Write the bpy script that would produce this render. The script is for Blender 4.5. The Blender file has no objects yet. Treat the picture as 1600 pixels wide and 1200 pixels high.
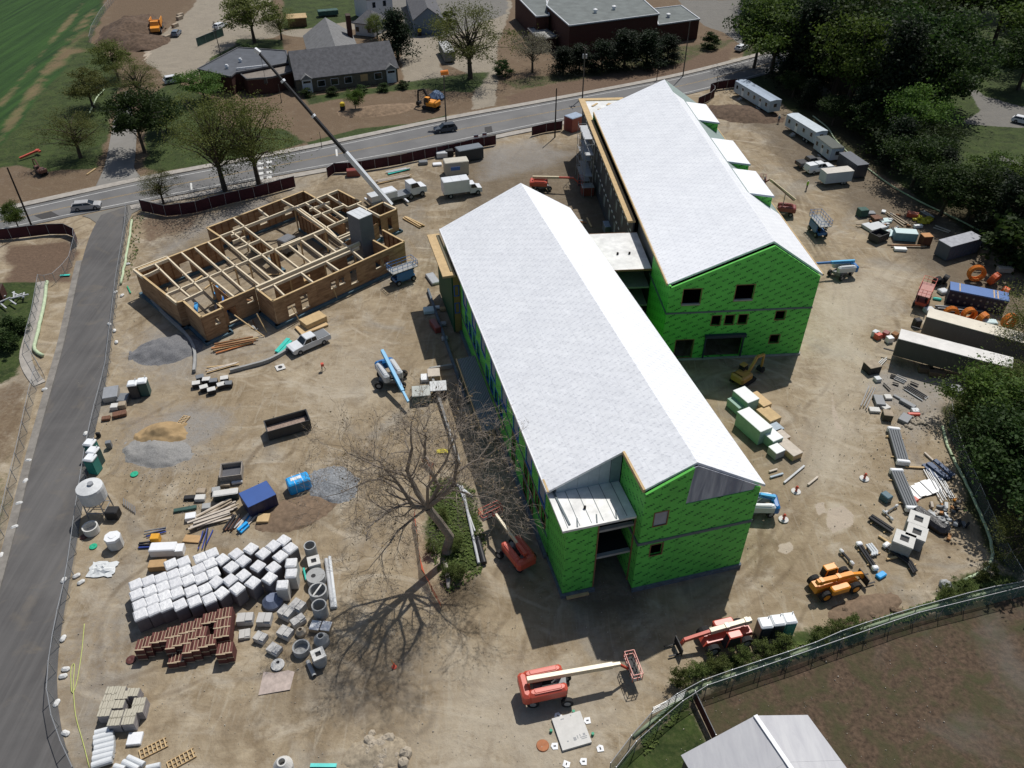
import bpy, math, random
import numpy as np
from mathutils import Vector, Matrix
rnd = random.Random(7)
R = math.radians
sc = bpy.context.scene
col = sc.collection
# ------------------------------------------------------------------ camera, light
CAM_H = 66.0; FPX = 1246.0; PITCH = R(39.0)
cd = bpy.data.cameras.new('camera'); cam = bpy.data.objects.new('camera', cd); col.objects.link(cam)
cam.location = (0, 0, CAM_H); cam.rotation_euler = (R(90) - PITCH, 0, 0)
cd.sensor_width = 36; cd.lens = FPX / 1600 * 36; cd.clip_start = .5; cd.clip_end = 6000
sc.camera = cam
SUN_AZ = math.atan2(.26, .543)      # the sun stands beyond the site, a little to the right
SUN_EL = R(58)
w = bpy.data.worlds.new('World'); sc.world = w; w.use_nodes = True
nt = w.node_tree; bg = nt.nodes['Background']
sky = nt.nodes.new('ShaderNodeTexSky'); sky.sky_type = 'NISHITA'; sky.sun_disc = False
sky.sun_elevation = SUN_EL; sky.sun_rotation = SUN_AZ; sky.dust_density = 1.5
nt.links.new(sky.outputs[0], bg.inputs[0]); bg.inputs[1].default_value = .075
sd = bpy.data.lights.new('sun', 'SUN'); sd.energy = 4.1; sd.angle = R(.6); sd.color = (1, .965, .91)
so = bpy.data.objects.new('sun', sd); col.objects.link(so)
sdir = Vector((math.sin(SUN_AZ) * math.cos(SUN_EL), math.cos(SUN_AZ) * math.cos(SUN_EL), math.sin(SUN_EL)))
so.rotation_euler = sdir.to_track_quat('Z', 'Y').to_euler(); so.location = sdir * 200
sc.view_settings.view_transform = 'Standard'; sc.view_settings.look = 'None'
sc.view_settings.exposure = 0.0; sc.view_settings.gamma = 1.0; sc.view_settings.use_curve_mapping = False
sc.cycles.max_bounces = 6; sc.cycles.diffuse_bounces = 3; sc.cycles.glossy_bounces = 2
sc.cycles.transparent_max_bounces = 8

def at(px, py, z=0.0):
    """point at height z that the photograph shows at pixel px, py (1600 x 1200)"""
    dx = (px - 800) / FPX; dy = -(py - 600) / FPX
    Y = math.cos(PITCH) + dy * math.sin(PITCH); Z = -math.sin(PITCH) + dy * math.cos(PITCH)
    t = (CAM_H - z) / -Z
    return Vector((dx * t, Y * t, z))

def head(a, b, z=0.0):
    A = at(*a, z); B = at(*b, z)
    return math.atan2(B.y - A.y, B.x - A.x)

# ------------------------------------------------------------------ mesh builder
class MB:
    def __init__(s): s.v = []; s.f = []; s.ch = []
    def add(s, vs, fs):
        o = len(s.v); s.ch.append((o, len(s.f))); s.v += [tuple(v) for v in vs]; s.f += [tuple(i + o for i in f) for f in fs]; return s
    def box(s, x0, x1, y0, y1, z0, z1):
        return s.add([(x0, y0, z0), (x1, y0, z0), (x1, y1, z0), (x0, y1, z0), (x0, y0, z1), (x1, y0, z1), (x1, y1, z1), (x0, y1, z1)],
                     [(0, 3, 2, 1), (4, 5, 6, 7), (0, 1, 5, 4), (1, 2, 6, 5), (2, 3, 7, 6), (3, 0, 4, 7)])
    def ob(s, c, size, rz=0, ry=0, rx=0, taper=1.0):
        m = Matrix.Translation(c) @ Matrix.Rotation(rz, 4, 'Z') @ Matrix.Rotation(ry, 4, 'Y') @ Matrix.Rotation(rx, 4, 'X')
        x, y, z = [q / 2 for q in size]; t = taper
        vs = [(-x, -y, -z), (x, -y, -z), (x, y, -z), (-x, y, -z), (-x * t, -y * t, z), (x * t, -y * t, z), (x * t, y * t, z), (-x * t, y * t, z)]
        return s.add([m @ Vector(v) for v in vs], [(0, 3, 2, 1), (4, 5, 6, 7), (0, 1, 5, 4), (1, 2, 6, 5), (2, 3, 7, 6), (3, 0, 4, 7)])
    def rbox(s, c, size, rz=0, e=.06, e2=None):
        """box with chamfered top edge and vertical corners (8 sided)"""
        e2 = e if e2 is None else e2
        x, y = size[0] / 2, size[1] / 2
        def ring(a, b, k): return [(-a + k, -b), (a - k, -b), (a, -b + k), (a, b - k), (a - k, b), (-a + k, b), (-a, b - k), (-a, -b + k)]
        m = Matrix.Translation(c) @ Matrix.Rotation(rz, 4, 'Z'); z = size[2]
        vs = [m @ Vector((p[0], p[1], 0)) for p in ring(x, y, e)] + [m @ Vector((p[0], p[1], z - e2)) for p in ring(x, y, e)] + [m @ Vector((p[0], p[1], z)) for p in ring(x - e2, y - e2, e * .7)]
        fs = [tuple(range(7, -1, -1)), tuple(range(16, 24))]
        for k in range(2):
            for i in range(8): j = (i + 1) % 8; fs.append((k * 8 + i, k * 8 + j, k * 8 + 8 + j, k * 8 + 8 + i))
        return s.add(vs, fs)
    def beam(s, a, b, w, h):
        a = Vector(a); b = Vector(b); d = b - a; L = d.length
        rz = math.atan2(d.y, d.x); ry = -math.asin(max(-1, min(1, d.z / L)))
        return s.ob((a + b) / 2, (L, w, h), rz, ry)
    def tube(s, pts, r, n=6, caps=True):
        pts = [Vector(p) for p in pts]; m = len(pts)
        rs = r if isinstance(r, (list, tuple)) else [r] * m
        u = None; vs = []
        for i, p in enumerate(pts):
            d = (pts[min(i + 1, m - 1)] - pts[max(i - 1, 0)])
            if d.length < 1e-6: d = Vector((0, 0, 1))
            d.normalize()
            if u is None: u = d.orthogonal().normalized()
            else:
                u = u - d * u.dot(d)
                u = u.normalized() if u.length > 1e-5 else d.orthogonal().normalized()
            v = d.cross(u)
            for k in range(n):
                a = 2 * math.pi * k / n; vs.append(p + (u * math.cos(a) + v * math.sin(a)) * rs[i])
        fs = []
        for i in range(m - 1):
            for k in range(n): j = (k + 1) % n; fs.append((i * n + k, i * n + j, i * n + n + j, i * n + n + k))
        if caps: fs.append(tuple(range(n - 1, -1, -1))); fs.append(tuple((m - 1) * n + k for k in range(n)))
        return s.add(vs, fs)
    def prism(s, poly, z0, z1):
        n = len(poly)
        vs = [(p[0], p[1], z0) for p in poly] + [(p[0], p[1], z1) for p in poly]
        fs = [tuple(range(n - 1, -1, -1)), tuple(range(n, 2 * n))] + [(i, (i + 1) % n, n + (i + 1) % n, n + i) for i in range(n)]
        return s.add(vs, fs)
    def side(s, prof, y0, y1, inset=0, inz=None):
        """profile of (x, z) points extruded across y; points above inz are drawn in by inset"""
        n = len(prof); vs = []
        for y, sg in ((y0, 1), (y1, -1)):
            for (x, z) in prof: vs.append((x, y + (sg * inset if inz is not None and z > inz else 0), z))
        fs = [tuple(range(n)), tuple(range(2 * n - 1, n - 1, -1))] + [(i, n + i, n + (i + 1) % n, (i + 1) % n) for i in range(n)]
        return s.add(vs, fs)
    def lathe(s, c, prof, n=16):
        vs = []; fs = []; m = len(prof)
        for (r, z) in prof:
            for k in range(n): a = 2 * math.pi * k / n; vs.append((c[0] + r * math.cos(a), c[1] + r * math.sin(a), c[2] + z))
        for i in range(m - 1):
            for k in range(n): j = (k + 1) % n; fs.append((i * n + k, i * n + j, i * n + n + j, i * n + n + k))
        return s.add(vs, fs)
    def poly(s, pts): return s.add(pts, [tuple(range(len(pts)))])
    def each(s, name, mat, parent=None, loc=None, rz=0, smooth=False):
        """one object per added piece"""
        out = []; C = s.ch + [(len(s.v), len(s.f))]
        for (a, b), (c, d) in zip(C[:-1], C[1:]):
            m = MB(); m.v = s.v[a:c]; m.f = [tuple(i - a for i in f) for f in s.f[b:d]]; out.append(m.build(name, mat, parent, loc, rz, smooth))
        return out
    def build(s, name, mat, parent=None, loc=None, rz=0, smooth=False):
        me = bpy.data.meshes.new(name); me.from_pydata(s.v, [], s.f); me.update()
        if smooth: me.polygons.foreach_set('use_smooth', [True] * len(me.polygons))
        if mat: me.materials.append(mat)
        o = bpy.data.objects.new(name, me); col.objects.link(o)
        if parent: o.parent = parent
        if loc is not None: o.location = loc
        o.rotation_euler.z = rz
        return o

def tag(o, label=None, cat=None, group=None, kind=None):
    if label: o['label'] = label
    if cat: o['category'] = cat
    if group: o['group'] = group
    if kind: o['kind'] = kind
    return o

def thing(name, label, cat, loc=(0, 0, 0), rz=0, group=None):
    o = bpy.data.objects.new(name, None); col.objects.link(o); o.location = loc; o.rotation_euler.z = rz
    o.empty_display_size = .5
    return tag(o, label, cat, group)

def copy_tree(o, loc=None, rz=None, label=None, parent=None):
    c = o.copy(); col.objects.link(c)
    if parent: c.parent = parent
    if loc is not None: c.location = loc
    if rz is not None: c.rotation_euler.z = rz
    if label: c['label'] = label
    for ch in list(o.children): copy_tree(ch, parent=c)
    return c

# ------------------------------------------------------------------ materials
_m = {}
def mat(name, rgb, rough=.8, metal=0.0, var=.12, scale=2.0, bump=0.0, objrand=0.0, rgb2=None, spec=.3, alpha=1.0):
    if name in _m: return _m[name]
    m = bpy.data.materials.new(name); m.use_nodes = True; t = m.node_tree; N = t.nodes; L = t.links
    b = N['Principled BSDF']; b.inputs['Roughness'].default_value = rough; b.inputs['Metallic'].default_value = metal
    b.inputs['Specular IOR Level'].default_value = spec
    tc = N.new('ShaderNodeTexCoord')
    nz = N.new('ShaderNodeTexNoise'); nz.inputs['Scale'].default_value = scale; nz.inputs['Detail'].default_value = 5; nz.inputs['Roughness'].default_value = .65
    L.new(tc.outputs['Object'], nz.inputs['Vector'])
    cr = N.new('ShaderNodeMix'); cr.data_type = 'RGBA'
    a = [max(0, c * (1 - var)) for c in rgb] + [1]; d = [min(1, c * (1 + var)) for c in (rgb2 or rgb)] + [1]
    cr.inputs[6].default_value = a; cr.inputs[7].default_value = d
    mr = N.new('ShaderNodeMapRange'); mr.inputs[1].default_value = .3; mr.inputs[2].default_value = .7
    L.new(nz.outputs[0], mr.inputs[0]); L.new(mr.outputs[0], cr.inputs[0])
    out = cr.outputs[2]
    if objrand:
        oi = N.new('ShaderNodeObjectInfo'); hs = N.new('ShaderNodeHueSaturation')
        r2 = N.new('ShaderNodeMapRange'); r2.inputs[3].default_value = 1 - objrand; r2.inputs[4].default_value = 1 + objrand
        L.new(oi.outputs['Random'], r2.inputs[0]); L.new(r2.outputs[0], hs.inputs['Value']); L.new(out, hs.inputs['Color']); out = hs.outputs[0]
    L.new(out, b.inputs['Base Color'])
    if bump:
        bp = N.new('ShaderNodeBump'); bp.inputs['Strength'].default_value = bump; bp.inputs['Distance'].default_value = .05
        L.new(nz.outputs[0], bp.inputs['Height']); L.new(bp.outputs[0], b.inputs['Normal'])
    if alpha < 1: b.inputs['Alpha'].default_value = alpha
    _m[name] = m; return m

class NT:
    """small node helper"""
    def __init__(s, name):
        s.m = bpy.data.materials.new(name); s.m.use_nodes = True; s.t = s.m.node_tree; s.N = s.t.nodes; s.b = s.N['Principled BSDF']
        s.b.inputs['Specular IOR Level'].default_value = .25
    def L(s, a, b): s.t.links.new(a, b)
    def new(s, k, **kw):
        n = s.N.new(k)
        for a, v in kw.items(): setattr(n, a, v)
        return n
    def tex(s, which='Object'): return s.new('ShaderNodeTexCoord').outputs[which]
    def noise(s, vec, scale, detail=4, rough=.6, dist=0.0):
        n = s.new('ShaderNodeTexNoise'); n.inputs['Scale'].default_value = scale; n.inputs['Detail'].default_value = detail
        n.inputs['Roughness'].default_value = rough; n.inputs['Distortion'].default_value = dist; s.L(vec, n.inputs['Vector']); return n.outputs[0]
    def math(s, op, a, b=0.0, c=0.0, clamp=False):
        n = s.new('ShaderNodeMath', operation=op, use_clamp=clamp)
        for i, q in enumerate((a, b, c)):
            if isinstance(q, (int, float)): n.inputs[i].default_value = q
            else: s.L(q, n.inputs[i])
        return n.outputs[0]
    def rng(s, v, a, b, c=0.0, d=1.0):
        n = s.new('ShaderNodeMapRange'); s.L(v, n.inputs[0])
        for i, q in zip((1, 2, 3, 4), (a, b, c, d)): n.inputs[i].default_value = q
        return n.outputs[0]
    def mix(s, f, a, b):
        n = s.new('ShaderNodeMix', data_type='RGBA')
        for i, q in ((0, f), (6, a), (7, b)):
            if isinstance(q, (int, float)): n.inputs[i].default_value = q
            elif isinstance(q, (tuple, list)): n.inputs[i].default_value = tuple(q) + (1,)
            else: s.L(q, n.inputs[i])
        return n.outputs[2]
    def attr(s, name): return s.new('ShaderNodeAttribute', attribute_name=name).outputs['Fac']
    def mapv(s, vec, scale=(1, 1, 1), rot=(0, 0, 0)):
        n = s.new('ShaderNodeMapping'); n.inputs['Scale'].default_value = scale; n.inputs['Rotation'].default_value = rot; s.L(vec, n.inputs[0]); return n.outputs[0]
    def bump(s, h, st=.4, dist=.05):
        n = s.new('ShaderNodeBump'); n.inputs['Strength'].default_value = st; n.inputs['Distance'].default_value = dist
        s.L(h, n.inputs['Height']); s.L(n.outputs[0], s.b.inputs['Normal'])
    def fin(s, c, rough=.85):
        s.L(c, s.b.inputs['Base Color']); s.b.inputs['Roughness'].default_value = rough; return s.m

# ------------------------------------------------------------------ ground sheet with painted soil masks
def axis(segs):
    out = []
    for a, b, st in segs:
        n = max(1, int(round((b - a) / st))); out += [a + (b - a) * i / n for i in range(n)]
    out.append(segs[-1][1]); return np.array(out)
gx = axis([(-3000, -600, 400), (-600, -220, 40), (-220, -66, 1.2), (-66, 66, .36), (66, 220, 1.2), (220, 600, 40), (600, 3000, 400)])
gy = axis([(-1500, -20, 300), (-20, 24, 4), (24, 125, .36), (125, 200, .6), (200, 340, 1.1), (340, 600, 26), (600, 4500, 400)])
GX, GY = np.meshgrid(gx, gy); gshape = GX.shape
GXf = GX.ravel(); GYf = GY.ravel()
_rs = np.random.RandomState(3)
_tab = _rs.rand(256, 256)
def vnoise(x, y):
    xi = np.floor(x).astype(int); yi = np.floor(y).astype(int); fx = x - xi; fy = y - yi
    fx = fx * fx * (3 - 2 * fx); fy = fy * fy * (3 - 2 * fy)
    a = _tab[xi & 255, yi & 255]; b = _tab[(xi + 1) & 255, yi & 255]; c = _tab[xi & 255, (yi + 1) & 255]; d = _tab[(xi + 1) & 255, (yi + 1) & 255]
    return (a * (1 - fx) + b * fx) * (1 - fy) + (c * (1 - fx) + d * fx) * fy
def fbm(x, y, f, o=4):
    r = 0; amp = .5
    for k in range(o): r = r + amp * vnoise(x * f + 17.3 * k, y * f + 5.1 * k); f *= 2.03; amp *= .5
    return r - .5
N1 = fbm(GXf, GYf, .12, 5); N2 = fbm(GXf + 400, GYf + 90, .5, 4)
chan = {}
def sdist(P, closed=True):
    """signed distance of every ground vertex to polygon P (inside positive), or minus distance to a polyline"""
    n = len(P); best = np.full(GXf.shape, 1e9); ins = np.zeros(GXf.shape, bool)
    for i in range(n if closed else n - 1):
        ax, ay = P[i][0], P[i][1]; bx, by = P[(i + 1) % n][0], P[(i + 1) % n][1]
        dx, dy = bx - ax, by - ay; t = np.clip(((GXf - ax) * dx + (GYf - ay) * dy) / (dx * dx + dy * dy + 1e-9), 0, 1)
        best = np.minimum(best, (GXf - ax - t * dx) ** 2 + (GYf - ay - t * dy) ** 2)
        if closed:
            c = ((ay > GYf) != (by > GYf)) & (GXf < (bx - ax) * (GYf - ay) / (by - ay + 1e-12) + ax); ins ^= c
    d = np.sqrt(best)
    return np.where(ins, d, -d) if closed else -d
def zone(ch, px, val=1.0, soft=1.0, noise=2.0):
    P = [at(*p) for p in px]; d = sdist(P) + N1 * noise * 2 + N2 * noise * .6
    m = np.clip(d / soft * .5 + .5, 0, 1) * val
    chan[ch] = np.maximum(chan.get(ch, np.zeros(GXf.shape)), m)
def stroke(ch, px, width, val=1.0, soft=.3, noise=.4, world=False, cut=True):
    P = px if world else [at(*p) for p in px]
    d = sdist(P, False) + width / 2 + N1 * noise + N2 * noise * .5
    m = np.clip(d / soft * .5 + .5, 0, 1) * val
    if cut: m = m * np.clip(.75 + N1 * 1.6, 0, 1)
    chan[ch] = np.maximum(chan.get(ch, np.zeros(GXf.shape)), m)
# ------------------------------------------------------------------ zones of the ground (pixels of the photograph -> places)
zone('grass', [(-300, -60), (172, -60), (165, 20), (143, 60), (185, 100), (188, 140), (176, 165), (163, 235), (150, 262), (70, 270), (20, 258), (-300, 330)], 1, 1, 1.5)
zone('field', [(-300, -60), (172, -60), (160, 15), (130, 60), (100, 110), (60, 150), (0, 235), (-300, 400)], 1, 1.5, 1.5)
zone('soil', [(-400, 330), (-400, -60), (2000, -60), (1600, -10), (1150, 92), (907, 145), (700, 182), (485, 228), (250, 270), (0, 328), (-400, 400)], .72, 1, 1)
for a in ([(165, 10), (110, 60), (75, 105), (30, 175), (-20, 250)], [(150, 10), (95, 75), (55, 130), (0, 215)], [(130, 5), (60, 90), (0, 165)]):
    stroke('rut', a, 1.7, 1, .8, 1.5)
zone('scar', [(112, 50), (150, 40), (120, 80), (80, 115), (40, 165), (70, 110)], .9, 2, 5)
zone('grass', [(222, 160), (270, 125), (330, 150), (350, 200), (440, 200), (480, 222), (400, 244), (245, 272), (222, 262)], 1, 1, 1.5)
zone('grass', [(478, 222), (560, 200), (640, 193), (700, 178), (700, 186), (620, 204), (484, 232)], .9, .5, .6)
zone('grass', [(370, 60), (440, 62), (445, 80), (420, 95), (370, 82)], 1, 1, 1)
zone('grass', [(445, -20), (560, -20), (560, 30), (480, 45), (440, 45)], 1, 1, 1)
zone('grass', [(325, 92), (370, 70), (400, 72), (330, 100)], 1, .5, .5)
zone('grass', [(470, 150), (600, 133), (700, 118), (770, 110), (740, 145), (660, 140), (560, 150), (480, 165)], .8, 1, 1.5)
zone('grass', [(780, 125), (900, 110), (1050, 70), (1150, 60), (1140, 75), (1060, 100), (900, 125), (800, 145)], .55, 1.5, 2)
zone('grass', [(1150, 0), (1170, -60), (1800, -60), (1800, 900), (1590, 900), (1545, 860), (1500, 760), (1475, 640), (1530, 600), (1620, 560), (1600, 430), (1440, 312), (1330, 240), (1225, 165), (1150, 110), (1165, 60)], 1, 1, 1.5)
zone('leaf', [(1170, 20), (1400, 0), (1470, 120), (1400, 300), (1240, 170), (1165, 90)], .9, 4, 4)
zone('leaf', [(1440, 330), (1620, 440), (1620, 560), (1800, 500), (1800, 300), (1500, 300)], .9, 3, 4)
zone('leaf', [(1480, 640), (1620, 580), (1800, 900), (1590, 890), (1540, 840), (1510, 760)], .9, 2, 3)
zone('lot', [(1478, 112), (1500, 118), (1540, 150), (1620, 172), (1620, 200), (1560, 198), (1505, 192), (1530, 172), (1518, 150), (1488, 132)], 1, .6, .6)
zone('lot', [(1560, 240), (1620, 262), (1620, 275), (1560, 250)], 1, .5, .4)
zone('lot', [(1060, 0), (1170, 0), (1150, 30), (1165, 55), (1158, 68), (1130, 50), (1100, 40)], 1, .6, .8)
zone('lot', [(1235, 70), (1270, 70), (1240, 110), (1320, 150), (1300, 160), (1230, 120)], .8, 1, 1)
zone('lotp', [(320, -30), (300, 10), (240, 62), (228, 95), (262, 128), (300, 125), (335, 100), (370, 66), (430, 58), (450, 40), (420, 10), (440, -30)], 1, 1, 1.5)
zone('lotp', [(432, 50), (560, 30), (700, 20), (760, 0), (800, 0), (780, 60), (775, 165), (738, 170), (742, 118), (690, 100), (700, 128), (632, 130), (622, 70), (560, 45), (470, 60)], .9, 1, 1.5)
zone('lot', [(560, -30), (800, -30), (790, 20), (700, 60), (640, 60), (620, 20)], .7, 1, 2)
zone('soil', [(160, -30), (330, -30), (300, 8), (242, 58), (228, 92), (200, 95), (175, 60), (165, 30), (172, 0)], .9, 1.5, 3)
zone('soil', [(440, 165), (600, 150), (740, 150), (745, 172), (700, 180), (560, 198), (460, 215)], .75, 1, 3)
zone('mulch', [(780, 150), (900, 122), (1060, 90), (1150, 70), (1148, 95), (1065, 118), (907, 149), (800, 169)], .9, .8, 2)
zone('mulch', [(0, 380), (118, 372), (122, 400), (110, 440), (0, 450)], .9, 1, 3)
zone('mulch', [(225, 335), (330, 312), (300, 360), (240, 385), (210, 400), (205, 350)], .6, 2, 5)
zone('grass', [(-40, 440), (60, 440), (56, 500), (42, 540), (30, 585), (-40, 620)], .9, .5, .6)
zone('soil', [(-40, 620), (50, 580), (30, 650), (20, 720), (-60, 800)], .6, 1.5, 3)
zone('grass', [(-60, 800), (0, 720), (20, 700), (0, 900), (-60, 900)], .5, 2, 3)
zone('gravel', [(215, 530), (255, 512), (300, 525), (305, 560), (260, 572), (222, 560)], .7, 1.5, 1)
zone('gravel', [(255, 640), (380, 625), (400, 660), (330, 700), (260, 740), (215, 730), (210, 690), (250, 670)], .75, 2, 4)
zone('gravel', [(320, 340), (420, 310), (440, 320), (330, 360), (240, 420), (228, 400)], .7, 2, 3)
zone('gravel', [(200, 520), (250, 495), (330, 520), (340, 580), (250, 600), (190, 570)], .55, 3, 4)
zone('gravel', [(180, 660), (260, 640), (330, 660), (340, 730), (240, 760), (180, 720)], .6, 3, 4)
zone('gravel', [(490, 740), (530, 725), (550, 745), (520, 785), (495, 775)], 1, .6, .8)
zone('gravel', [(330, 560), (440, 530), (520, 480), (560, 480), (500, 560), (400, 575)], .4, 3, 3)
zone('gravel', [(100, 860), (170, 860), (230, 980), (190, 1080), (120, 1190), (95, 1060)], .35, 3, 4)
zone('gravel', [(760, 225), (830, 215), (900, 240), (830, 270), (740, 290)], .6, 2, 3)
zone('gravel', [(1370, 580), (1500, 600), (1480, 640), (1440, 700), (1470, 740), (1420, 740), (1390, 640), (1350, 640)], .7, 2, 3)
zone('dark_ground', [(205, 400), (230, 350), (330, 325), (480, 300), (620, 270), (720, 250), (840, 225), (900, 215), (930, 300), (700, 330), (560, 330), (240, 470), (200, 520)], .5, 4, 6)
zone('dark_ground', [(420, 300), (660, 260), (690, 345), (650, 420), (560, 470), (420, 500), (240, 420), (320, 340)], .35, 5, 7)
zone('dark_ground', [(690, 250), (920, 215), (960, 370), (700, 360)], .75, 4, 5)  # ground set darker towards the road and between the buildings
zone('dark_ground', [(860, 250), (930, 230), (985, 350), (1000, 380), (930, 380), (900, 330)], 1.2, 3, 2)
zone('dark_ground', [(1130, 160), (1260, 180), (1340, 320), (1270, 300), (1200, 240)], .8, 3, 5)
zone('dark_ground', [(1200, 150), (1460, 310), (1620, 450), (1600, 510), (1400, 390), (1230, 250)], .85, 3, 4)
zone('dark_ground', [(430, 1020), (540, 960), (640, 1020), (640, 1150), (480, 1160), (400, 1120)], .55, 3, 5)
zone('dark_ground', [(160, 620), (240, 640), (260, 720), (180, 740), (150, 700)], .3, 2, 4)
zone('dark_ground', [(420, 770), (500, 770), (520, 820), (430, 830)], .6, 1.5, 3)
zone('dark_ground', [(880, 930), (1030, 900), (1010, 960), (930, 970)], .9, 1.5, 2)
zone('dark_ground', [(1180, 640), (1240, 700), (1230, 740), (1160, 690)], .4, 2, 4)
zone('pale', [(700, 1050), (860, 1050), (1000, 1060), (900, 1200), (640, 1230), (660, 1120)], .7, 4, 5)
zone('pale', [(1270, 420), (1400, 420), (1370, 560), (1330, 760), (1260, 760), (1260, 560)], .8, 4, 5)
zone('pale', [(1290, 780), (1320, 785), (1335, 810), (1320, 832), (1296, 835)], 1, .4, .6)
zone('pud', [(1293, 792), (1318, 787), (1336, 803), (1334, 820), (1302, 834), (1292, 822)], 1, .25, .6)
zone('pud', [(1272, 785), (1290, 783), (1291, 800), (1277, 806)], 1, .25, .4)
zone('pud', [(1217, 850), (1236, 846), (1241, 860), (1228, 866), (1216, 862)], 1, .25, .3)
zone('pud', [(1302, 600), (1308, 640), (1316, 672), (1306, 668), (1298, 640), (1297, 605)], .8, .25, .3)
zone('pud', [(410, 1052), (455, 1048), (456, 1080), (408, 1088)], .8, .3, .4)
zone('pud', [(225, 75), (240, 65), (236, 90), (222, 95)], .6, .3, .4)
zone('pale', [(440, 560), (560, 520), (640, 520), (580, 640), (520, 700), (440, 680)], .5, 4, 5)
zone('grass', [(668, 745), (700, 742), (745, 762), (762, 850), (755, 900), (700, 902), (670, 850), (664, 790)], .85, .8, 1.5)
zone('leaf', [(690, 900), (760, 890), (772, 940), (700, 952)], .7, 1, 1.5)
zone('meadow', [(1085, 1085), (1250, 1018), (1420, 965), (1620, 915), (1900, 840), (1900, 1400), (1240, 1400), (1130, 1200), (1100, 1130)], 1, .6, .8)
zone('grass', [(1078, 1085), (1095, 1105), (1120, 1160), (1100, 1260), (880, 1260), (960, 1200), (1010, 1145)], .85, .8, 1)
zone('grass', [(1035, 1060), (1085, 1035), (1245, 990), (1340, 965), (1345, 985), (1240, 1012), (1080, 1075)], .8, .7, .8)
zone('grass', [(1455, 925), (1520, 890), (1600, 895), (1600, 915), (1480, 950)], .8, .7, 1)
zone('orange', [(840, 620), (880, 600), (900, 640), (850, 660)], .5, 2, 2)
zone('orange', [(205, 640), (275, 655), (280, 690), (210, 690)], .5, 1.5, 2)
# wheel tracks
def track(pts, gap=1.9, wd=.55, ch='rut', v=.8, n=1):
    P = [at(*p) for p in pts]; C = []
    for i in range(len(P) - 1):                      # smooth the polyline
        a, b, c, d = P[max(i - 1, 0)], P[i], P[i + 1], P[min(i + 2, len(P) - 1)]
        for k in range(5):
            t = k / 5; C.append(.5 * ((2 * b) + (c - a) * t + (2 * a - 5 * b + 4 * c - d) * t * t + (3 * b - a - 3 * c + d) * t ** 3))
    C.append(P[-1])
    for q in range(n):
        off = (q - (n - 1) / 2) * 1.3 + rnd.uniform(-.4, .4)
        for sgn in (-1, 1):
            W = []
            for i, p in enumerate(C):
                d = (C[min(i + 1, len(C) - 1)] - C[max(i - 1, 0)]).normalized(); W.append(p + Vector((-d.y, d.x, 0)) * (off + sgn * gap / 2))
            stroke(ch, W, wd, v * rnd.uniform(.5, 1), .3, .3, world=True)
track([(690, 330), (680, 420), (640, 500), (560, 570), (470, 620), (380, 660), (250, 730), (200, 800)], n=3)
track([(700, 330), (690, 420), (660, 520), (620, 620), (580, 720), (560, 820)], n=2)
track([(400, 1180), (520, 1120), (680, 1080), (900, 1100), (1000, 1000), (1180, 890), (1260, 760), (1300, 620), (1340, 480), (1280, 380), (1250, 300), (1180, 200)], n=3)
track([(1100, 900), (1220, 800), (1300, 700), (1330, 560), (1400, 430), (1440, 400)], n=2)
track([(820, 1190), (800, 1100), (860, 1040), (1000, 960)], n=2)
track([(230, 380), (330, 350), (450, 300), (560, 280), (700, 262), (830, 255)], n=3)
track([(560, 600), (460, 600), (360, 640), (300, 720), (250, 820), (160, 940), (150, 1080)], n=2, v=.6)
track([(130, 1190), (300, 1080), (500, 1060), (640, 1100), (760, 1180)], n=2, v=.6)
track([(1250, 900), (1350, 850), (1480, 880), (1520, 820)], n=2, v=.6)
track([(1290, 840), (1400, 930), (1500, 870)], n=1, v=.6)
track([(840, 220), (850, 300), (900, 340)], n=2, v=.6)
track([(640, 500), (600, 470), (560, 500), (580, 560), (640, 560)], n=2, v=.7)
track([(400, 680), (480, 700), (560, 690), (640, 700)], n=2, v=.7)
track([(230, 420), (215, 480), (190, 560), (180, 620)], n=1, v=.6)
track([(1350, 330), (1300, 420), (1310, 520), (1280, 640), (1260, 720)], n=1, v=.7, ch='pale')
track([(640, 420), (600, 520), (500, 580), (400, 620)], n=1, v=.8, ch='pale')
track([(1010, 1050), (900, 1150), (820, 1200)], n=1, v=.7, ch='pale')
for k in range(120):                                 # short scuffs where machines turn
    x = rnd.uniform(150, 1500); y = rnd.uniform(420, 1180)
    a = rnd.uniform(-.6, .9); L = rnd.uniform(12, 60)
    stroke(rnd.choice(['rut', 'pale', 'rut', 'dark_ground']), [(x, y), (x + L * .5 * math.cos(a), y - L * .5 * math.sin(a)), (x + L * math.cos(a + .3), y - L * math.sin(a + .3))], rnd.uniform(.3, .7), rnd.uniform(.3, .7), .3, .5)

GZ = (fbm(GXf, GYf, .35, 4) * .16 - .07)
GZ -= chan['rut'] * .05
near_soft = np.clip((GYf - 20) / 30, 0, 1); GZ *= near_soft
GZ = np.minimum(GZ, -.012)
ny, nx = gshape
idx = np.arange(ny * nx).reshape(ny, nx)
quads = np.stack([idx[:-1, :-1], idx[:-1, 1:], idx[1:, 1:], idx[1:, :-1]], -1).reshape(-1, 4)
gme = bpy.data.meshes.new('ground'); gme.vertices.add(ny * nx)
gme.vertices.foreach_set('co', np.stack([GXf, GYf, GZ], -1).ravel().astype(np.float32))
gme.loops.add(quads.size); gme.loops.foreach_set('vertex_index', quads.ravel().astype(np.int32))
gme.polygons.add(len(quads)); gme.polygons.foreach_set('loop_start', np.arange(0, quads.size, 4, dtype=np.int32))
gme.polygons.foreach_set('loop_total', np.full(len(quads), 4, dtype=np.int32)); gme.polygons.foreach_set('use_smooth', np.ones(len(quads), bool))
gme.update(calc_edges=True)
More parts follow.
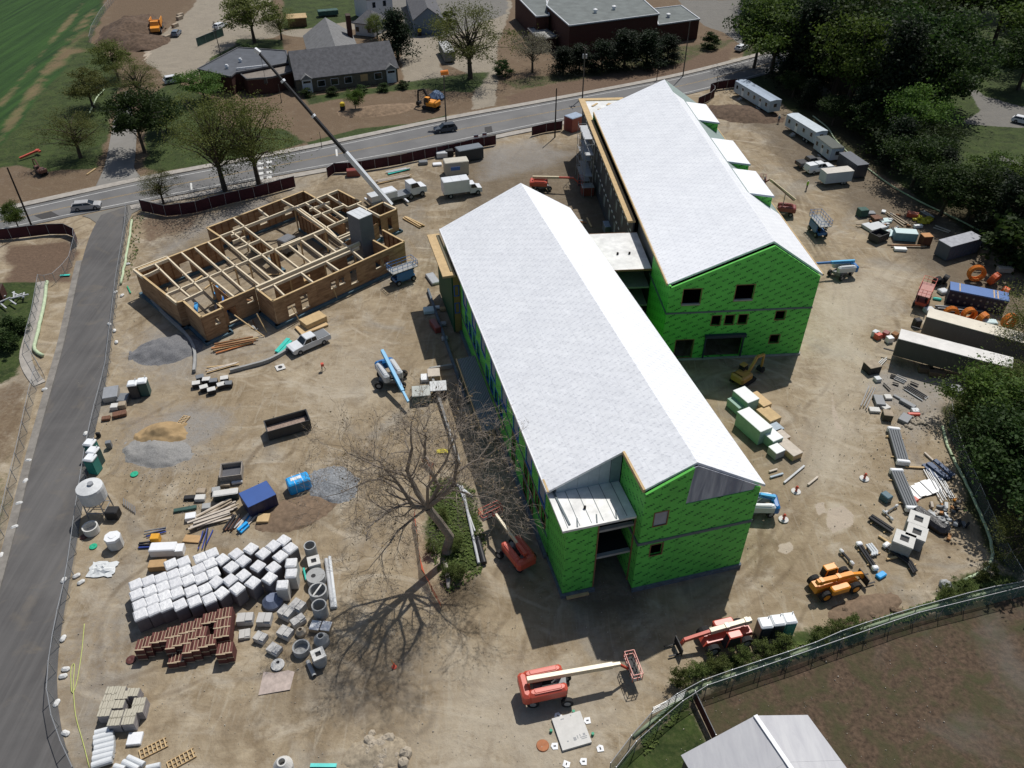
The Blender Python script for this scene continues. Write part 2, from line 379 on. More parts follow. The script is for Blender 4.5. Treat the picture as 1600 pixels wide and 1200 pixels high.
for k, v in chan.items():
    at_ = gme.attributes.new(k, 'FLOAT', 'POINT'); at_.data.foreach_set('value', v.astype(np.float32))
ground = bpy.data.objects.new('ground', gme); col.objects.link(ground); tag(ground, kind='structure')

t = NT('ground_soil'); V = t.tex()
n_big = t.noise(V, .045, 5, .6, .6); n_mid = t.noise(V, .35, 5, .65, .8); n_fin = t.noise(V, 2.2, 6, .7); n_peb = t.noise(V, 9, 3, .7)
c = t.mix(t.rng(n_mid, .32, .68), (.225, .175, .115), (.385, .318, .22))
c = t.mix(t.rng(n_big, .4, .66), c, t.mix(n_fin, (.22, .165, .10), (.30, .24, .16)))
sw = t.noise(t.mapv(V, (1, .6, 1), (0, 0, .6)), .16, 6, .62, 2.2)
c = t.mix(t.math('MULTIPLY', t.rng(sw, .5, .64), .62), c, t.mix(n_fin, (.13, .095, .058), (.21, .155, .09)))
sw2 = t.noise(t.mapv(V, (.7, 1, 1), (0, 3, -.5)), .11, 6, .65, 2.6)
c = t.mix(t.math('MULTIPLY', t.rng(sw2, .53, .66), .6), c, (.43, .38, .30))
sw3 = t.noise(t.mapv(V, (1, 1, 1), (3, 0, 0)), .07, 5, .6, 1)
c = t.mix(t.math('MULTIPLY', t.rng(sw3, .54, .66), .5), c, t.mix(n_peb, (.16, .155, .14), (.30, .285, .26)))
st = t.noise(t.mapv(V, (.25, 1.3, 1), (0, 0, .5)), .9, 4, .6, 1.2)
c = t.mix(t.math('MULTIPLY', t.rng(st, .5, .7), .4), c, (.19, .14, .082))
st2 = t.noise(t.mapv(V, (1.4, .22, 1), (0, 0, .7)), .8, 4, .6, 1.4)
c = t.mix(t.math('MULTIPLY', t.rng(st2, .54, .7), .4), c, (.39, .345, .27))
def masked(ch, colr, k=2.2, amt=1.0, base=None):
    a = t.attr(ch); f = t.math('ADD', a, t.math('MULTIPLY', t.math('SUBTRACT', n_fin, .5), .9)); f = t.math('ADD', f, t.math('MULTIPLY', t.math('SUBTRACT', n_mid, .5), .5))
    f = t.math('MULTIPLY', t.math('SUBTRACT', f, .5), k); f = t.math('ADD', f, .5, clamp=True)
    return f if amt == 1 else t.math('MULTIPLY', f, amt)
for rot, seed, colr, amt in ((.5, 3.1, (.13, .095, .06), .55), (2.1, 7.7, (.45, .39, .30), .5), (1.25, 1.3, (.15, .11, .07), .45)):
    wv = t.new('ShaderNodeTexWave', wave_type='BANDS'); wv.inputs['Scale'].default_value = .10; wv.inputs['Distortion'].default_value = 11; wv.inputs['Detail'].default_value = 2.5; wv.inputs['Detail Scale'].default_value = .55; wv.inputs['Detail Roughness'].default_value = .45; wv.inputs['Phase Offset'].default_value = seed
    t.L(t.mapv(V, (1, 1, 1), (0, 0, rot)), wv.inputs[0]); mk = t.rng(t.noise(t.mapv(V, (1, 1, 1), (0, seed, rot)), .09, 4, .65), .5, .62)
    c = t.mix(t.math('MULTIPLY', t.math('MULTIPLY', t.rng(wv.outputs[0], .86, 1.0), mk), amt), c, colr)
c = t.mix(t.math('MULTIPLY', t.rng(t.noise(V, .9, 6, .75, 1.5), .58, .72), .35), c, (.12, .09, .06))
c = t.mix(masked('rut', 0, 1.6, .75), c, (.125, .09, .055))
c = t.mix(masked('pale', 0, 1.4, .75), c, (.42, .37, .29))
c = t.mix(masked('dark_ground', 0, 1.3, .85), c, t.mix(n_mid, (.065, .05, .036), (.15, .118, .082)))  # darker brown tone, for damp patches and for ground simply set darker
c = t.mix(masked('orange', 0, 1.2, .6), c, (.3, .19, .085))
grav = t.mix(n_peb, (.13, .125, .12), (.36, .345, .32))
c = t.mix(masked('gravel', 0, 1.4, .85), c, grav)
c = t.mix(masked('soil', 0), c, t.mix(n_fin, (.07, .045, .028), (.19, .135, .085)))
c = t.mix(masked('mulch', 0), c, t.mix(n_fin, (.05, .032, .022), (.2, .135, .09)))
lotn = t.mix(n_mid, (.13, .125, .115), (.19, .18, .16)); pass
lotp = t.mix(n_mid, (.19, .165, .13), (.31, .27, .21)); c = t.mix(masked('lotp', 0, 5), c, lotp)
gr = t.mix(t.rng(n_mid, .35, .65), (.017, .03, .007), (.045, .07, .016)); gr = t.mix(t.math('MULTIPLY', t.rng(n_fin, .45, .75), .6), gr, (.095, .10, .04))
c = t.mix(masked('grass', 0, 3), c, gr)
fld = t.mix(t.rng(t.noise(t.mapv(V, (1.2, .05, 1), (0, 0, -.45)), .5, 4, .6), .35, .65), (.013, .037, .008), (.03, .075, .014))
c = t.mix(masked('field', 0, 3), c, fld)
c = t.mix(masked('scar', 0, 1.5, .8), c, (.17, .115, .065))
ff = t.math('MULTIPLY', masked('field', 0, 3), masked('rut', 0, 2)); c = t.mix(t.math('MULTIPLY', ff, .7), c, (.17, .125, .065))
mead = t.mix(t.rng(n_fin, .3, .7), (.034, .024, .016), (.13, .088, .058))
mead = t.mix(t.rng(n_mid, .44, .66), mead, t.mix(n_peb, (.03, .035, .014), (.085, .075, .038)))
mead = t.mix(t.math('MULTIPLY', t.rng(n_big, .53, .62), .45), mead, (.13, .12, .105))
c = t.mix(masked('meadow', 0, 4), c, mead)
c = t.mix(masked('leaf', 0, 1.5, .8), c, t.mix(n_fin, (.02, .016, .009), (.085, .06, .035)))
c = t.mix(masked('lot', 0, 5), c, lotn)
c = t.mix(masked('pud', 0, 5), c, t.mix(n_mid, (.36, .3, .235), (.42, .355, .28)))
t.bump(t.math('ADD', n_mid, t.math('MULTIPLY', n_fin, .5)), .55, .35)
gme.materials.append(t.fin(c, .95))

# ------------------------------------------------------------------ roads and pavements
def sheet(name, A, B, z, material, thick=0.0):
    """strip between two world polylines of the same length"""
    b = MB(); n = len(A)
    vs = [(p[0], p[1], z) for p in A] + [(p[0], p[1], z) for p in B]
    b.add(vs, [(i, i + 1, n + i + 1, n + i) for i in range(n - 1)])
    if thick:
        vs2 = [(p[0], p[1], z - thick) for p in A] + [(p[0], p[1], z - thick) for p in B]
        o = len(b.v); b.v += vs2
        for i in range(n - 1): b.f.append((i + 1, i, o + i, o + i + 1)); b.f.append((n + i, n + i + 1, o + n + i + 1, o + n + i))
        b.f.append((0, n, o + n, o)); b.f.append((n - 1, o + n - 1, o + 2 * n - 1, 2 * n - 1))
    ob = b.build(name, material); return tag(ob, kind='structure')
def resample(P, n):
    P = [Vector((p[0], p[1], 0)) for p in P]; L = [0]
    for i in range(len(P) - 1): L.append(L[-1] + (P[i + 1] - P[i]).length)
    out = []
    for k in range(n):
        s = L[-1] * k / (n - 1); i = 0
        while i < len(P) - 2 and L[i + 1] < s: i += 1
        out.append(P[i].lerp(P[i + 1], (s - L[i]) / max(1e-6, L[i + 1] - L[i])))
    return out
def smooth(P, it=3):
    for _ in range(it):
        P = [P[0]] + [(P[i - 1] + P[i] * 2 + P[i + 1]) / 4 for i in range(1, len(P) - 1)] + [P[-1]]
    return P
def offset(P, d):
    out = []
    for i, p in enumerate(P):
        t_ = (P[min(i + 1, len(P) - 1)] - P[max(i - 1, 0)]).normalized(); out.append(p + Vector((-t_.y, t_.x, 0)) * d)
    return out
far = [(-400, 420), (0, 332), (40, 323), (140, 301), (250, 276), (400, 250), (485, 233), (620, 205), (700, 187), (800, 170), (907, 150), (1065, 120), (1150, 98), (1260, 68), (1400, 25)]
near = [(-400, 452), (0, 362), (50, 351), (120, 336), (200, 320), (275, 305), (390, 284), (450, 270), (540, 256), (620, 242), (725, 220), (800, 204), (907, 183), (1075, 148), (1185, 120), (1290, 90), (1430, 42)]
FR = smooth(resample([at(*p) for p in far], 60), 6); NR = smooth(resample([at(*p) for p in near], 60), 6)
def asph(name, a, b, sc_=1.0, streak=None):
    t = NT(name); V = t.tex(); n1 = t.noise(V, .12, 5, .6, .5); n2 = t.noise(V, 6, 4, .7)
    c = t.mix(t.rng(n1, .35, .65), a, b); c = t.mix(t.math('MULTIPLY', n2, .35), c, tuple(q * .6 for q in a))
    if streak is not None:
        s = t.noise(t.mapv(V, (1.3, .03, 1), (0, 0, streak)), 1.0, 3, .6); c = t.mix(t.math('MULTIPLY', t.rng(s, .42, .68), .35), c, tuple(q * 1.3 for q in b))
        d2 = t.noise(V, .25, 4, .6, 1); c = t.mix(t.math('MULTIPLY', t.rng(d2, .55, .75), .35), c, (.2, .165, .12))
    t.bump(n2, .25, .02); return t.fin(c, .85)
m_road = asph('road_asphalt', (.135, .134, .134), (.185, .182, .178))
m_drive = asph('drive_asphalt', (.08, .077, .076), (.125, .12, .116), streak=-.1)
m_conc = mat('concrete_walk', (.33, .305, .27), .9, var=.2, scale=.8, bump=.2)
sheet('main_road', FR, NR, .012, m_road)
sheet('pavement', offset(FR, .25), offset(FR, 2.0), .12, m_conc, .2)
nn = offset(NR, -.6); sheet('pavement', nn[12:34], offset(NR, -2.3)[12:34], .10, m_conc, .2)
sheet('pavement', nn[:9], offset(NR, -2.2)[:9], .10, m_conc, .2)
m_white = mat('road_paint', (.55, .55, .53), .8, var=.25, scale=1.5); m_yel = mat('yellow_road_paint', (.42, .27, .07), .8, var=.2, scale=1.5)
CR = [(a + b) / 2 for a, b in zip(FR, NR)]
for d in (-.16, .10): tag(sheet('centre_line', offset(CR, d + .06), offset(CR, d - .0), .020, m_yel))
sheet('edge_line', offset(FR, -1.0), offset(FR, -1.16), .020, m_white); sheet('edge_line', offset(NR, 1.16), offset(NR, 1.0), .020, m_white)
# site drive
dl = [(158, 336), (146, 352), (131, 395), (121, 440), (100, 540), (72, 640), (48, 730), (20, 850), (-10, 960), (-45, 1080), (-90, 1200), (-130, 1300)]
dr = [(200, 322), (199, 338), (197, 360), (190, 400), (181, 460), (168, 590), (142, 700), (124, 830), (106, 920), (86, 1040), (86, 1120), (112, 1210), (170, 1330)]
DL = smooth(resample([at(*p) for p in dl], 40), 3); DR = smooth(resample([at(*p) for p in dr], 40), 3)
sheet('site_drive', DL, DR, .018, m_drive)
sheet('drive_kerb', offset(DL, .0)[6:36], offset(DL, -.9)[6:36], .13, mat('old_concrete', (.2, .185, .165), .9, var=.3, scale=.7), .25)
ln_l = [(197, 142), (186, 160), (177, 190), (170, 230), (163, 262), (146, 303)]; ln_r = [(200, 141), (203, 160), (214, 200), (212, 240), (209, 265), (224, 286)]
sheet('field_lane', resample([at(*p) for p in ln_l], 14), resample([at(*p) for p in ln_r], 14), .008, asph('lane_asphalt', (.19, .18, .165), (.245, .235, .215)))
cw = mat('old_concrete', (.2, .185, .165))
wk = [at(*p) for p in [(66, 440), (60, 480), (48, 520), (36, 560), (52, 590), (62, 600)]]
wk = smooth(resample(wk, 16), 2); sheet('path', offset(wk, .75), offset(wk, -.75), .05, m_conc, .15)
def patch0(pts, z, m): return tag(MB().add([(*at(*p)[:2], z) for p in pts], [tuple(range(len(pts)))]).build('lane_apron', m), kind='structure')
m_apr = asph('apron_asphalt', (.15, .14, .125), (.20, .19, .17)); patch0([(163, 262), (209, 262), (224, 282), (246, 277), (250, 282), (120, 310), (116, 306), (146, 298)], .006, m_apr); patch0([(128, 337), (235, 313), (240, 316), (206, 334), (198, 352), (146, 366), (150, 348), (140, 341)], .0065, m_apr)
# crossing bars, stop line and pavement patches on the road
def patch(name, pts, z, m): return tag(MB().add([(*at(*p)[:2], z) for p in pts], [tuple(range(len(pts)))]).build(name, m), kind='structure')
m_patch = mat('asphalt_patch', (.055, .053, .052), .9, scale=2)
patch('road_patch', [(53, 337), (80, 330), (94, 338), (68, 344)], .0165, m_patch)
patch('road_patch', [(757, 199), (768, 197), (770, 207), (758, 209)], .0165, m_patch)
for (x, y) in ((524, 239), (297, 292)): patch('stop_line', [(x, y - 6), (x + 3, y - 6), (x + 4, y + 5), (x + 1, y + 5)], .0205, m_white)
for k in range(4): patch('crossing_bar', [(402, 254 + k * 8), (411, 252.5 + k * 8), (412, 256 + k * 8), (403, 257.5 + k * 8)], .0205, m_white)
for k in range(4): patch('crossing_bar', [(416, 252 + k * 8), (424, 250.5 + k * 8), (425, 254 + k * 8), (417, 255.5 + k * 8)], .0205, m_white)
# ------------------------------------------------------------------ print patterned membranes
def printed(name, base, base2, ink, cw, ch, tilt, ink_amt, rough=.6, wr=.15, letters=5.0):
    """sheet material with a staggered, slanted line of printing on it; u runs along the wall, v up (or along the slope)"""
    t = NT(name); V = t.tex(); sp = t.new('ShaderNodeSeparateXYZ'); t.L(V, sp.inputs[0])
    u = t.math('ADD', sp.outputs[0], sp.outputs[1]) if name.startswith('wall') else sp.outputs[0]
    v = sp.outputs[2] if name.startswith('wall') else sp.outputs[1]
    uu = t.math('ADD', u, t.math('MULTIPLY', v, tilt)); vv = t.math('SUBTRACT', v, t.math('MULTIPLY', u, tilt))
    row = t.math('FLOOR', t.math('DIVIDE', vv, ch)); fv = t.math('FRACT', t.math('DIVIDE', vv, ch))
    us = t.math('ADD', t.math('DIVIDE', uu, cw), t.math('MULTIPLY', row, .37)); fu = t.math('FRACT', us)
    m = t.math('MULTIPLY', t.math('LESS_THAN', t.math('ABSOLUTE', t.math('SUBTRACT', fu, .5)), .27), t.math('LESS_THAN', t.math('ABSOLUTE', t.math('SUBTRACT', fv, .5)), .17))
    lt = t.math('GREATER_THAN', t.math('FRACT', t.math('ADD', t.math('MULTIPLY', uu, letters), t.math('MULTIPLY', vv, 1.7))), .28)
    nz = t.noise(V, 3.0, 3, .6); m = t.math('MULTIPLY', t.math('MULTIPLY', m, lt), t.rng(nz, .3, .5, .35, 1))
    n2 = t.noise(V, .25, 4, .6)
    seam = t.math('LESS_THAN', t.math('FRACT', t.math('DIVIDE', v, 1.22)), .03)
    c = t.mix(t.rng(n2, .35, .65), base, base2); c = t.mix(t.math('MULTIPLY', seam, .3), c, ink)
    if name.startswith('wall'):
        c = t.mix(t.math('MULTIPLY', t.math('LESS_THAN', t.math('FRACT', t.math('DIVIDE', u, 2.44)), .02), .3), c, ink); c = t.mix(t.math('MULTIPLY', t.rng(t.noise(t.mapv(V, (1, 1, .25)), .5, 5, .7), .52, .75), .3), c, (.10, .20, .07))
    else:
        c = t.mix(t.math('MULTIPLY', t.rng(t.noise(V, .35, 6, .75, 1.0), .5, .72), .3), c, (.62, .63, .65)); c = t.mix(t.math('MULTIPLY', t.math('LESS_THAN', t.math('FRACT', t.math('DIVIDE', u, 1.35)), .035), .22), c, ink)
    c = t.mix(t.math('MULTIPLY', m, ink_amt), c, ink)
    t.bump(t.noise(V, .8, 3, .5, .5), wr, .15); return t.fin(c, rough)
m_green = printed('wall_green_sheathing', (.135, .56, .095), (.115, .48, .08), (.016, .11, .025), 1.75, .8, .45, .92, letters=3.2)
m_roofw = printed('roof_white_membrane', (.77, .785, .81), (.82, .835, .855), (.44, .45, .50), 1.15, .62, .12, .38, rough=.45, wr=.55, letters=3.0)
m_fascia = mat('raw_lumber', (.50, .36, .19), .8, var=.15, scale=1.5)
m_ply = mat('plywood', (.43, .29, .145), .8, var=.16, scale=.9)
m_dark = mat('black_and_shade', (.018, .017, .016), .9)  # near-black: interior shade put into the colour; also plain black parts
m_slab = mat('concrete_slab', (.30, .30, .29), .85, var=.15, scale=.8, bump=.1)
m_steelg = mat('grey_flashing', (.11, .14, .15), .6, var=.15)
m_bluetape = mat('blue_flashing_tape', (.02, .12, .42), .6, var=.15)
m_glaz = mat('window_sheet_plastic', (.30, .33, .37), .35, var=.12, scale=1.2)
m_buck = mat('brown_wood_buck', (.22, .12, .065), .8)
m_plas = NT('reinforced_plastic_sheet')
_V = m_plas.tex(); _n = m_plas.noise(m_plas.mapv(_V, (1, 1, .12)), 1.1, 4, .6, .6)
m_plas.bump(_n, .5, .2); m_plas = m_plas.fin(m_plas.mix(m_plas.rng(_n, .4, .62), (.22, .24, .30), (.44, .46, .51)), .35)
m_deck = NT('metal_roof_deck'); _V = m_deck.tex()
_w = m_deck.new('ShaderNodeTexWave', wave_type='BANDS', bands_direction='X'); _w.inputs['Scale'].default_value = 1.6; m_deck.L(_V, _w.inputs[0])
m_deck.bump(_w.outputs[0], .6, .1); m_deck.b.inputs['Metallic'].default_value = .3
m_deck = m_deck.fin(m_deck.mix(_w.outputs[0], (.13, .145, .15), (.26, .28, .29)), .5)

class Bld:
    """a building: local x across, local y away from the camera along its ridge, shifted so its Empty stands at its base"""
    def __init__(s, name, label, cat, rz, ox, oy):
        s.rz = rz; s.o = (ox, oy); c, n = math.cos(rz), math.sin(rz)
        s.th = thing(name, label, cat, (ox * c - oy * n, ox * n + oy * c, 0), rz)
    def parts(s, name, mb, m, parent=None):
        mb.v = [(v[0] - s.o[0], v[1] - s.o[1], v[2]) for v in mb.v]; return mb.each(name, m, parent or s.th)
    def part(s, name, mb, m, parent=None, label=None, kind=None):
        mb.v = [(v[0] - s.o[0], v[1] - s.o[1], v[2]) for v in mb.v]
        o = mb.build(name, m, parent or s.th)
        if label: o['label'] = label
        if kind: o['kind'] = kind
        return o
    def w(s, x, y, z=0):
        c, n = math.cos(s.rz), math.sin(s.rz); return Vector((x * c - y * n, x * n + y * c, z))

def wall(mb, ax, a0, a1, p0, p1, z0, z1, holes=()):
    """wall running along ax ('x' or 'y') from a0 to a1, between planes p0 and p1, with rectangular holes (a, b, z, z)"""
    cs = sorted(set([a0, a1] + [h for H in holes for h in H[:2]])); zs = sorted(set([z0, z1] + [h for H in holes for h in H[2:]]))
    for i in range(len(cs) - 1):
        run = None
        for j in range(len(zs)):
            solid = j < len(zs) - 1 and not any(H[0] <= (cs[i] + cs[i + 1]) / 2 <= H[1] and H[2] <= (zs[j] + zs[j + 1]) / 2 <= H[3] for H in holes)
            if solid and run is None: run = zs[j]
            if not solid and run is not None:
                if ax == 'x': mb.box(cs[i], cs[i + 1], p0, p1, run, zs[j])
                else: mb.box(p0, p1, cs[i], cs[i + 1], run, zs[j])
                run = None
    return mb
def vprism(mb, ax, poly, p0, p1):
    """upright slab from a polygon of (along, z)"""
    n = len(poly); f = (lambda a, z, p: (a, p, z)) if ax == 'x' else (lambda a, z, p: (p, a, z))
    vs = [f(a, z, p0) for a, z in poly] + [f(a, z, p1) for a, z in poly]
    return mb.add(vs, [tuple(range(n)), tuple(range(2 * n - 1, n - 1, -1))] + [(i, n + i, n + (i + 1) % n, (i + 1) % n) for i in range(n)])
def roofslab(mb, pts, zf, th=.28):
    n = len(pts); vs = [(x, y, zf(x, y)) for x, y in pts] + [(x, y, zf(x, y) - th) for x, y in pts]
    return mb.add(vs, [tuple(range(n)), tuple(range(2 * n - 1, n - 1, -1))] + [(i, n + i, n + (i + 1) % n, (i + 1) % n) for i in range(n)])
def frame(b, name, ax, p, h, m, wdt=.12, out=.06, pane=None, sgn=-1, label=None, pane_in=.05, sill=None):
    """window: a frame round hole h on the outer face p (outwards = sgn), with a pane as its sub-part"""
    mb = MB(); a0, a1, z0, z1 = h; q0, q1 = sorted((p + sgn * out, p - sgn * .12)); k = wdt
    for (u0, u1, w0, w1) in ((a0 - k, a1 + k, z1, z1 + k), (a0 - k, a1 + k, z0 - k, z0), (a0 - k, a0, z0, z1), (a1, a1 + k, z0, z1)):
        if ax == 'x': mb.box(u0, u1, q0, q1, w0, w1)
        else: mb.box(q0, q1, u0, u1, w0, w1)
    f = b.part(name, mb, m, label=label)
    if pane:
        mp = MB(); r0, r1 = sorted((p - sgn * pane_in, p - sgn * (pane_in + .03)))
        if ax == 'x': mp.box(a0, a1, r0, r1, z0, z1)
        else: mp.box(r0, r1, a0, a1, z0, z1)
        b.part('pane', mp, pane, f)
    if sill:
        ms = MB(); r0, r1 = sorted((p + sgn * .12, p - sgn * .2))
        if ax == 'x': ms.box(a0 - .05, a1 + .05, r0, r1, z0 + .02, z0 + .2)
        else: ms.box(r0, r1, a0 - .05, a1 + .05, z0 + .02, z0 + .2)
        b.part('sill', ms, sill, f)
    return f

# ------------------------------------------------------------------ front building (green walls, long white roof)
B1 = Bld('school_building', 'long unfinished building with green sheathed walls and white membrane roof, nearest the camera', 'building', R(14.9), 26.5, 48)
zl = lambda x, y: 16.3 - .469 * (28.8 - x); zr = lambda x, y: 16.3 - .636 * (x - 28.8)
rf = MB(); roofslab(rf, [(28.8, 44.5), (28.8, 103.4), (16.65, 103.4), (16.65, 49.6), (24.05, 49.6), (24.05, 44.5)], zl)
roof_l = B1.part('roof', rf, m_roofw, label='wide left slope of the white roof with a notch at its front corner')
rf = MB(); roofslab(rf, [(28.8, 44.5), (36.55, 44.5), (36.55, 103.4), (28.8, 103.4)], zr); B1.part('roof', rf, m_roofw, label='steeper right slope of the white roof')
m_edge = mat('white_drip_edge', (.7, .71, .72), .5)
rf = MB(); rf.beam((16.6, 49.6, zl(16.6, 0) - .12), (16.6, 103.4, zl(16.6, 0) - .12), .1, .36); B1.part('drip_edge', rf, m_edge, roof_l)
rf = MB()
rf.beam((24.0, 44.45, zl(24, 0) - .1), (24.0, 49.55, zl(24, 0) - .1), .22, .4); rf.beam((16.72, 49.5, 10.62), (16.72, 51.2, 10.62), .2, .12); B1.parts('fascia_board', rf, m_fascia, roof_l)
G1h = [(25.25, 26.55, 9.25, 11.05), (25.4, 26.6, 4.95, 6.5)]
mb = wall(MB(), 'x', 24.05, 35.8, 44.1, 44.35, .35, 11.4, G1h)
vprism(mb, 'x', [(24.05, 11.4), (28.2, 11.4), (28.45, 16.0), (24.05, zl(24.05, 0) - .3)], 44.1, 44.35)
vprism(mb, 'x', [(35.8, 11.4), (35.8, 11.6), (35.2, 11.95), (35.1, 11.4)], 44.1, 44.35)
B1.part('front_wall', mb, m_green)
mb = vprism(MB(), 'x', [(28.0, 11.42), (35.7, 11.42), (35.7, 11.75), (28.8, 16.1), (28.35, 16.0)], 44.18, 44.25); B1.part('plastic_sheet', mb, m_plas, label='translucent plastic stapled over the open gable')
frame(B1, 'window', 'x', 44.1, G1h[0], m_buck, .1, .05, m_glaz); frame(B1, 'window', 'x', 44.1, G1h[1], m_buck, .1, .05)
mb = MB(); mb.box(24.0, 35.85, 44.02, 44.098, 6.85, 7.2); mb.box(23.95, 24.03, 44.02, 49.5, 6.85, 7.2); B1.parts('flashing_band', mb, m_steelg)
mb = MB(); wall(mb, 'y', 44.36, 49.6, 24.05, 24.3, .35, 13.7); B1.part('notch_side_wall', mb, m_green)
mb = MB(); wall(mb, 'y', 44.36, 103.0, 35.55, 35.8, .35, 11.5); B1.part('right_wall', mb, m_green)
mb = MB(); wall(mb, 'x', 17.1, 35.5, 102.7, 102.95, .35, 10.5)
vprism(mb, 'x', [(17.1, 10.5), (35.5, 10.5), (35.5, 11.5), (28.8, 15.9), (17.1, 10.55)], 102.7, 102.95); B1.part('back_wall', mb, m_green)
# left wall
up = [(y, y + 1.9, 6.3, 8.7) for y in (51.6, 56.4, 61.6, 66.8, 72.0, 77.2, 82.4, 87.8, 93.4, 98.2)]
mid = [(y, y + 1.25, 3.6, 5.5) for y in (51.2, 53.4, 55.6, 57.8, 62.8, 68.6, 70.9, 73.2, 75.5, 80.6, 82.9, 85.2, 87.5)]
low = [(y, y + 1.3, .7, 2.7) for y in (55.6, 58.0, 63.0)]
mb = wall(MB(), 'y', 50.4, 102.69, 17.1, 17.35, .35, 10.3, up + mid + low); B1.part('left_wall', mb, m_green)
for i, h in enumerate(up): frame(B1, 'window', 'y', 17.1, h, m_bluetape, .22, .05, m_glaz)
for i, h in enumerate(mid): frame(B1, 'window', 'y', 17.1, h, m_bluetape if i > 4 else m_buck, .14, .05, label='brown framed opening' if i < 5 else None)
for i, h in enumerate(low): frame(B1, 'window', 'y', 17.1, h, m_buck, .12, .05)
mb = MB(); mb.box(17.02, 17.098, 50.4, 100, 3.0, 3.25); mb.box(17.02, 17.098, 50.4, 70, 5.75, 5.95); B1.parts('flashing_band', mb, m_steelg)
m_bluefound = mat('blue_grey_foundation', (.12, .145, .17), .85, var=.3)
mb = MB(); mb.box(16.75, 17.09, 50.2, 103.1, -.3, .5); mb.box(17.1, 20.5, 45.0, 45.28, -.3, .32); mb.box(24, 35.9, 43.9, 44.09, -.3, .42); mb.box(35.81, 35.98, 44.0, 103, -.3, .42); mb.box(17.0, 17.18, 45.0, 50.1, -.3, .35)
B1.parts('foundation_wall', mb, m_bluefound)
mb = MB(); mb.box(17.5, 19.8, 44.7, 44.98, -.05, .18); B1.part('timber_sill', mb, m_fascia)
# recess with the low flat roof
mb = wall(MB(), 'y', 45.3, 50.38, 17.2, 17.4, .35, 9.7); B1.part('tower_side_wall', mb, m_green)
mb = wall(MB(), 'x', 17.41, 20.3, 45.3, 45.5, .35, 9.7); B1.part('tower_front_wall', mb, m_green)
mb = MB(); mb.box(16.75, 23.95, 45.05, 50.9, 9.75, 10.02); lowr = B1.part('low_roof', mb, mat('plaster_white_deck', (.68, .68, .66), .4, var=.22, scale=.6), label='flat metal topped roof in the front notch')
mb = MB()
for k in range(6): mb.box(17.3 + k * 1.15, 17.36 + k * 1.15, 45.3, 50.7, 10.022, 10.035)
B1.parts('seam', mb, m_steelg, lowr)
mb = MB(); mb.tube([(19.6, 47.2, 10.02), (19.6, 47.2, 10.3)], .13, 8); B1.part('vent_pipe', mb, m_dark, lowr)
mb = MB(); mb.beam((17.6, 45.6, 10.09), (17.35, 50, 10.09), .18, .1)
for k in range(3): mb.beam((18.2 + k * 1.9, 45.2, 10.05), (18.5 + k * 1.9, 46.2, 10.05), .12, .05)
B1.parts('loose_stud', mb, m_steelg, lowr)
m_bd = mat('blue_grey_wall_board', (.36, .42, .47), .7, var=.1)
for k in range(6):
    x0 = 17.6 + k * 1.07
    if k < 5: B1.part('wall_board', vprism(MB(), 'x', [(x0, 10.03), (x0 + 1.05, 10.03), (x0 + 1.05, zl(x0 + 1.05, 0) - .3), (x0, zl(x0, 0) - .3)], 49.75 + .012 * (k % 2), 49.85), m_bd)
B1.part('wall_board', vprism(MB(), 'x', [(22.97, 10.03), (24.0, 10.03), (24.0, zl(24, 0) - .3), (22.97, zl(22.97, 0) - .3)], 49.7, 49.8), mat('teal_grey_board', (.15, .22, .235), .7))
mb = MB()
for z in (8.35, 4.5): mb.box(20.31, 23.95, 45.35, 45.75, z, z + .28)
B1.parts('floor_slab', mb, m_slab)
mb = MB(); mb.box(20.3, 20.4, 45.2, 45.29, .35, 9.7); mb.box(23.9, 24.04, 45.2, 45.29, .35, 9.7); B1.parts('opening_trim', mb, m_buck)
mb = MB(); mb.box(17.45, 35.4, 50.3, 102.5, 3.2, 3.4); mb.box(24.4, 35.4, 44.5, 50.2, 3.2, 3.4); mb.box(17.45, 35.4, 50.3, 102.5, 5.85, 6.0); mb.box(24.4, 35.4, 44.5, 50.2, 7.0, 7.2); mb.box(17.45, 35.4, 50.3, 102.5, 9.6, 9.7); mb.box(24.4, 35.4, 44.5, 50.2, 11.3, 11.4)
mb.box(20.4, 24.0, 50.31, 50.5, 0.0, 9.6); mb.box(20.31, 23.95, 45.76, 50.3, 8.35, 8.6); mb.box(20.31, 23.95, 45.76, 50.3, 4.5, 4.75); B1.parts('interior_floor', mb, m_dark)  # floors behind the openings painted near-black to stand for shade
for k in range(3):
    mb = MB()
    for j in range(7): mb.beam((20.8, 50.2, .6 + j * .3 + k * 3), (22.4, 50.2, .6 + j * .3 + k * 3), .05, .05)
    mb.beam((20.8, 50.2, .4 + k * 3), (20.8, 50.2, 3 + k * 3), .06, .06); mb.beam((22.4, 50.2, .4 + k * 3), (22.4, 50.2, 3 + k * 3), .06, .06)
    B1.part('stair_rail', mb, m_steelg)
# plywood ledge at the far left end
mb = MB(); mb.box(14.75, 16.5, 91.6, 103.6, 9.5, 9.8); B1.parts('plywood_ledge', mb, m_fascia)
mb = MB(); mb.box(16.0, 16.3, 92.6, 103, 9.802, 9.9); B1.part('ledge_gutter', mb, mat('olive_membrane', (.12, .11, .07), .7))
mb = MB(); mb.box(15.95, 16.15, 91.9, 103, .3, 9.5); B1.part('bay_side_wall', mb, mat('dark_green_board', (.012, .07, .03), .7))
mb = MB(); mb.box(16.16, 17.05, 91.8, 92.0, .3, 9.5); B1.part('bay_front_wall', mb, mat('olive_sheathing', (.22, .165, .06), .8))
for z in (6.4, 3.6): frame(B1, 'window', 'x', 91.8, (16.3, 16.8, z, z + 1.5), m_bluetape, .12, .05, m_dark)
mb = MB(); mb.box(14.2, 14.5, 77, 104, -.2, .5); B1.part('foundation_kerb', mb, m_bluefound)
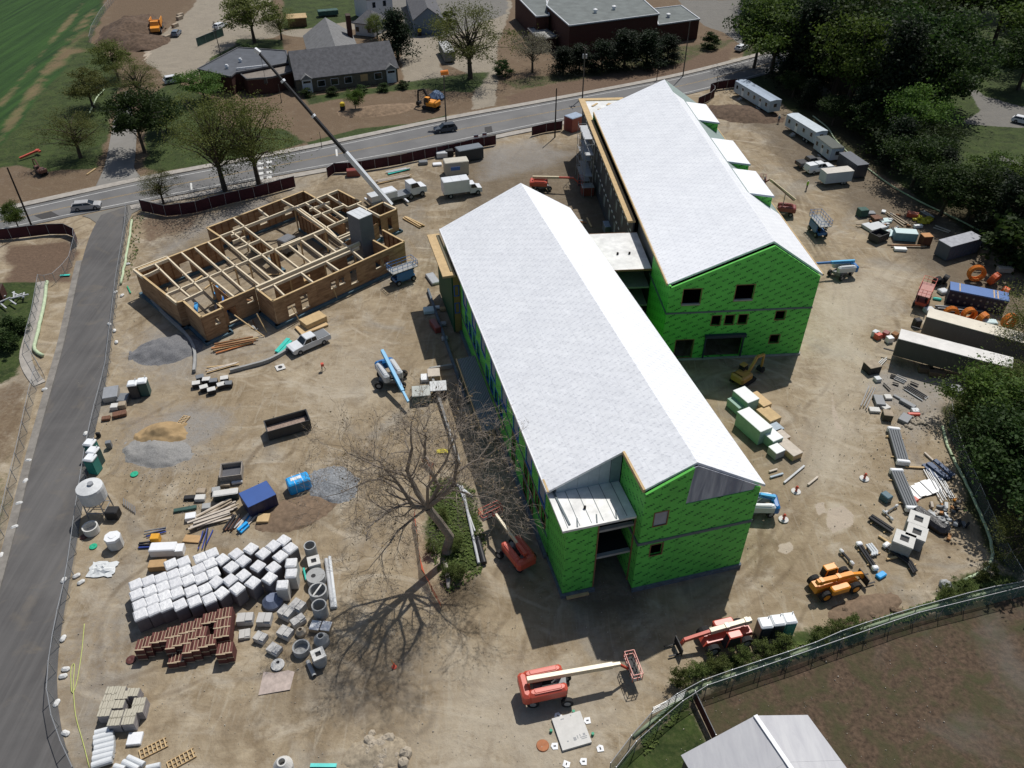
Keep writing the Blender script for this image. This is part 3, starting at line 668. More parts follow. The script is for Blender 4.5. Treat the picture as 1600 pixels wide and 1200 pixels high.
# lean-to metal canopy along the left wall
mb = MB(); roofslab(mb, [(14.3, 67.2), (16.7, 67.2), (16.7, 81.6), (14.3, 81.6)], lambda x, y: 3.3 + .08 * (x - 14.3), .15)
cn = B1.part('canopy_deck', mb, m_deck)
mb = MB(); mb.box(14.2, 14.29, 67.1, 81.7, 3.1, 3.4); B1.part('canopy_edge', mb, m_fascia, cn)
mb = MB()
for y in (67.5, 72, 76.5, 81.2): mb.box(14.35, 14.5, y, y + .15, 0, 3.14)
B1.parts('canopy_post', mb, m_steelg, cn)
# sill wall of the small yard beside it
Y1 = Bld('yard_foundation_wall', 'low grey concrete foundation wall enclosing a small yard beside the long green building', 'wall', R(14.9), 12, 70)
for s_ in ([(11.0, 84.3, 14.1, 84.3), (11.0, 84.3, 11.2, 66)]):
    mb = MB(); mb.beam((s_[0], s_[1], .25), (s_[2], s_[3], .25), .3, .6); Y1.part('wall_run', mb, m_slab)

# ------------------------------------------------------------------ rear building
B2 = Bld('school_building', 'rear unfinished building with green gable wall, three dormers and white membrane roof', 'building', R(4.4), 36, 86)
ql = lambda x, y: 17.4 - .444 * (39.3 - x); qr = lambda x, y: 17.4 - .68 * (x - 39.3)
mb = roofslab(MB(), [(39.3, 85.5), (39.3, 146.2), (26.6, 146.2), (26.6, 85.5)], ql); r2 = B2.part('roof', mb, m_roofw, label='broad left slope of white membrane')
mb = roofslab(MB(), [(39.3, 85.5), (46.8, 85.5), (46.8, 102.2), (41.4, 102.2), (41.4, 139.4), (39.3, 139.4)], qr); B2.part('roof', mb, m_roofw, label='steep right slope below the dormers')
mb = roofslab(MB(), [(41.42, 102.22), (46.8, 102.22), (46.8, 146.2), (39.3, 146.2), (39.3, 139.42), (41.42, 139.42)], qr); B2.part('roof', mb, mat('grey_green_slope', (.24, .30, .28), .7), label='grey part of the right slope between and behind the dormers')  # grey membrane behind the dormers, same grey carried on between them
mb = MB(); mb.beam((26.5, 85.5, ql(26.6, 0) - .1), (26.5, 146, ql(26.6, 0) - .1), .16, .34); mb.beam((46.88, 85.5, qr(46.8, 0) - .1), (46.88, 146, qr(46.8, 0) - .1), .14, .3); B2.parts('fascia_board', mb, m_fascia, r2)
F2 = [(28.55, 30.9, 8.85, 11.3), (35.4, 37.8, 9.2, 11.6), (41.5, 42.8, 5.95, 7.3), (41.5, 42.8, 2.1, 3.45), (32.95, 34.15, 5.5, 7.0), (34.75, 35.95, 5.5, 7.0), (36.55, 37.75, 5.5, 7.0), (28.6, 31.0, .35, 3.3), (32.7, 37.7, .35, 3.6)]
mb = wall(MB(), 'x', 26.7, 46.2, 84.8, 85.05, .2, 11.6, F2)
vprism(mb, 'x', [(26.7, 11.6), (46.2, 11.6), (46.2, qr(46.2, 0) - .3), (39.3, 17.1), (26.75, ql(26.75, 0) - .3)], 84.8, 85.05); B2.part('front_wall', mb, m_green)
for i, h in enumerate(F2[:7]): frame(B2, 'window', 'x', 84.8, h, m_buck, .09, .05, sill=m_slab if i < 2 else None)
frame(B2, 'door_opening', 'x', 84.8, F2[7], m_buck, .09, .05)
mb = MB(); mb.box(32.4, 38.0, 84.3, 84.79, 3.62, 4.05); mb.box(32.5, 32.69, 84.6, 84.79, .2, 3.6); mb.box(37.71, 37.9, 84.6, 84.79, .2, 3.6); B2.parts('garage_lintel', mb, mat('dark_blue_steel', (.03, .04, .06), .5))
mb = MB(); mb.box(26.65, 46.25, 84.72, 84.798, 7.55, 7.8); mb.box(26.6, 26.69, 84.72, 95, 7.55, 7.8); B2.parts('flashing_band', mb, m_steelg)
mb = MB(); mb.box(26.6, 46.3, 84.6, 84.78, -.3, .2); mb.box(46.21, 46.4, 84.8, 146, -.3, .2); B2.parts('foundation_wall', mb, m_slab)
mb = wall(MB(), 'y', 85.06, 94.2, 26.7, 26.95, .2, 11.7); B2.part('left_wall', mb, m_green, label='green part of the left wall')
mb = wall(MB(), 'y', 85.06, 146, 45.95, 46.2, .2, 12.4); B2.part('right_wall', mb, m_green)
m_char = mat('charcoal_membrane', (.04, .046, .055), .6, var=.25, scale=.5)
hs = [(y, y + 1.1, z, z + 1.6) for y in range(107, 145, 5) for z in (2.0, 6.0)]
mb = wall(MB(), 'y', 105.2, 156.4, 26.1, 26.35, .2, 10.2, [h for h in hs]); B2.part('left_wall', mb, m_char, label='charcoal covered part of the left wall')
for h in hs: frame(B2, 'window', 'y', 26.1, h, m_slab, .08, .05, m_glaz)
mb = MB()
for z in (4.3, 8.3):
    for y in range(106, 156, 2): mb.box(26.02, 26.098, y, y + .7, z, z + .25)
B2.parts('bracket', mb, m_edge)
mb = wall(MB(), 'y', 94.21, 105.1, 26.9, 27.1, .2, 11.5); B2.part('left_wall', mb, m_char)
mb = wall(MB(), 'x', 26.4, 46, 145.6, 145.8, .2, 11.6); vprism(mb, 'x', [(26.6, 11.6), (46, 11.6), (46, 12.4), (39.3, 17.0), (26.6, 11.62)], 145.6, 145.8); B2.part('back_wall', mb, m_green)
mb = MB(); mb.box(25.3, 26.45, 105.2, 157, 10.2, 10.5); mb.box(26.46, 34.2, 155.8, 157, 10.2, 10.5); B2.parts('plywood_ledge', mb, m_fascia)
mb = MB(); mb.box(26.46, 34.2, 146.3, 155.79, 10.1, 10.35); mb.box(27.0, 34, 146.0, 155.5, 0.1, 10.1); B2.parts('back_wing', mb, mat('plaster_white_deck', (.62, .62, .6)))
mb = MB(); mb.ob((29.5, 151, 10.42), (2.4, 1.1, .08), .3); mb.ob((31.5, 153, 10.44), (2.4, 1.1, .1), -.6); mb.ob((28, 153.5, 10.43), (2, .4, .1), .9); B2.parts('plywood_sheet', mb, m_fascia)
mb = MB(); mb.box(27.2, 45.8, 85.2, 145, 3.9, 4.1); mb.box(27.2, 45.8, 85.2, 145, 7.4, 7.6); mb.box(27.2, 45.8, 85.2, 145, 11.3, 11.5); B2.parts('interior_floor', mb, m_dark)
for (y0, y1) in ((130.4, 139.2), (113.3, 122.6), (102.3, 110.8)):
    mb = roofslab(MB(), [(41.6, y0), (45.5, y0), (45.5, y1), (41.6, y1)], lambda x, y: 15.75 - .16 * (x - 41.6), .22); dm = B2.part('dormer_roof', mb, m_roofw)
    for y in (y0 + .25, y1 - .45):
        mb = vprism(MB(), 'x', [(41.9, 15.45), (45.2, qr(45.2, 0) + .02), (45.2, 15.0)], y, y + .2); B2.part('dormer_cheek', mb, m_green, dm)
    mb = wall(MB(), 'y', y0 + .25, y1 - .25, 45.2, 45.35, qr(45.35, 0) - .1, 14.95, [(y0 + 1.5, y1 - 1.5, 13.7, 14.6)]); B2.part('dormer_front', mb, m_green, dm)
    mb = MB(); mb.beam((41.7, y0 - .02, 15.64), (45.5, y0 - .02, 15.02), .1, .26); B2.part('dormer_trim', mb, m_bd, dm)
# link between the two buildings
LK = Bld('link_building', 'flat roofed link with open floors joining the front and rear green buildings', 'building', R(4.4), 23, 95)
mb = MB(); mb.box(18.5, 26.6, 94.0, 104.4, 8.75, 9.0); lk = LK.part('flat_roof', mb, mat('plaster_white_deck', (.62, .62, .6)))
for x in (22.6, 24.3): LK.part('vent_pipe', MB().tube([(x, 98.2, 9.0), (x, 98.2, 9.3)], .16, 8), m_dark, lk)
mb = MB(); mb.box(18.5, 26.65, 93.9, 93.99, 8.72, 9.02); mb.box(18.5, 26.65, 104.41, 104.5, 8.72, 9.02); LK.parts('fascia_board', mb, m_buck, lk)
for z in (5.8, 2.8): LK.part('floor_slab', MB().box(18.5, 26.6, 94.1, 104.3, z, z + .25), m_slab)
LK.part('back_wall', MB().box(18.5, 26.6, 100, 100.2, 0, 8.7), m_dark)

# ------------------------------------------------------------------ neighbouring houses
m_shing = mat('grey_shingle_roof', (.105, .105, .112), .9, var=.28, scale=1.2, bump=.4)
m_shing2 = mat('light_grey_shingle_roof', (.165, .165, .165), .9, var=.22, scale=.9, bump=.3)
m_brickw = None
def brickmat(name, c1, c2, mortar, sx=1.0):
    t = NT(name); V = t.tex(); sp = t.new('ShaderNodeSeparateXYZ'); t.L(V, sp.inputs[0]); cb = t.new('ShaderNodeCombineXYZ')
    t.L(t.math('ADD', sp.outputs[0], sp.outputs[1]), cb.inputs[0]); t.L(sp.outputs[2], cb.inputs[1])
    br = t.new('ShaderNodeTexBrick'); t.L(cb.outputs[0], br.inputs[0])
    for i, c in ((1, c1), (2, c2), (3, mortar)): br.inputs[i].default_value = tuple(c) + (1,)
    br.inputs['Scale'].default_value = sx; br.inputs['Brick Width'].default_value = .4; br.inputs['Row Height'].default_value = .2; br.inputs['Mortar Size'].default_value = .012
    n = t.noise(V, 1.0, 4, .6); return t.fin(t.mix(t.math('MULTIPLY', n, .5), br.outputs[0], tuple(q * .5 for q in c1)), .9)
m_brickw = brickmat('dark_red_brick', (.085, .03, .022), (.06, .024, .018), (.07, .055, .045), 2)
m_block = brickmat('grey_concrete_block', (.17, .18, .2), (.145, .155, .175), (.11, .12, .135), 1)
m_clap = mat('weathered_shingle_siding', (.11, .1, .075), .9, var=.3, scale=1.5)
m_wpaint = mat('white_painted_wood', (.52, .54, .56), .6, var=.1)
m_glass = mat('dark_window_glass', (.012, .016, .02), .12, var=.1, spec=.6)
def gable_house(name, label, ra, rb, zr_, ze, hw, mwall, mroof, wins=(), doors=(), back=True, hip=0.0):
    A, Bp = at(*ra, zr_), at(*rb, zr_); d = (Bp - A); d.z = 0; L = d.length; d.normalize(); rz = math.atan2(d.y, d.x)
    c = (A + Bp) / 2; c.z = 0; t_ = thing(name, label, 'house', c, rz); h = L / 2
    mb = MB(); s = (zr_ - ze) / hw
    for sg in (-1, 1):
        n = 4; vs = [(-h + hip, 0, zr_), (h - hip, 0, zr_), (h + .3, sg * (hw + .4), ze - .4 * s), (-h - .3, sg * (hw + .4), ze - .4 * s)]
        vs += [(x, y, z - .18) for x, y, z in vs]
        mb.add(vs, [(0, 1, 2, 3), (7, 6, 5, 4), (0, 4, 5, 1), (1, 5, 6, 2), (2, 6, 7, 3), (3, 7, 4, 0)])
    if hip:
        for sg in (-1, 1): mb.add([(sg * (h - hip), 0, zr_ - .01), (sg * (h + .3), -hw - .4, ze - .4 * s), (sg * (h + .3), hw + .4, ze - .4 * s)], [(0, 1, 2)])
    mb.build('roof', mroof, t_)
    mb = MB(); mb.box(-h + .05, h - .05, -hw, hw, 0, ze - .1)
    if not hip: vprism(mb, 'y', [(-hw, ze - .1), (hw, ze - .1), (0, zr_ - .3)], -h + .05, h - .05)
    mb.build('wall', mwall, t_)
    for (x, z, w_, h_) in wins:
        f = MB().box(x - w_ / 2 - .1, x + w_ / 2 + .1, -hw - .06, -hw - .002, z - .1, z + h_ + .1).build('window', m_wpaint, t_)
        MB().box(x - w_ / 2, x + w_ / 2, -hw - .08, -hw - .062, z, z + h_).build('pane', m_glass, f)
    for (x, w_, h_) in doors:
        f = MB().box(x - w_ / 2, x + w_ / 2, -hw - .5, -hw - .002, 0, h_).build('door', m_wpaint, t_)
        mb = MB(); vprism(mb, 'x', [(x - w_ / 2 - .3, h_), (x + w_ / 2 + .3, h_), (x, h_ + 1.1)], -hw - .7, -hw + 1.2); mb.build('door_gable', m_shing2, f)
        MB().box(x - w_ * .38, x + w_ * .38, -hw - .52, -hw - .502, h_ * .72, h_ * .88).build('pane', m_glass, f)
    return t_
hA = gable_house('long_house', 'long grey shingled house with two white doors under little gables, beyond the road', (450, 80), (608, 63), 8, 3.6, 6.4, m_clap, m_shing,
    wins=[(-6.5, 1.1, 1.7, 1.3), (-3.3, 1.1, 1.7, 1.4), (0, 1.1, 1.7, 1.4), (7.4, 1.2, 1.7, 1.4)], doors=[(-9.9, 2.3, 3.2), (10.6, 2.3, 3.3)])
MB().box(3.0, 4.8, -6.46, -6.41, 1.1, 2.7).build('boarded_window', m_ply, hA)
hA2 = gable_house('rear_house', 'tall grey gabled house end rising behind the long grey house', (508, 27), (524, 72), 7.5, 3.4, 6.2, m_clap, m_shing2)
MB().box(-9, -6.5, 5, 6.2, 3, 9.2).build('chimney', m_brickw, hA2)
hB = gable_house('white_cottage', 'white cottage with grey hipped roof at the top edge behind the long house', (562, 14), (592, 17), 6, 3.6, 4, m_wpaint, m_shing, wins=[(-2.2, 1, 1, 1.3), (1.5, 1, 1, 1.3)], hip=2.5)
gable_house('white_house', 'white two storey house cut by the top edge of the photo', (560, -22), (600, -28), 9, 6.4, 4.5, m_wpaint, m_shing, wins=[(-2, 3.6, 1, 1.5), (1.5, 3.6, 1, 1.5)])
gable_house('blue_house', 'blue grey house beside the driveway at the top edge', (652, -30), (668, 12), 7, 4.2, 4, mat('blue_grey_siding', (.13, .17, .22), .8), m_shing, wins=[(2, 1.2, 1, 1.3)])
shd = gable_house('garden_shed', 'small brown shed with pale roof on the lawn behind the tree', (447, 22), (477, 20), 3.3, 2.7, 1.9, mat('brown_boards', (.12, .075, .04), .85), m_fascia)
def flat_building(name, label, parts, cat='building'):
    """parts: (roof corner pixels, height, wall material, roof material)"""
    P0 = [at(*p, parts[0][1]) for p in parts[0][0]]; c = sum(P0, Vector()) / len(P0); c.z = 0; t_ = thing(name, label, cat, c)
    for pts, z, mw, mr in parts:
        P = [at(*p, z) - c for p in pts]; area = sum(P[i].x * P[(i + 1) % len(P)].y - P[(i + 1) % len(P)].x * P[i].y for i in range(len(P)))
        if area < 0: P = P[::-1]
        MB().prism([(p.x, p.y) for p in P], 0, z - .25).build('wall', mw, t_)
        ctr = sum(P, Vector()) / len(P); Q = [ctr + (p - ctr) * 1.012 for p in P]
        rf = MB().prism([(p.x, p.y) for p in Q], z - .249, z).build('roof', mr, t_)
        e = MB()
        for i in range(len(Q)):
            a, b = Q[i], Q[(i + 1) % len(Q)]; e.beam((a.x, a.y, z + .06), (b.x, b.y, z + .06), .28, .28)
        e.build('parapet', m_wpaint if z > 4.5 else m_shing, rf)
    return t_, c
m_flat = mat('grey_flat_roof', (.135, .15, .145), .85, var=.22, scale=.4)
m_flatd = mat('dark_flat_roof', (.085, .092, .105), .85, var=.2, scale=.5)
fs, fc = flat_building('brick_school', 'dark red brick building with large flat grey roof at the top edge', [([(855, 9), (890, 40), (1029, 22), (980, -22), (860, -8)], 8, m_brickw, m_flat),
    ([(1022, 14), (1064, 9), (1093, 30), (1029, 39)], 5.2, m_brickw, m_flat), ([(805, -8), (838, 26), (858, 24), (850, -15)], 6.5, m_brickw, m_flat)])
for q, z in (((930, 20), 8), ((959, 15), 8), ((1044, 27), 5.2)):
    p = at(*q, z) - fc; MB().lathe((p.x, p.y, z), [(.4, 0), (.4, .5), (.62, .55), (.62, .9), (.2, 1.1), (0, 1.1)], 10).build('roof_vent', m_edge, fs)
fs2, _ = flat_building('entry_canopy', 'small pale flat canopy on posts in front of the brick building', [([(825, 45), (847, 41), (870, 57), (843, 63)], 3, m_brickw, m_slab)], 'canopy')
fd, fdc = flat_building('garage_building', 'low brick garage with dark flat roof beside the long grey house', [([(310, 108), (372, 75), (446, 80), (452, 98), (368, 114), (361, 120)], 4.2, m_brickw, m_flatd),
    ([(386, 124), (372, 112), (452, 99), (456, 112), (424, 121)], 3.7, m_brickw, mat('gravel_roof', (.19, .165, .14), .9, var=.25, scale=.8, bump=.3))])
for q in ((355, 107), (376, 97)):
    p = at(*q, 4.2) - fdc; MB().lathe((p.x, p.y, 4.2), [(.35, 0), (.35, .5), (.5, .55), (.3, .95), (0, 1)], 8).build('roof_vent', m_edge, fd)
p = at(411, 141) - fdc; gd = MB().ob((p.x, p.y - .1, 1.6), (3.8, .12, 2.8), head((395, 146), (424, 143))).build('garage_door', m_wpaint, fd)
a0 = head((395, 146), (424, 143))
for i in range(3):
    for j in range(2):
        q = Vector((math.cos(a0), math.sin(a0), 0)) * (i - 1) * 1.2; MB().ob((p.x + q.x + .03, p.y + q.y - .19, 1.5 + j * .75), (.8, .04, .4), a0).build('pane', m_glass, gd)
# ladder frame leaning on the garage roof
lf = thing('roof_rack_frame', 'white ladder frame standing against the brick garage wall', 'frame', at(376, 137), a0)
mb = MB()
for x in (0, 2.0): mb.beam((x, 0, 0), (x, 0, 4.6), .14, .14)
for k in range(7): mb.beam((0, 0, .5 + k * .6), (2.0, 0, .5 + k * .6), .1, .1)
mb.beam((0, -.1, 4.6), (7, -.1, 4.7), .25, .2); mb.build('frame', m_edge, lf)
# barn roof at the bottom right
bn = Bld('barn', 'barn with pale grey metal roof cut by the bottom edge', 'barn', 0, 20, 30)
A = at(1180, 1118, 5.5); 
rr = head((1180, 1118), (1246, 1215), 5.5); bd = Vector((math.cos(rr), math.sin(rr), 0)); bl = at(1064, 1180, 3.4); br_ = at(1262, 1117, 4.0)
th = thing('barn', 'barn with pale grey ribbed metal roof cut by the bottom edge', 'barn', (A.x, A.y, 0)); bpy.data.objects.remove(bn.th)
m_metal = NT('pale_metal_roofing'); _V = m_metal.tex(); _n = m_metal.noise(m_metal.mapv(_V, (1, .2, 1), (0, 0, 1.1)), 1.2, 5, .7, .5)
m_metal.b.inputs['Metallic'].default_value = .15; m_metal = m_metal.fin(m_metal.mix(m_metal.rng(_n, .35, .65), (.42, .42, .44), (.50, .50, .51)), .5)
for nm, e, lb in (('roof', bl, 'left slope of the metal roof'), ('roof', br_, 'right slope of the metal roof')):
    for k in range(9):                                     # overlapping roofing sheets running from ridge to eave
        t0, t1 = k * 2.0, k * 2.0 + 2.03; z_ = .012 * (k % 2)
        vs = []
        for dz in (z_, z_ - .08):
            for (q, t_) in ((A, t0), (A, t1), (e, t1), (e, t0)):
                p = q + bd * t_ - Vector((A.x, A.y, 0)); vs.append((p.x, p.y, p.z + dz))
        MB().add(vs, [(0, 1, 2, 3), (7, 6, 5, 4), (0, 4, 5, 1), (1, 5, 6, 2), (2, 6, 7, 3), (3, 7, 4, 0)]).build('roof_sheet', m_metal, th)
mb = MB(); p2 = bd * 18.1
mb.beam((0, 0, A.z + .05), (p2.x, p2.y, A.z + .05), .35, .08); mb.build('ridge_cap', m_edge, th)
q1 = bl - Vector((A.x, A.y, 0)); q2 = br_ - Vector((A.x, A.y, 0)); mb = MB()
for k in (0.12, 17.6):
    o = bd * k; mb.add([(q1.x * .95 + o.x, q1.y * .95 + o.y, 0), (q2.x * .95 + o.x, q2.y * .95 + o.y, 0), (q2.x * .95 + o.x, q2.y * .95 + o.y, q2.z - .2), (o.x, o.y, A.z - .15), (q1.x * .95 + o.x, q1.y * .95 + o.y, q1.z - .2)], [(0, 1, 2, 3, 4)])
for q in (q1, q2): o1 = bd * .12; o2 = bd * 17.6; mb.add([(q.x * .95 + o1.x, q.y * .95 + o1.y, 0), (q.x * .95 + o2.x, q.y * .95 + o2.y, 0), (q.x * .95 + o2.x, q.y * .95 + o2.y, q.z - .2), (q.x * .95 + o1.x, q.y * .95 + o1.y, q.z - .2)], [(0, 1, 2, 3)])
mb.build('wall', m_clap, th)
# ------------------------------------------------------------------ wood framed building, in its own plan axes u (towards the road bend) and v (towards the camera)
TH = 4.35
O_ = at(209, 420, TH); O_.z = 0; TA = R(45.6); TU = Vector((math.cos(TA), math.sin(TA), 0)); TV = Vector((math.sin(TA), -math.cos(TA), 0))
TB = thing('wood_framed_building', 'single storey wood framed building under construction with plywood walls and open cream roof beams', 'building', O_, TA)
def uv(u, v, z=0): return (u, -v, z)
m_glu = mat('cream_glulam_beam', (.66, .56, .40), .6, var=.08, scale=.8)
m_osb = NT('brown_wall_sheathing'); _V = m_osb.tex(); _n = m_osb.noise(m_osb.mapv(_V, (.6, .6, 2.5)), .9, 5, .65, .4)
m_osb = m_osb.fin(m_osb.mix(m_osb.rng(_n, .33, .68), (.20, .115, .062), (.42, .265, .15)), .85)
m_stud = mat('brown_stud', (.24, .12, .055), .85)
m_found = mat('blue_foundation_coating', (.075, .13, .165), .7, var=.25, scale=.7)
def twall(u0, v0, u1, v1, holes=(), h=TH, top=True):
    """sheathed wall along a plan line, panel by panel, with studs and a top plate; holes (s0, s1, z0, z1) along its length"""
    L = math.hypot(u1 - u0, v1 - v0); a = math.atan2(-(v1 - v0), u1 - u0); n = max(1, round(L / 2.44)); M = Matrix.Translation((u0, -v0, 0)) @ Matrix.Rotation(a, 4, 'Z')
    for i in range(n):
        s0, s1 = L * i / n, L * (i + 1) / n - .015; hh = [(max(s0, x[0]), min(s1, x[1]), x[2], x[3]) for x in holes if x[1] > s0 and x[0] < s1]
        j = .012 * (i % 2); mb = wall(MB(), 'x', s0, s1, -.08 - j, .0 - j, .35, h - .1, hh); mb.v = [tuple(M @ Vector(p)) for p in mb.v]; o = mb.build('wall_panel', m_osb, TB)
    for i in range(int(L / 1.22) + 1):
        x = min(L - .05, i * 1.22 + .3)
        if any(q[0] - .1 < x < q[1] + .1 for q in holes): continue
        mb = MB().box(x, x + .07, .002, .14, .35, h - .1); mb.v = [tuple(M @ Vector(p)) for p in mb.v]; mb.build('stud', m_stud, TB)
    for (q0, q1, z0, z1) in holes:
        for zz, m_ in ((z0, m_glu), (z1, m_stud)):
            mb = MB().box(q0 - .08, q1 + .08, -.16, .02, zz - .06, zz + .08); mb.v = [tuple(M @ Vector(p)) for p in mb.v]; mb.build('window_frame', m_, TB)
    if top:
        mb = MB().box(-.12, L + .1, -.14, .16, h - .1, h); mb.v = [tuple(M @ Vector(p)) for p in mb.v]; mb.build('top_plate', m_fascia, TB)
    mb = MB().box(-.45, L + .35, -.5, .25, -.1, .34); mb.v = [tuple(M @ Vector(p)) for p in mb.v]; mb.build('foundation_wall', m_found, TB)
def tb(u0, v0, u1, v1, w_=.22, h=.5, z=TH + .02, m=None): MB().beam(uv(u0, v0, z - h / 2), uv(u1, v1, z - h / 2), w_, h).build('roof_beam', m or m_glu, TB)
# the outside face of each wall is on the left hand going along it
twall(.0, .5, .0, 13.1); twall(0, 13.1, 1.0, 13.3); twall(.9, 13.4, .6, 18.9); twall(.6, 18.9, 3.8, 18.9, [(1.7, 2.3, 2.3, 3.3)]); twall(3.85, 18.9, 3.95, 17.4)
twall(4.0, 17.5, 9.8, 17.5, [(.9, 2.3, .6, 2.9), (4.2, 5.2, 2.4, 3.3)]); twall(9.9, 17.6, 9.7, 22.4)
twall(9.7, 22.4, 33.6, 22.4, [(2.0, 3.3, .8, 2.6), (4.3, 5.5, .9, 3.3), (9.6, 10.5, 2.0, 3.2), (11.1, 12.1, 2.0, 3.2), (13.2, 14.4, 1.2, 3.6), (18.0, 19.0, 1.9, 3.2), (19.6, 20.6, 1.9, 3.2)])
twall(33.65, 22.4, 33.7, 17.0); twall(30.5, 18.4, 30.5, 22.2); twall(14.2, .4, .5, .4, [(6, 7.6, .5, 2.6)]); twall(14.2, -3.9, 14.2, .3); twall(32.9, -4.2, 14.2, -4.0, [(3, 4.4, 1.2, 2.8), (8, 9.4, 1.2, 2.8), (13, 14.4, 1.2, 2.8)])
twall(32.8, -.3, 32.9, -4.2); twall(37.3, -.3, 32.9, -.3); twall(37.4, 6.3, 37.4, -.2); twall(40.0, 12.8, 40.0, 9.2); twall(36.4, 12.8, 40.0, 12.8, [(1.4, 2.2, 1.2, 3.4)]); twall(40, 9.2, 36.6, 9.4)
for q in ((-.1, 0, -.1, 2.9), (-.1, 0, 5.3, 0), (-.1, 2.9, .9, 2.9), (.3, .8, 5, .8), (2.9, .8, 2.2, 10), (5.2, 0, 4.4, 10), (7.4, .5, 6.8, 10), (9.6, .5, 8.9, 10), (11.9, .5, 11.1, 10), (14.2, .3, 13.4, 10), (18.6, .2, 17.9, 10), (16.3, 0, 15.7, 10), (.9, 2.9, 2.8, 2.6),
          (0, 10, 27.4, 9.9), (14.2, 0, 28.2, -.1), (0, 10.1, 0, 13.1), (2.2, 10, 2.1, 13), (4.4, 10, 4.1, 12.9), (1, 13.2, 4.1, 12.9), (6.8, 10, 6.5, 17.5), (8.9, 10, 8.3, 17.5), (11.1, 10, 10.7, 17.6), (13.4, 10.1, 12.8, 17.5), (15.7, 10.1, 15.0, 17.5), (18, 10.1, 17.4, 17.6), (20.3, 10.1, 19.6, 17.6), (22.6, 10.1, 21.9, 17.6), (25, 10.1, 24.2, 17.6), (27.4, 9.8, 26.4, 17.7),
          (12.2, 18.7, 11.7, 22.3), (16.9, 18.8, 16.6, 22.3), (21.4, 18.8, 21.2, 22.3), (26.3, 18, 25.7, 22.4), (19, -3.9, 18.7, 0), (23.7, -4, 23.3, -.1), (28.3, -4.2, 28.3, -.3), (32.7, -.3, 31.8, 9.7), (28.3, 0, 27.4, 9.7), (28.75, 0, 27.85, 9.7), (30.5, 0, 29.8, 9.7),
          (35, -.2, 34.6, 6.4), (28.2, 5, 34.6, 5.3), (27.6, 9.7, 36.4, 9.5), (28.3, -.1, 37.3, -.2), (27.9, 9.8, 27.0, 14), (27, 13.8, 31.9, 13.8), (27, 14.5, 30, 14.5), (36.4, 6.4, 36.4, 12.7), (34.6, 6.4, 37.3, 6.4), (29.6, 2.4, 33.6, 2.5), (14.8, 3, 17, 3), (13.9, 5.6, 18.2, 5.6), (15.6, 1.1, 17.2, 1.1), (26.4, 17.8, 28.6, 17.8), (39.9, 12.7, 39.9, 9.4)):
    tb(*q)
tb(9.9, 17.8, 28.4, 17.8, .34, .6, TH + .25); tb(9.9, 18.7, 27.6, 18.7, .26, .45); tb(9.9, 18.7, 9.9, 17.9); tb(19.0, 10.35, 27.2, 10.3, .2, .6, TH + .2); tb(19.4, 9.6, 23, 9.6, .2, .3)
for q in ((6.7, 10), (13.4, 10), (18, 10), (22.6, 10), (27.4, 9.8), (27.4, 17.6), (21.5, 18), (18.3, .2), (28.2, 0), (15.5, 17.6), (33, 9.7), (11, 10)):
    mb = MB(); mb.box(q[0] - .1, q[0] + .1, -q[1] - .1, -q[1] + .1, 0, TH - .5); mb.build('post', m_fascia, TB)
for q in ((6.9, 10.4, 6.6, 17, [(2, 3, .3, 2.6)]), (18.6, 9.6, 18.9, .6, [(3, 4.2, .3, 2.6)]), (27.9, 9.4, 28.4, .4, []), (28, 14.2, 36, 12.6, [(2, 3, .3, 2.6)]), (12.9, 17.2, 26, 17.3, [(5, 6.2, .3, 2.6), (9, 10.2, .3, 2.6)]), (32.4, .3, 31.8, 9, [])): twall(*q[:4], q[4], 3.3, False)
sh = thing('block_shaft', 'tall grey concrete block shaft with pale cap rising out of the wood framed building', 'shaft', O_, TA)
mb = MB(); mb.box(28.5, 31.0, -18.4, -15.3, 0, 8.6); mb.build('shaft_wall', m_block, sh); mb = MB()
for k in range(3): mb.box(28.45 + k * .87, 29.28 + k * .87, -18.45, -15.25, 8.602, 8.7)
mb.each('cap_sheet', mat('pale_cap_sheet', (.55, .57, .58), .5, var=.1), sh)
def tw(u, v, z=0): return O_ + TU * u + TV * v + Vector((0, 0, z))
c_ = thing('material_lift', 'dark covered machine standing inside the roofless court of the wood framed building', 'machine', tw(22.8, 5.2), TA + .2)
mb = MB(); mb.rbox((0, 0, .5), (2.6, 1.9, 2.2), 0, .15); mb.build('cover', mat('grey_tarp_cover', (.15, .155, .165), .6), c_); mb = MB()
for x in (-.9, .9):
    for y in (-.9, .9): mb.tube([(x, y - .1, .35), (x, y + .1, .35)], .35, 10)
mb.each('wheel', m_dark, c_)
lu = thing('lumber_stack', 'bright sawn sheet stack lying on the floor between the roof beams', 'lumber', tw(19.8, 14.8), TA); mb = MB()
for k in range(4): mb.ob((0, 0, .1 + k * .12), (2.6, 1.5, .1), rnd.uniform(-.1, .1))
mb.each('sheet', m_ply, lu)
ln_ = thing('blue_lift_machine', 'blue machine parked inside the wood framed building near its front left corner', 'machine', tw(6.4, 13.6), TA + .9); mb = MB(); mb.rbox((0, 0, .4), (2.2, 1.1, 1.0), 0, .15); mb.build('body', mat('genie_blue', (.015, .13, .42), .45), ln_)
mb = MB(); mb.beam((-1, 0, 1.5), (2.6, .2, 1.9), .3, .3); mb.build('arm', mat('genie_blue', (.015, .13, .42)), ln_)
for q, l in (((3.1, 11.3), 'blue insulation roll on the floor of the front left room'), ((7.6, 9.2), 'blue insulation roll lying across the floor under the second beam')):
    t_ = thing('insulation_roll', l, 'insulation', tw(*q, .3), TA + 1.0); MB().ob((0, 0, .8), (2.4, .5, .5)).build('roll', mat('sky_blue_foam', (.05, .28, .6), .5), t_)
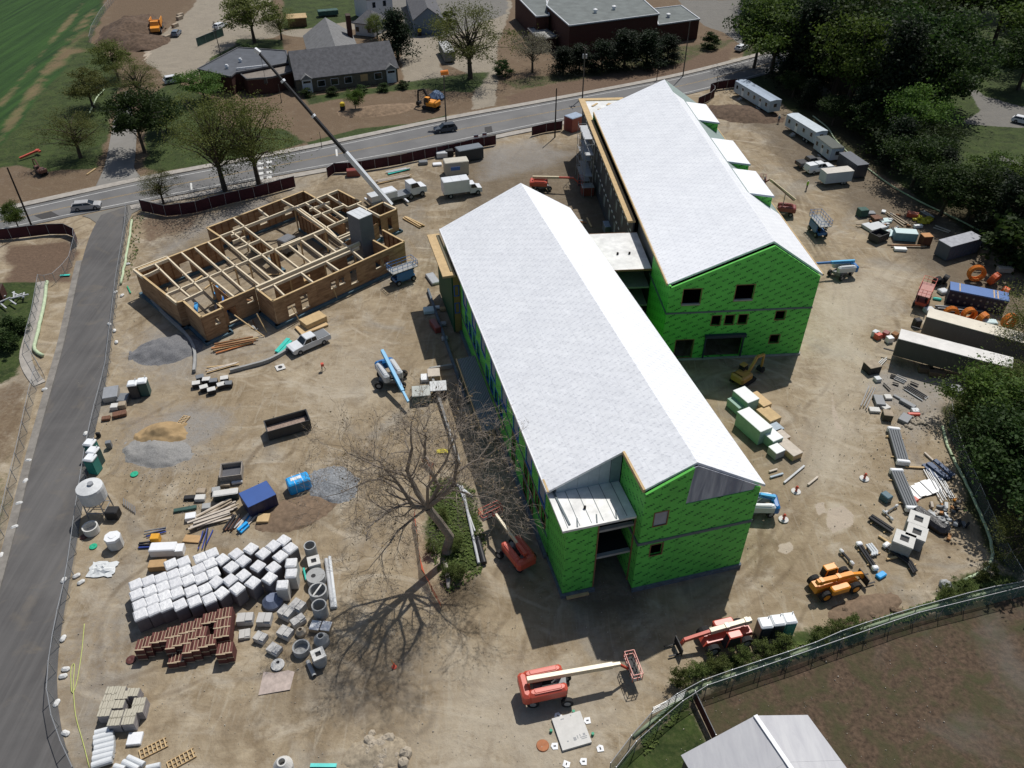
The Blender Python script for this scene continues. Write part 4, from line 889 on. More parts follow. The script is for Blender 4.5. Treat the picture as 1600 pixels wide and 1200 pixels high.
for k in range(26):
    u, v = rnd.uniform(2, 36), rnd.uniform(1, 21)
    t_ = thing('loose_board', 'loose offcut board lying on the dirt floor inside the wood framed building', 'board', tw(u, v, .05), rnd.uniform(0, 3), 'loose boards inside the wood framed building'); MB().ob((0, 0, .05), (rnd.uniform(1, 2.8), rnd.uniform(.1, .4), .08)).build('board', rnd.choice([m_fascia, m_stud, m_slab]), t_)
for k, (a, b, l) in enumerate(((((366, 492), 3.0), (413, 526), 'long pale brace leaning from the wall to the ground near the front door'), (((401, 490), 3.0), (417, 520), 'thin brace leaning beside the inner corner of the plywood wall'),
        (((455, 478), 2.8), (468, 502), 'thin brace leaning against the long plywood wall near the sheet stack'), (((520, 448), 2.6), (527, 468), 'thin brace leaning under the middle windows of the plywood wall'))):
    p = at(*a[0], a[1]); q = at(*b); t_ = thing('brace_board', l, 'brace', (q.x, q.y, 0)); MB().beam((p.x - q.x, p.y - q.y, p.z), (0, 0, .03), .14, .1).build('board', m_fascia, t_)
# ------------------------------------------------------------------ trees and shrubs
def leafmat(name, a, b, rnd_=.25, tr=.38):
    t = NT(name); V = t.tex(); n = t.noise(V, .55, 4, .7); oi = t.new('ShaderNodeObjectInfo')
    c = t.mix(t.rng(n, .3, .7), a, b); hs = t.new('ShaderNodeHueSaturation'); t.L(t.rng(oi.outputs['Random'], 0, 1, 1 - rnd_, 1 + rnd_), hs.inputs['Value'])
    t.L(t.rng(oi.outputs['Random'], 0, 1, .485, .515), hs.inputs['Hue']); t.L(c, hs.inputs['Color'])
    t.L(hs.outputs[0], t.b.inputs['Base Color']); t.b.inputs['Roughness'].default_value = .7
    td = t.new('ShaderNodeBsdfTranslucent'); t.L(hs.outputs[0], td.inputs[0]); ms = t.new('ShaderNodeMixShader'); ms.inputs[0].default_value = tr
    t.L(t.b.outputs[0], ms.inputs[1]); t.L(td.outputs[0], ms.inputs[2]); t.L(ms.outputs[0], t.N['Material Output'].inputs[0]); return t.m
m_leafd = leafmat('dark_forest_leaves', (.014, .03, .008), (.05, .085, .018))
m_leafo = leafmat('olive_spring_leaves', (.075, .095, .02), (.15, .165, .042))
m_leafg = leafmat('fresh_green_leaves', (.04, .08, .014), (.12, .185, .034))
m_leafy = leafmat('yellow_green_leaves', (.06, .085, .02), (.15, .18, .05))
m_leafp = leafmat('pale_blossom_leaves', (.12, .115, .075), (.26, .235, .17))
m_leafe = leafmat('evergreen_needles', (.008, .016, .008), (.022, .036, .014))
m_bark = mat('tree_bark', (.075, .058, .045), .95, var=.35, scale=2.5, bump=.6)
m_barkl = mat('grey_bark', (.25, .21, .17), .95, var=.3, scale=1.5, bump=.5)
def crown_mesh(name, r, kind, nclump, nleaf, size, m, flat=.8, cz=.62, h=10.0, low=.25):
    """leaf sprays gathered in clumps through an uneven crown; h is the height of the tree"""
    g = np.random.RandomState(r); vs = []; cl = []
    while len(cl) < nclump:
        p = g.uniform(-1, 1, 3); q = np.linalg.norm(p)
        if kind == 'cone':
            z = g.rand(); rad = (1 - z) * .9 + .08; a = g.uniform(0, 6.283); rr = rad * math.sqrt(g.uniform(.25, 1)); cl.append((rr * math.cos(a) * h * .26, rr * math.sin(a) * h * .26, h * (low * .4 + z * (1 - low * .4)))); continue
        if q > 1 or q < .3: continue
        lob = 1 + .22 * math.sin(3 * math.atan2(p[1], p[0]) + r) + .15 * math.sin(5 * math.atan2(p[1], p[0]) + 2 * r)
        cl.append((p[0] * h * .40 * lob, p[1] * h * .40 * lob, h * (cz + p[2] * (1 - cz) * flat * (1 + .1 * g.randn()))))
    cl = np.array(cl); cs = g.uniform(.5, 1.25, len(cl)) * h * .075
    k = g.randint(0, len(cl), nleaf); P = cl[k] + g.normal(0, 1, (nleaf, 3)) * cs[k][:, None] * [1, 1, .6]
    A = g.normal(0, 1, (nleaf, 3)); A /= np.linalg.norm(A, axis=1)[:, None]; B = np.cross(A, g.normal(0, 1, (nleaf, 3))); B /= np.linalg.norm(B, axis=1)[:, None]
    s = size * g.uniform(.6, 1.3, (nleaf, 1)); A = A * s; B = B * s * .7
    V = np.stack([P - A, P + B * .8, P + A, P - B], 1).reshape(-1, 3)
    me = bpy.data.meshes.new(name); n = nleaf
    me.vertices.add(4 * n); me.vertices.foreach_set('co', V.ravel()); me.loops.add(4 * n); me.loops.foreach_set('vertex_index', np.arange(4 * n, dtype=np.int32))
    me.polygons.add(n); me.polygons.foreach_set('loop_start', np.arange(0, 4 * n, 4, dtype=np.int32)); me.polygons.foreach_set('loop_total', np.full(n, 4, dtype=np.int32))
    me.update(calc_edges=True); me.materials.append(m); return me, cl
def trunk_mesh(seed, h, cl, r0, m, split=.35, nlimb=14):
    g = random.Random(seed); mb = MB(); top = (g.uniform(-.3, .3), g.uniform(-.3, .3), h * .8)
    pts = [(0, 0, -.3), (top[0] * .3, top[1] * .3, h * .25), (top[0] * .6, -top[1] * .4, h * .5), top]
    mb.tube(pts, [r0 * 1.2, r0 * .85, r0 * .55, r0 * .15], 7)
    for c in g.sample([tuple(q) for q in cl], min(nlimb, len(cl))):
        z = h * g.uniform(split * .6, split * 1.5); z = min(z, c[2] * .85); a = Vector((top[0] * z / h, top[1] * z / h, z)); c = Vector(c); mid = a.lerp(c, .5) + Vector((g.uniform(-.4, .4), g.uniform(-.4, .4), h * .03))
        mb.tube([a, mid, c], [r0 * .38, r0 * .24, r0 * .06], 5, False)
    me = mb.build('trunk', m); d = me.data; bpy.data.objects.remove(me); return d
KIND = {}
def kind(k, n, *a, r0=.22, bark=None, nl=14, split=.35, **kw):
    out = []
    for i in range(n):
        cm, cl = crown_mesh(k, 11 * i + hash(k) % 1 + len(k) * 7 + i, *a, **kw); out.append((trunk_mesh(i + len(k), kw.get('h', 10.0), cl, r0, bark or m_bark, split, nl), cm))
    KIND[k] = out
kind('broad', 4, 'round', 46, 9500, .17, m_leafd)
kind('bright', 3, 'round', 42, 8500, .17, m_leafg)
kind('olive', 3, 'round', 40, 7500, .15, m_leafo, flat=.9)
kind('spring', 3, 'round', 80, 11000, .08, m_leafo, r0=.24, nl=44, flat=.95, cz=.6)
kind('blossom', 2, 'round', 40, 5500, .12, m_leafp, nl=30)
kind('evergreen', 3, 'cone', 60, 8500, .18, m_leafe)
kind('bush', 3, 'round', 26, 3600, .26, m_leafy, cz=.5, flat=1.0, r0=.1)
kind('darkbush', 2, 'round', 26, 3600, .33, m_leafd, cz=.5, flat=1.0, r0=.1)
tcount = {}
def tree(kd, px, h, wide, label, group=None, name='tree', dz=0):
    i = tcount.get(kd, 0); tcount[kd] = i + 1; tm, cm = KIND[kd][i % len(KIND[kd])]
    p = at(*px); t_ = thing(name, label, 'tree' if name == 'tree' else name, (p.x, p.y, 0), rnd.uniform(0, 6.28), group); s = h / 10
    t_.scale = (s * wide * 1.3, s * wide * 1.3, s * 1.06)
    for nm, me in (('trunk', tm), ('crown', cm)):
        o = bpy.data.objects.new(nm, me); col.objects.link(o); o.parent = t_
    return t_
T = tree
T('olive', (185, 124), 8.5, 1.15, 'yellow olive leafed tree beside the soil mound, north end of the lane')
T('olive', (146, 168), 8, 1.2, 'round olive tree at the edge of the green field, near the lane')
T('spring', (222, 158), 9, 1.15, 'half bare olive tree where the lane meets the gravel yard')
T('broad', (226, 238), 12, .95, 'dark full tree beside the narrow lane, casting a shadow on it')
T('broad', (262, 205), 7, 1.1, 'low dark tree behind the crossarm pole right of the lane')
T('spring', (126, 246), 9.5, 1.2, 'thin dark tree on the grass left of the narrow lane')
T('bright', (320, 156), 6.5, 1.4, 'dense green tree below the dark flat garage roof')
T('spring', (352, 298), 17.5, .85, 'tall thin leafed tree left of a pair standing by the road')
T('spring', (405, 289), 16.5, .85, 'tall thin leafed tree right of a pair standing by the road')
T('spring', (256, 318), 6.5, .95, 'small young tree at the maroon fence corner by the drive')
T('bright', (30, 358), 5, .8, 'small green tree behind the maroon screen at the photo edge')
T('olive', (398, 66), 12.5, 1.25, 'large spreading tree in the gravel yard above the garage')
T('spring', (440, 62), 8, 1.1, 'thin yellowish tree beside the brown garden shed')
T('evergreen', (622, 92), 11, 1.2, 'dark tree between the long house and the white cottage')
T('spring', (735, 122), 17, 1.1, 'tall bright tree with ivy trunk beside the white trailer')
T('olive', (590, 60), 6, 1.0, 'yellow green tree against the cottage wall')
T('bright', (556, 172), 4.6, .85, 'single small rounded tree on bare soil before the long house')
T('blossom', (832, 112), 9.5, 1.05, 'pale blossoming tree beside the brick building')
T('darkbush', (700, 42), 4, 1.3, 'yellow green bush beside the yellow machine', name='bush')
for q in ((940, 112, 7), (975, 108, 8.5), (1010, 104, 8), (1042, 98, 6.5), (905, 112, 6), (880, 116, 6)):
    T('evergreen', q[:2], q[2], 1.5, 'dark evergreen in the row hiding the brick building front', 'evergreens in front of the brick building')
T('darkbush', (1108, 76), 4, 1.2, 'dark bush at the corner of the brick annex', name='bush')
T('darkbush', (785, 118), 3.4, 1.4, 'dark low bush left of the gravel track', name='bush')
T('darkbush', (388, 84), 2.2, 2.6, 'long clipped hedge mound above the garage roof', name='bush')
for q in ((480, 150), (520, 148), (565, 145), (600, 142), (630, 138)):
    T('darkbush', q, 1.7, 1.7, 'low clipped bush along the wall of the long house', 'bushes along the long house', name='bush')
forest = [(1178, 106, 16), (1204, 118, 18), (1228, 122, 15), (1248, 138, 19), (1268, 118, 20), (1300, 150, 19), (1322, 172, 21), (1352, 150, 22), (1376, 204, 20), (1402, 170, 22), (1432, 205, 18),
          (1416, 240, 13), (1456, 172, 20), (1226, 60, 18), (1280, 55, 18), (1332, 70, 20), (1385, 60, 20), (1196, 42, 16), (1444, 80, 20), (1500, 52, 22), (1552, 70, 21), (1600, 96, 20), (1612, 40, 22),
          (1180, 10, 16), (1260, 10, 18), (1350, 5, 20), (1440, 20, 20), (1340, 118, 18), (1300, 95, 19), (1395, 118, 21), (1240, 90, 16), (1530, 20, 20), (1590, 140, 15), (1640, 60, 20)]
for i, q in enumerate(forest):
    T(['broad', 'bright', 'broad', 'evergreen', 'broad'][i % 5], q[:2], q[2], rnd.uniform(.8, .98) if i % 5 != 3 else .9, {0: 'dark leafy tree', 1: 'brighter green tree', 2: 'dark leafy tree', 3: 'dark evergreen tree', 4: 'dark leafy tree'}[i % 5] + (' in the wood nearest the road bend' if q[0] < 1240 else ' in the wood behind the office trailers' if q[0] < 1360 else ' in the wood beside the forest lane' if q[0] < 1470 else ' in the wood beyond the forest lane'), 'trees of the dark wood')
for q in ((1395, 262, 9), (1424, 292, 10), (1460, 305, 8), (1380, 240, 8), (1350, 215, 7), (1300, 195, 6), (1470, 335, 9), (1510, 345, 10), (1560, 380, 11), (1610, 420, 12), (1262, 170, 6), (1238, 152, 6), (1545, 340, 8), (1620, 350, 10), (1440, 262, 9), (1340, 200, 8)):
    kd_ = rnd.choice(['broad', 'darkbush', 'evergreen']); T(kd_, q[:2], q[2], 1.1, {'broad': 'low leafy tree', 'darkbush': 'dense dark bushy tree', 'evergreen': 'low dark evergreen'}[kd_] + (' on the slope behind the office trailers' if q[0] < 1400 else ' on the slope behind the grey container'), 'undergrowth trees behind the trailers')
for q, l in (((1548, 308, 8), 'green tree standing over the white car under the wood'), ((1592, 330, 9), 'green tree at the photo edge below the forest lane')):
    T('bright', q[:2], q[2], 1.2, l)
for q, k, l in (((1560, 640, 7), 'spring', 'thin spring tree hanging over the white semi trailers'), ((1605, 560, 10), 'spring', 'half bare tree at the right edge over the blue container'), ((1528, 660, 7), 'bright', 'bright green tree below the white trailers at the wood edge'),
                ((1585, 690, 10), 'bright', 'large green tree at the right edge below the trailers'), ((1560, 760, 9), 'broad', 'dark tree inside the right wood edge beside the silt sock'), ((1600, 810, 11), 'broad', 'dark tree at the right edge above the green fence'),
                ((1540, 720, 7), 'broad', 'dark low tree beside the silver panel pile'), ((1618, 740, 10), 'broad', 'dark tree mostly outside the right photo edge'), ((1585, 870, 6), 'spring', 'small half bare tree where the two fences meet'), ((1508, 668, 4.5), 'bush', 'bright bush at the corner of the gravel patch')):
    T(k, q[:2], q[2], 1.1, l)
for q, l in (((1060, 1070), 'green bush at the corner of the green screened fence'), ((1088, 1060), 'wide green bush right of the fence corner bush'), ((1120, 1048), 'leafy green bush behind the red telehandler'), ((1155, 1036), 'yellow green bush left of the toilets on the fence line'),
             ((1190, 1026), 'low green bush below the portable toilets'), ((1222, 1016), 'brownish bush on the fence line right of the toilets'), ((1278, 1003), 'green bush below the orange telehandler'), ((1305, 993), 'green bush in the middle of the fence line clump'),
             ((1332, 985), 'green bush at the right end of the fence line clump'), ((1478, 938), 'bright green bush near the end of the pale branch'), ((1500, 926), 'bright green bush next to the pale branch on the fence line'), ((1540, 905), 'small green bush at the right end of the fence line')):
    T('bush', q, 1.9, .95, l, name='bush')
for q, l in (((676, 862), 'dark green shrub left of the bare oak trunk'), ((716, 858), 'dark green shrub right of the bare oak trunk'), ((702, 900), 'dark shrub below the bare oak trunk'), ((690, 815), 'small green shrub above the oak trunk base'), ((720, 905), 'dark shrub beside the fallen grey pipe')):
    T('bush', q, 1.6, .95, l, name='bush')
for q, l in (((12, 545), 'green bush at the left edge below the old steps'), ((25, 520), 'low green bush beside the curving concrete path')): T('darkbush', q, 2.6, 1.3, l, name='bush')

# the bare oak
oak = thing('oak_tree', 'large bare spreading oak with fine twigs standing on a grassy island beside the building', 'tree', at(698, 862))
ob_ = at(698, 862); g = random.Random(5); OK = MB(); TW = MB()
def PW(px, py, z): p = at(px, py, z); return Vector((p.x - ob_.x, p.y - ob_.y, z))
fork = PW(668, 793, 7.7)
OK.tube([(0, 0, -.3), (.1, .2, .6), PW(703, 838, 2.6), PW(686, 815, 5.2), fork], [.66, .52, .44, .42, .42], 10)
def grow(p, d, r, L, lev):
    n = 4; pts = [p]; rr = [r]; q = p.copy()
    for i in range(n):
        if (q.x + ob_.x) * .966 + (q.y + ob_.y) * .257 > 15.6: return
        d = (d + Vector((g.gauss(0, .17), g.gauss(0, .17), g.gauss(0, .12)))).normalized(); q = q + d * L / n; pts.append(q.copy()); rr.append(r * (1 - .55 * (i + 1) / n))
    (OK if r > .05 else TW).tube(pts, rr, 6 if r > .05 else 3, False)
    if lev == 0: return
    nb = {5: 4, 4: 4, 3: 4, 2: 4, 1: 3}[lev]
    for k in range(nb):
        t_ = g.uniform(.3, 1) if k else 1.0; i = min(n - 1, int(t_ * n)); b = pts[i].lerp(pts[i + 1], t_ * n - i)
        a = Vector((g.gauss(0, 1), g.gauss(0, 1), g.gauss(0, .6))); a = (a - d * a.dot(d)).normalized(); nd = (d * g.uniform(.7, 1) + a * g.uniform(.5, .95) + Vector((0, 0, .08))).normalized()
        grow(b, nd, max(.012, rr[i] * g.uniform(.45, .72)), L * g.uniform(.6, .8), lev - 1)
limbs = [([(650, 792, 6), (635, 768, 7.4), (618, 745, 8.6)], .26), ([(655, 770, 7), (640, 735, 9), (648, 700, 11)], .27), ([(640, 785, 6), (610, 800, 7), (590, 815, 7.4)], .19), ([(650, 810, 5.4), (625, 830, 5.6), (612, 850, 5.8)], .15),
         ([(690, 780, 6.5), (714, 755, 8.2), (718, 715, 10.2)], .25), ([(690, 760, 7), (668, 725, 9.4), (668, 690, 11.5)], .25), ([(722, 735, 8.0), (742, 722, 8.4), (757, 716, 8.6)], .16), ([(645, 745, 8), (610, 735, 9), (585, 725, 9.5)], .17), ([(600, 748, 7.6), (578, 752, 7.9), (560, 760, 8)], .13), ([(712, 765, 6.6), (730, 770, 7), (742, 775, 7.2)], .14), ([(672, 762, 7.6), (700, 722, 10), (712, 690, 12)], .17)]
for pts, r in limbs:
    pts = [(a - 4, b_, c_ + 2.3 + .6 * max(0, c_ - 5.4)) for a, b_, c_ in pts]; r *= .84
    W = [fork] + [PW(*q) for q in pts]; OK.tube(W, [r * 1.15, r, r * .8, r * .55], 8, False)
    for k in range(7):
        i = g.randint(0, 2); b = W[i + 1].lerp(W[max(i, 1)], g.random() * .9); d = (W[i + 1] - W[i]).normalized(); a = Vector((g.gauss(0, 1), g.gauss(0, 1), g.gauss(0, .5)))
        grow(b, (d + a.normalized() * .85).normalized(), r * g.uniform(.28, .45), g.uniform(1.7, 2.8), 3)
    d = (W[-1] - W[-2]).normalized(); grow(W[-1], d, r * .5, 3.2, 4)
OK.build('trunk', m_barkl, oak); TW.build('twigs', m_barkl, oak)['kind'] = 'stuff'
bud, _ = None, None
gg = np.random.RandomState(9); tv = np.array(TW.v); k = gg.randint(0, len(tv), 3000); P = tv[k] + gg.normal(0, .15, (3000, 3)); b = MB()
for p in P:
    if p[2] < 5: continue
    a = gg.normal(0, .075, 3); c_ = gg.normal(0, .06, 3); b.v += [tuple(p - a), tuple(p + c_), tuple(p + a)]; n = len(b.v); b.f.append((n - 3, n - 2, n - 1))
b.build('buds', mat('tan_buds', (.26, .19, .10), .9), oak)['kind'] = 'stuff'
for q in ((720, 852, 716, 938), ): pass
lg = thing('fallen_log', 'pale broken log lying at the foot of the bare oak', 'log', at(698, 900)); MB().tube([(-.3, 1.6, .3), (0, .4, .28), (.2, -.7, .25), (.25, -1.6, .2)], [.2, .26, .24, .14], 8).build('log', mat('pale_dead_wood', (.36, .33, .29), .9, var=.2), lg)

# ------------------------------------------------------------------ fences, walls, silt socks
m_maroon = mat('maroon_screen', (.052, .014, .018), .85, var=.3, scale=.6)
m_gscr = mat('green_screen', (.05, .10, .085), .8, var=.35, scale=.8)
m_galv = mat('galvanised_steel', (.33, .34, .35), .45, metal=.4, var=.1)
def meshmat(name, rgb, a):
    t = NT(name); V = t.tex('Generated'); t.b.inputs['Base Color'].default_value = rgb + (1,); t.b.inputs['Roughness'].default_value = .6; t.b.inputs['Alpha'].default_value = a; return t.m
m_link = meshmat('chain_link', (.30, .32, .33), .16)
m_linkg = meshmat('green_chain_link', (.10, .22, .17), .42)
m_orange = meshmat('orange_safety_net', (.75, .12, .05), .7)
def fence(name, label, px, h, m, post=m_galv, step=3.0, rail=True, lean=0.0, wob=0.0, pr=.04, group=None, feet=None):
    P = [at(*p) for p in px]; tot = sum((P[i + 1] - P[i]).length for i in range(len(P) - 1)); P = resample(P, max(2, int(tot / step) + 1))
    c = P[len(P) // 2]; t_ = thing(name, label, 'fence', (c.x, c.y, 0), 0, group)
    Q = [p - Vector((c.x, c.y, 0)) for p in P]; tops = [Vector((q.x + rnd.uniform(-wob, wob) + lean, q.y + rnd.uniform(-wob, wob), h + rnd.uniform(-wob, wob) * .8)) for q in Q]
    for i in range(len(Q) - 1):
        MB().add([(Q[i].x, Q[i].y, .03), (Q[i + 1].x, Q[i + 1].y, .03), tuple(tops[i + 1]), tuple(tops[i])], [(0, 1, 2, 3)]).build('mesh_panel' if m in (m_link, m_linkg) else 'screen_panel', m, t_)
        if rail: MB().tube([tops[i], tops[i + 1]], pr * .8, 5).build('rail', post, t_)
    for a, b_ in zip(Q, tops): MB().tube([(a.x, a.y, 0), tuple(b_ + (b_ - a) * .03)], pr, 6).build('post', post, t_)
    if feet:
        for a in Q[::2]: MB().ob((a.x, a.y, .1), (.9, .3, .16), rnd.uniform(0, 3)).build('foot_block', feet, t_)
    return t_
fence('screen_fence', 'maroon screened fence by the road at the left photo edge', [(-40, 378), (30, 372), (80, 366), (112, 366), (122, 374), (120, 385)], 2.0, m_maroon, step=2.6, wob=.08)
fence('screen_fence', 'long maroon screened fence between the road and the wood framed building', [(222, 330), (260, 338), (300, 334), (360, 318), (420, 304), (462, 292)], 2.2, m_maroon, step=2.6, wob=.1)
fence('screen_fence', 'maroon screened fence behind the container and crane truck along the road', [(512, 278), (522, 270), (560, 268), (620, 258), (680, 245), (740, 232), (775, 226)], 2.0, m_maroon, step=2.6, wob=.1)
fence('screen_fence', 'short maroon screened fence beside the black post and dark shed', [(831, 212), (850, 207), (878, 203)], 2.0, m_maroon, step=2.6, wob=.05)
fence('screen_fence', 'maroon screened fence near the long site trailer and the road bend', [(1090, 166), (1108, 158), (1120, 148), (1105, 145), (1120, 140), (1150, 136)], 2.0, m_maroon, step=2.6, wob=.08)
fence('chain_link_fence', 'long chain link fence between the asphalt drive and the building site', [(201, 335), (200, 360), (194, 400), (186, 450), (178, 520), (170, 590), (152, 660), (140, 720), (128, 800), (120, 860), (112, 920), (98, 980), (88, 1040), (84, 1090), (95, 1150), (125, 1215)], 1.9, m_link, step=2.8, pr=.045)
fence('chain_link_fence', 'chain link fence on the far side of the asphalt drive', [(62, 590), (50, 640), (38, 700), (22, 770), (4, 850), (-20, 940)], 1.9, m_link, step=2.8)
fence('chain_link_fence', 'chain link fence beside the curving concrete path', [(122, 380), (112, 420), (80, 450), (66, 440), (56, 500), (44, 545), (70, 590)], 1.8, m_link, step=2.6)
fence('green_fence', 'green screened chain link fence running along the brown meadow', [(952, 1208), (985, 1165), (1020, 1125), (1078, 1085), (1140, 1065), (1245, 1030), (1340, 992), (1420, 968), (1500, 945), (1620, 918)], 1.9, meshmat('green_fence_net', (.13, .21, .19), .5), post=m_galv, step=2.8, wob=.05)
fence('chain_link_fence', 'second chain link line just outside the green screened fence', [(960, 1215), (995, 1170), (1085, 1093), (1245, 1038), (1420, 976), (1620, 926)], 1.8, m_linkg, step=2.8)
fence('chain_link_fence', 'chain link fence on the wooded slope along the right side of the site', [(1478, 640), (1490, 700), (1520, 770), (1550, 840), (1575, 890), (1590, 915)], 1.9, m_link, step=2.8)
fence('chain_link_fence', 'chain link fence running up the grass verge by the green field', [(180, 0), (160, 25), (146, 50), (142, 68)], 1.9, m_link, step=2.8)
fence('pasture_fence', 'dark red board fence between the barn and the green fence', [(1083, 1092), (1098, 1125), (1115, 1160)], 1.3, mat('dark_red_boards', (.11, .03, .028), .8), step=2.4)
fence('safety_fence', 'orange plastic safety net sagging along the left side of the bare oak', [(648, 798), (652, 840), (658, 880), (672, 920), (690, 950)], .9, m_orange, post=mat('brown_stake', (.2, .12, .06)), step=2.2, wob=.3, rail=False)
fence('safety_fence', 'short orange safety net above the bare oak', [(660, 722), (672, 728), (680, 745), (672, 752)], .8, m_orange, post=mat('brown_stake', (.2, .12, .06)), step=1.6, wob=.3, rail=False)
fence('screen_fence', 'dark green windscreen panel fence in the gravel yard beside the light pole', [(309, 73), (330, 64), (350, 56)], 2.2, m_gscr, step=3)
gt = thing('steel_gate', 'pale steel livestock gate standing ajar beside the green fence', 'gate', at(1018, 1118)); a = head((1012, 1108), (1058, 1085)); mb = MB()
for k in range(5): mb.beam((0, 0, .25 + k * .26), (3.4 * math.cos(a), 3.4 * math.sin(a), .25 + k * .26), .04, .04)
for k in (0, .5, 1): mb.beam((3.4 * k * math.cos(a), 3.4 * k * math.sin(a), .2), (3.4 * k * math.cos(a), 3.4 * k * math.sin(a), 1.4), .05, .05)
mb.build('gate_frame', m_galv, gt)
m_sock = mat('pale_green_sock', (.42, .50, .33), .8, var=.2)
def tufts(label, px, n, s, m, seed):
    P = [at(*q) for q in px]; x0, x1 = min(p.x for p in P), max(p.x for p in P); y0, y1 = min(p.y for p in P), max(p.y for p in P); g_ = random.Random(seed); mb = MB(); k = 0
    while k < n:
        x, y = g_.uniform(x0, x1), g_.uniform(y0, y1); ins = False
        for i in range(len(P)):
            a, b = P[i], P[(i + 1) % len(P)]
            if (a.y > y) != (b.y > y) and x < (b.x - a.x) * (y - a.y) / (b.y - a.y) + a.x: ins = not ins
        if not ins: k += .02; continue
        k += 1
        for _ in range(5): a = g_.uniform(0, 6.28); l = s * g_.uniform(.5, 1.4); dx, dy = math.cos(a) * l * .5, math.sin(a) * l * .5; o = len(mb.v); mb.v += [(x - dy * .5, y + dx * .5, -.02), (x + dy * .5, y - dx * .5, -.02), (x + dx, y + dy, l * .4)]; mb.f.append((o, o + 1, o + 2))
    return tag(mb.build('grass_tufts', m), label, 'grass', kind='stuff')
m_dry = mat('dry_grass_blades', (.17, .12, .07), .9, var=.4, scale=.4); m_gbl = mat('green_grass_blades', (.11, .15, .04), .8, var=.4, scale=.4)
tufts('green grass tufts on the oak island', [(672, 750), (700, 745), (742, 765), (760, 850), (752, 895), (700, 930), (672, 860)], 1500, .3, m_gbl, 3); tufts('weeds along the green fence', [(1000, 1150), (1080, 1075), (1240, 1008), (1400, 958), (1520, 915), (1590, 905), (1590, 922), (1400, 975), (1240, 1030), (1100, 1075), (1010, 1180)], 1600, .4, m_gbl, 4)
tufts('weeds beside the drive fence', [(205, 340), (225, 335), (215, 400), (200, 440), (190, 440)], 200, .3, m_gbl, 5)
def line(name, label, cat, px, r, m, z=None, wob=0):
    P = smooth(resample([at(*p) for p in px], max(4, len(px) * 4)), 2); c = P[len(P) // 2]; t_ = thing(name, label, cat, (c.x, c.y, 0))
    MB().tube([(p.x - c.x + rnd.uniform(-wob, wob), p.y - c.y + rnd.uniform(-wob, wob), (z if z is not None else r)) for p in P], r, 7).build(name.split('_')[-1] + '_run', m, t_, smooth=True); return t_
line('silt_sock', 'fat pale green silt sock lying beside the curving concrete path', 'silt sock', [(74, 442), (70, 480), (60, 520), (52, 550), (68, 558)], .26, m_sock, wob=.06)
line('silt_sock', 'pale green silt sock along the upper part of the drive fence', 'silt sock', [(206, 345), (202, 380), (196, 410), (190, 445)], .2, m_sock, wob=.08)
line('silt_sock', 'long pale silt sock along the right wood edge ending by the green fence', 'silt sock', [(1472, 668), (1480, 700), (1498, 735), (1520, 780), (1545, 835), (1552, 870), (1540, 893), (1505, 908)], .16, m_sock, wob=.05)
line('silt_sock', 'pale silt sock behind the site trailers at the wood foot', 'silt sock', [(1270, 182), (1300, 205), (1298, 212), (1330, 245), (1390, 290), (1440, 318), (1500, 345), (1560, 378), (1600, 410)], .13, m_sock)
line('silt_sock', 'pale grey green sock along the inside of the green fence', 'silt sock', [(990, 1152), (1078, 1078), (1245, 1022), (1340, 986), (1420, 960), (1500, 938), (1590, 916)], .15, m_sock)
line('hose', 'thin yellow green hose lying along the inside of the drive fence', 'hose', [(132, 975), (128, 1020), (120, 1070), (112, 1090), (110, 1040), (118, 1030), (114, 1070), (118, 1120), (130, 1160), (140, 1200)], .035, mat('yellow_green_hose', (.45, .5, .15), .6))
line('silt_sock', 'green and white silt sock on the grass left of the narrow lane', 'silt sock', [(140, 178), (146, 165), (152, 152), (163, 141)], .16, m_sock)
bagm = mat('white_sandbag', (.62, .62, .60), .8, var=.1)
def sandbag():
    t_ = thing('sandbag', 'white sandbag lying at the foot of the chain link fence by the drive', 'sandbag', (0, 0, 0), 0, 'sandbags along the drive fences'); mb = MB(); mb.rbox((0, 0, 0), (.75, .45, .26), 0, .14); mb.build('bag', bagm, t_); return t_
sb = sandbag(); first = True
for q in ((45, 720), (40, 752), (30, 787), (23, 824), (2, 868), (70, 609), (100, 907), (99, 998), (103, 1046), (99, 1057), (103, 1146), (89, 1099), (181, 457), (191, 462), (171, 507), (179, 517), (182, 535), (134, 678), (200, 413), (120, 900), (127, 910)):
    p = at(*q)
    if first: sb.location = p; first = False
    else: copy_tree(sb, p, rnd.uniform(0, 3))
# ------------------------------------------------------------------ poles
m_pole = mat('weathered_pole_wood', (.10, .085, .07), .9, var=.25)
m_poled = mat('creosote_pole_wood', (.025, .02, .017), .9)
def pole(label, base, top_y, m=m_pole, arms=0, r=.16, cans=0, name='utility_pole', lean=(0, 0), ah=None):
    P = at(*base); lo, hi = 0, 40
    for _ in range(30):
        mid_ = (lo + hi) / 2; D = (P.y) * math.cos(PITCH) + (CAM_H - mid_) * math.sin(PITCH); U = P.y * math.sin(PITCH) - (CAM_H - mid_) * math.cos(PITCH)
        if 600 - FPX * U / D > top_y: lo = mid_
        else: hi = mid_
    h = lo; t_ = thing(name, label, 'pole', P); MB().tube([(0, 0, -.2), (lean[0], lean[1], h)], [r, r * .7], 8).build('pole', m, t_); a = R(20) if ah is None else ah
    for k in range(arms): z = h - .5 - k * .9; MB().ob((lean[0], lean[1], z), (2.4, .12, .12), a + R(90)).build('crossarm', m, t_)
    for k in range(cans): MB().tube([(.35 * (k - .5) * 2, -.3, h - 2.6), (.35 * (k - .5) * 2, -.3, h - 1.7)], .22, 8).build('transformer', m_galv, t_)
    return t_, h
pole('wooden utility pole with twin grey transformers across the road', (910, 153), 72, arms=1, cans=2)
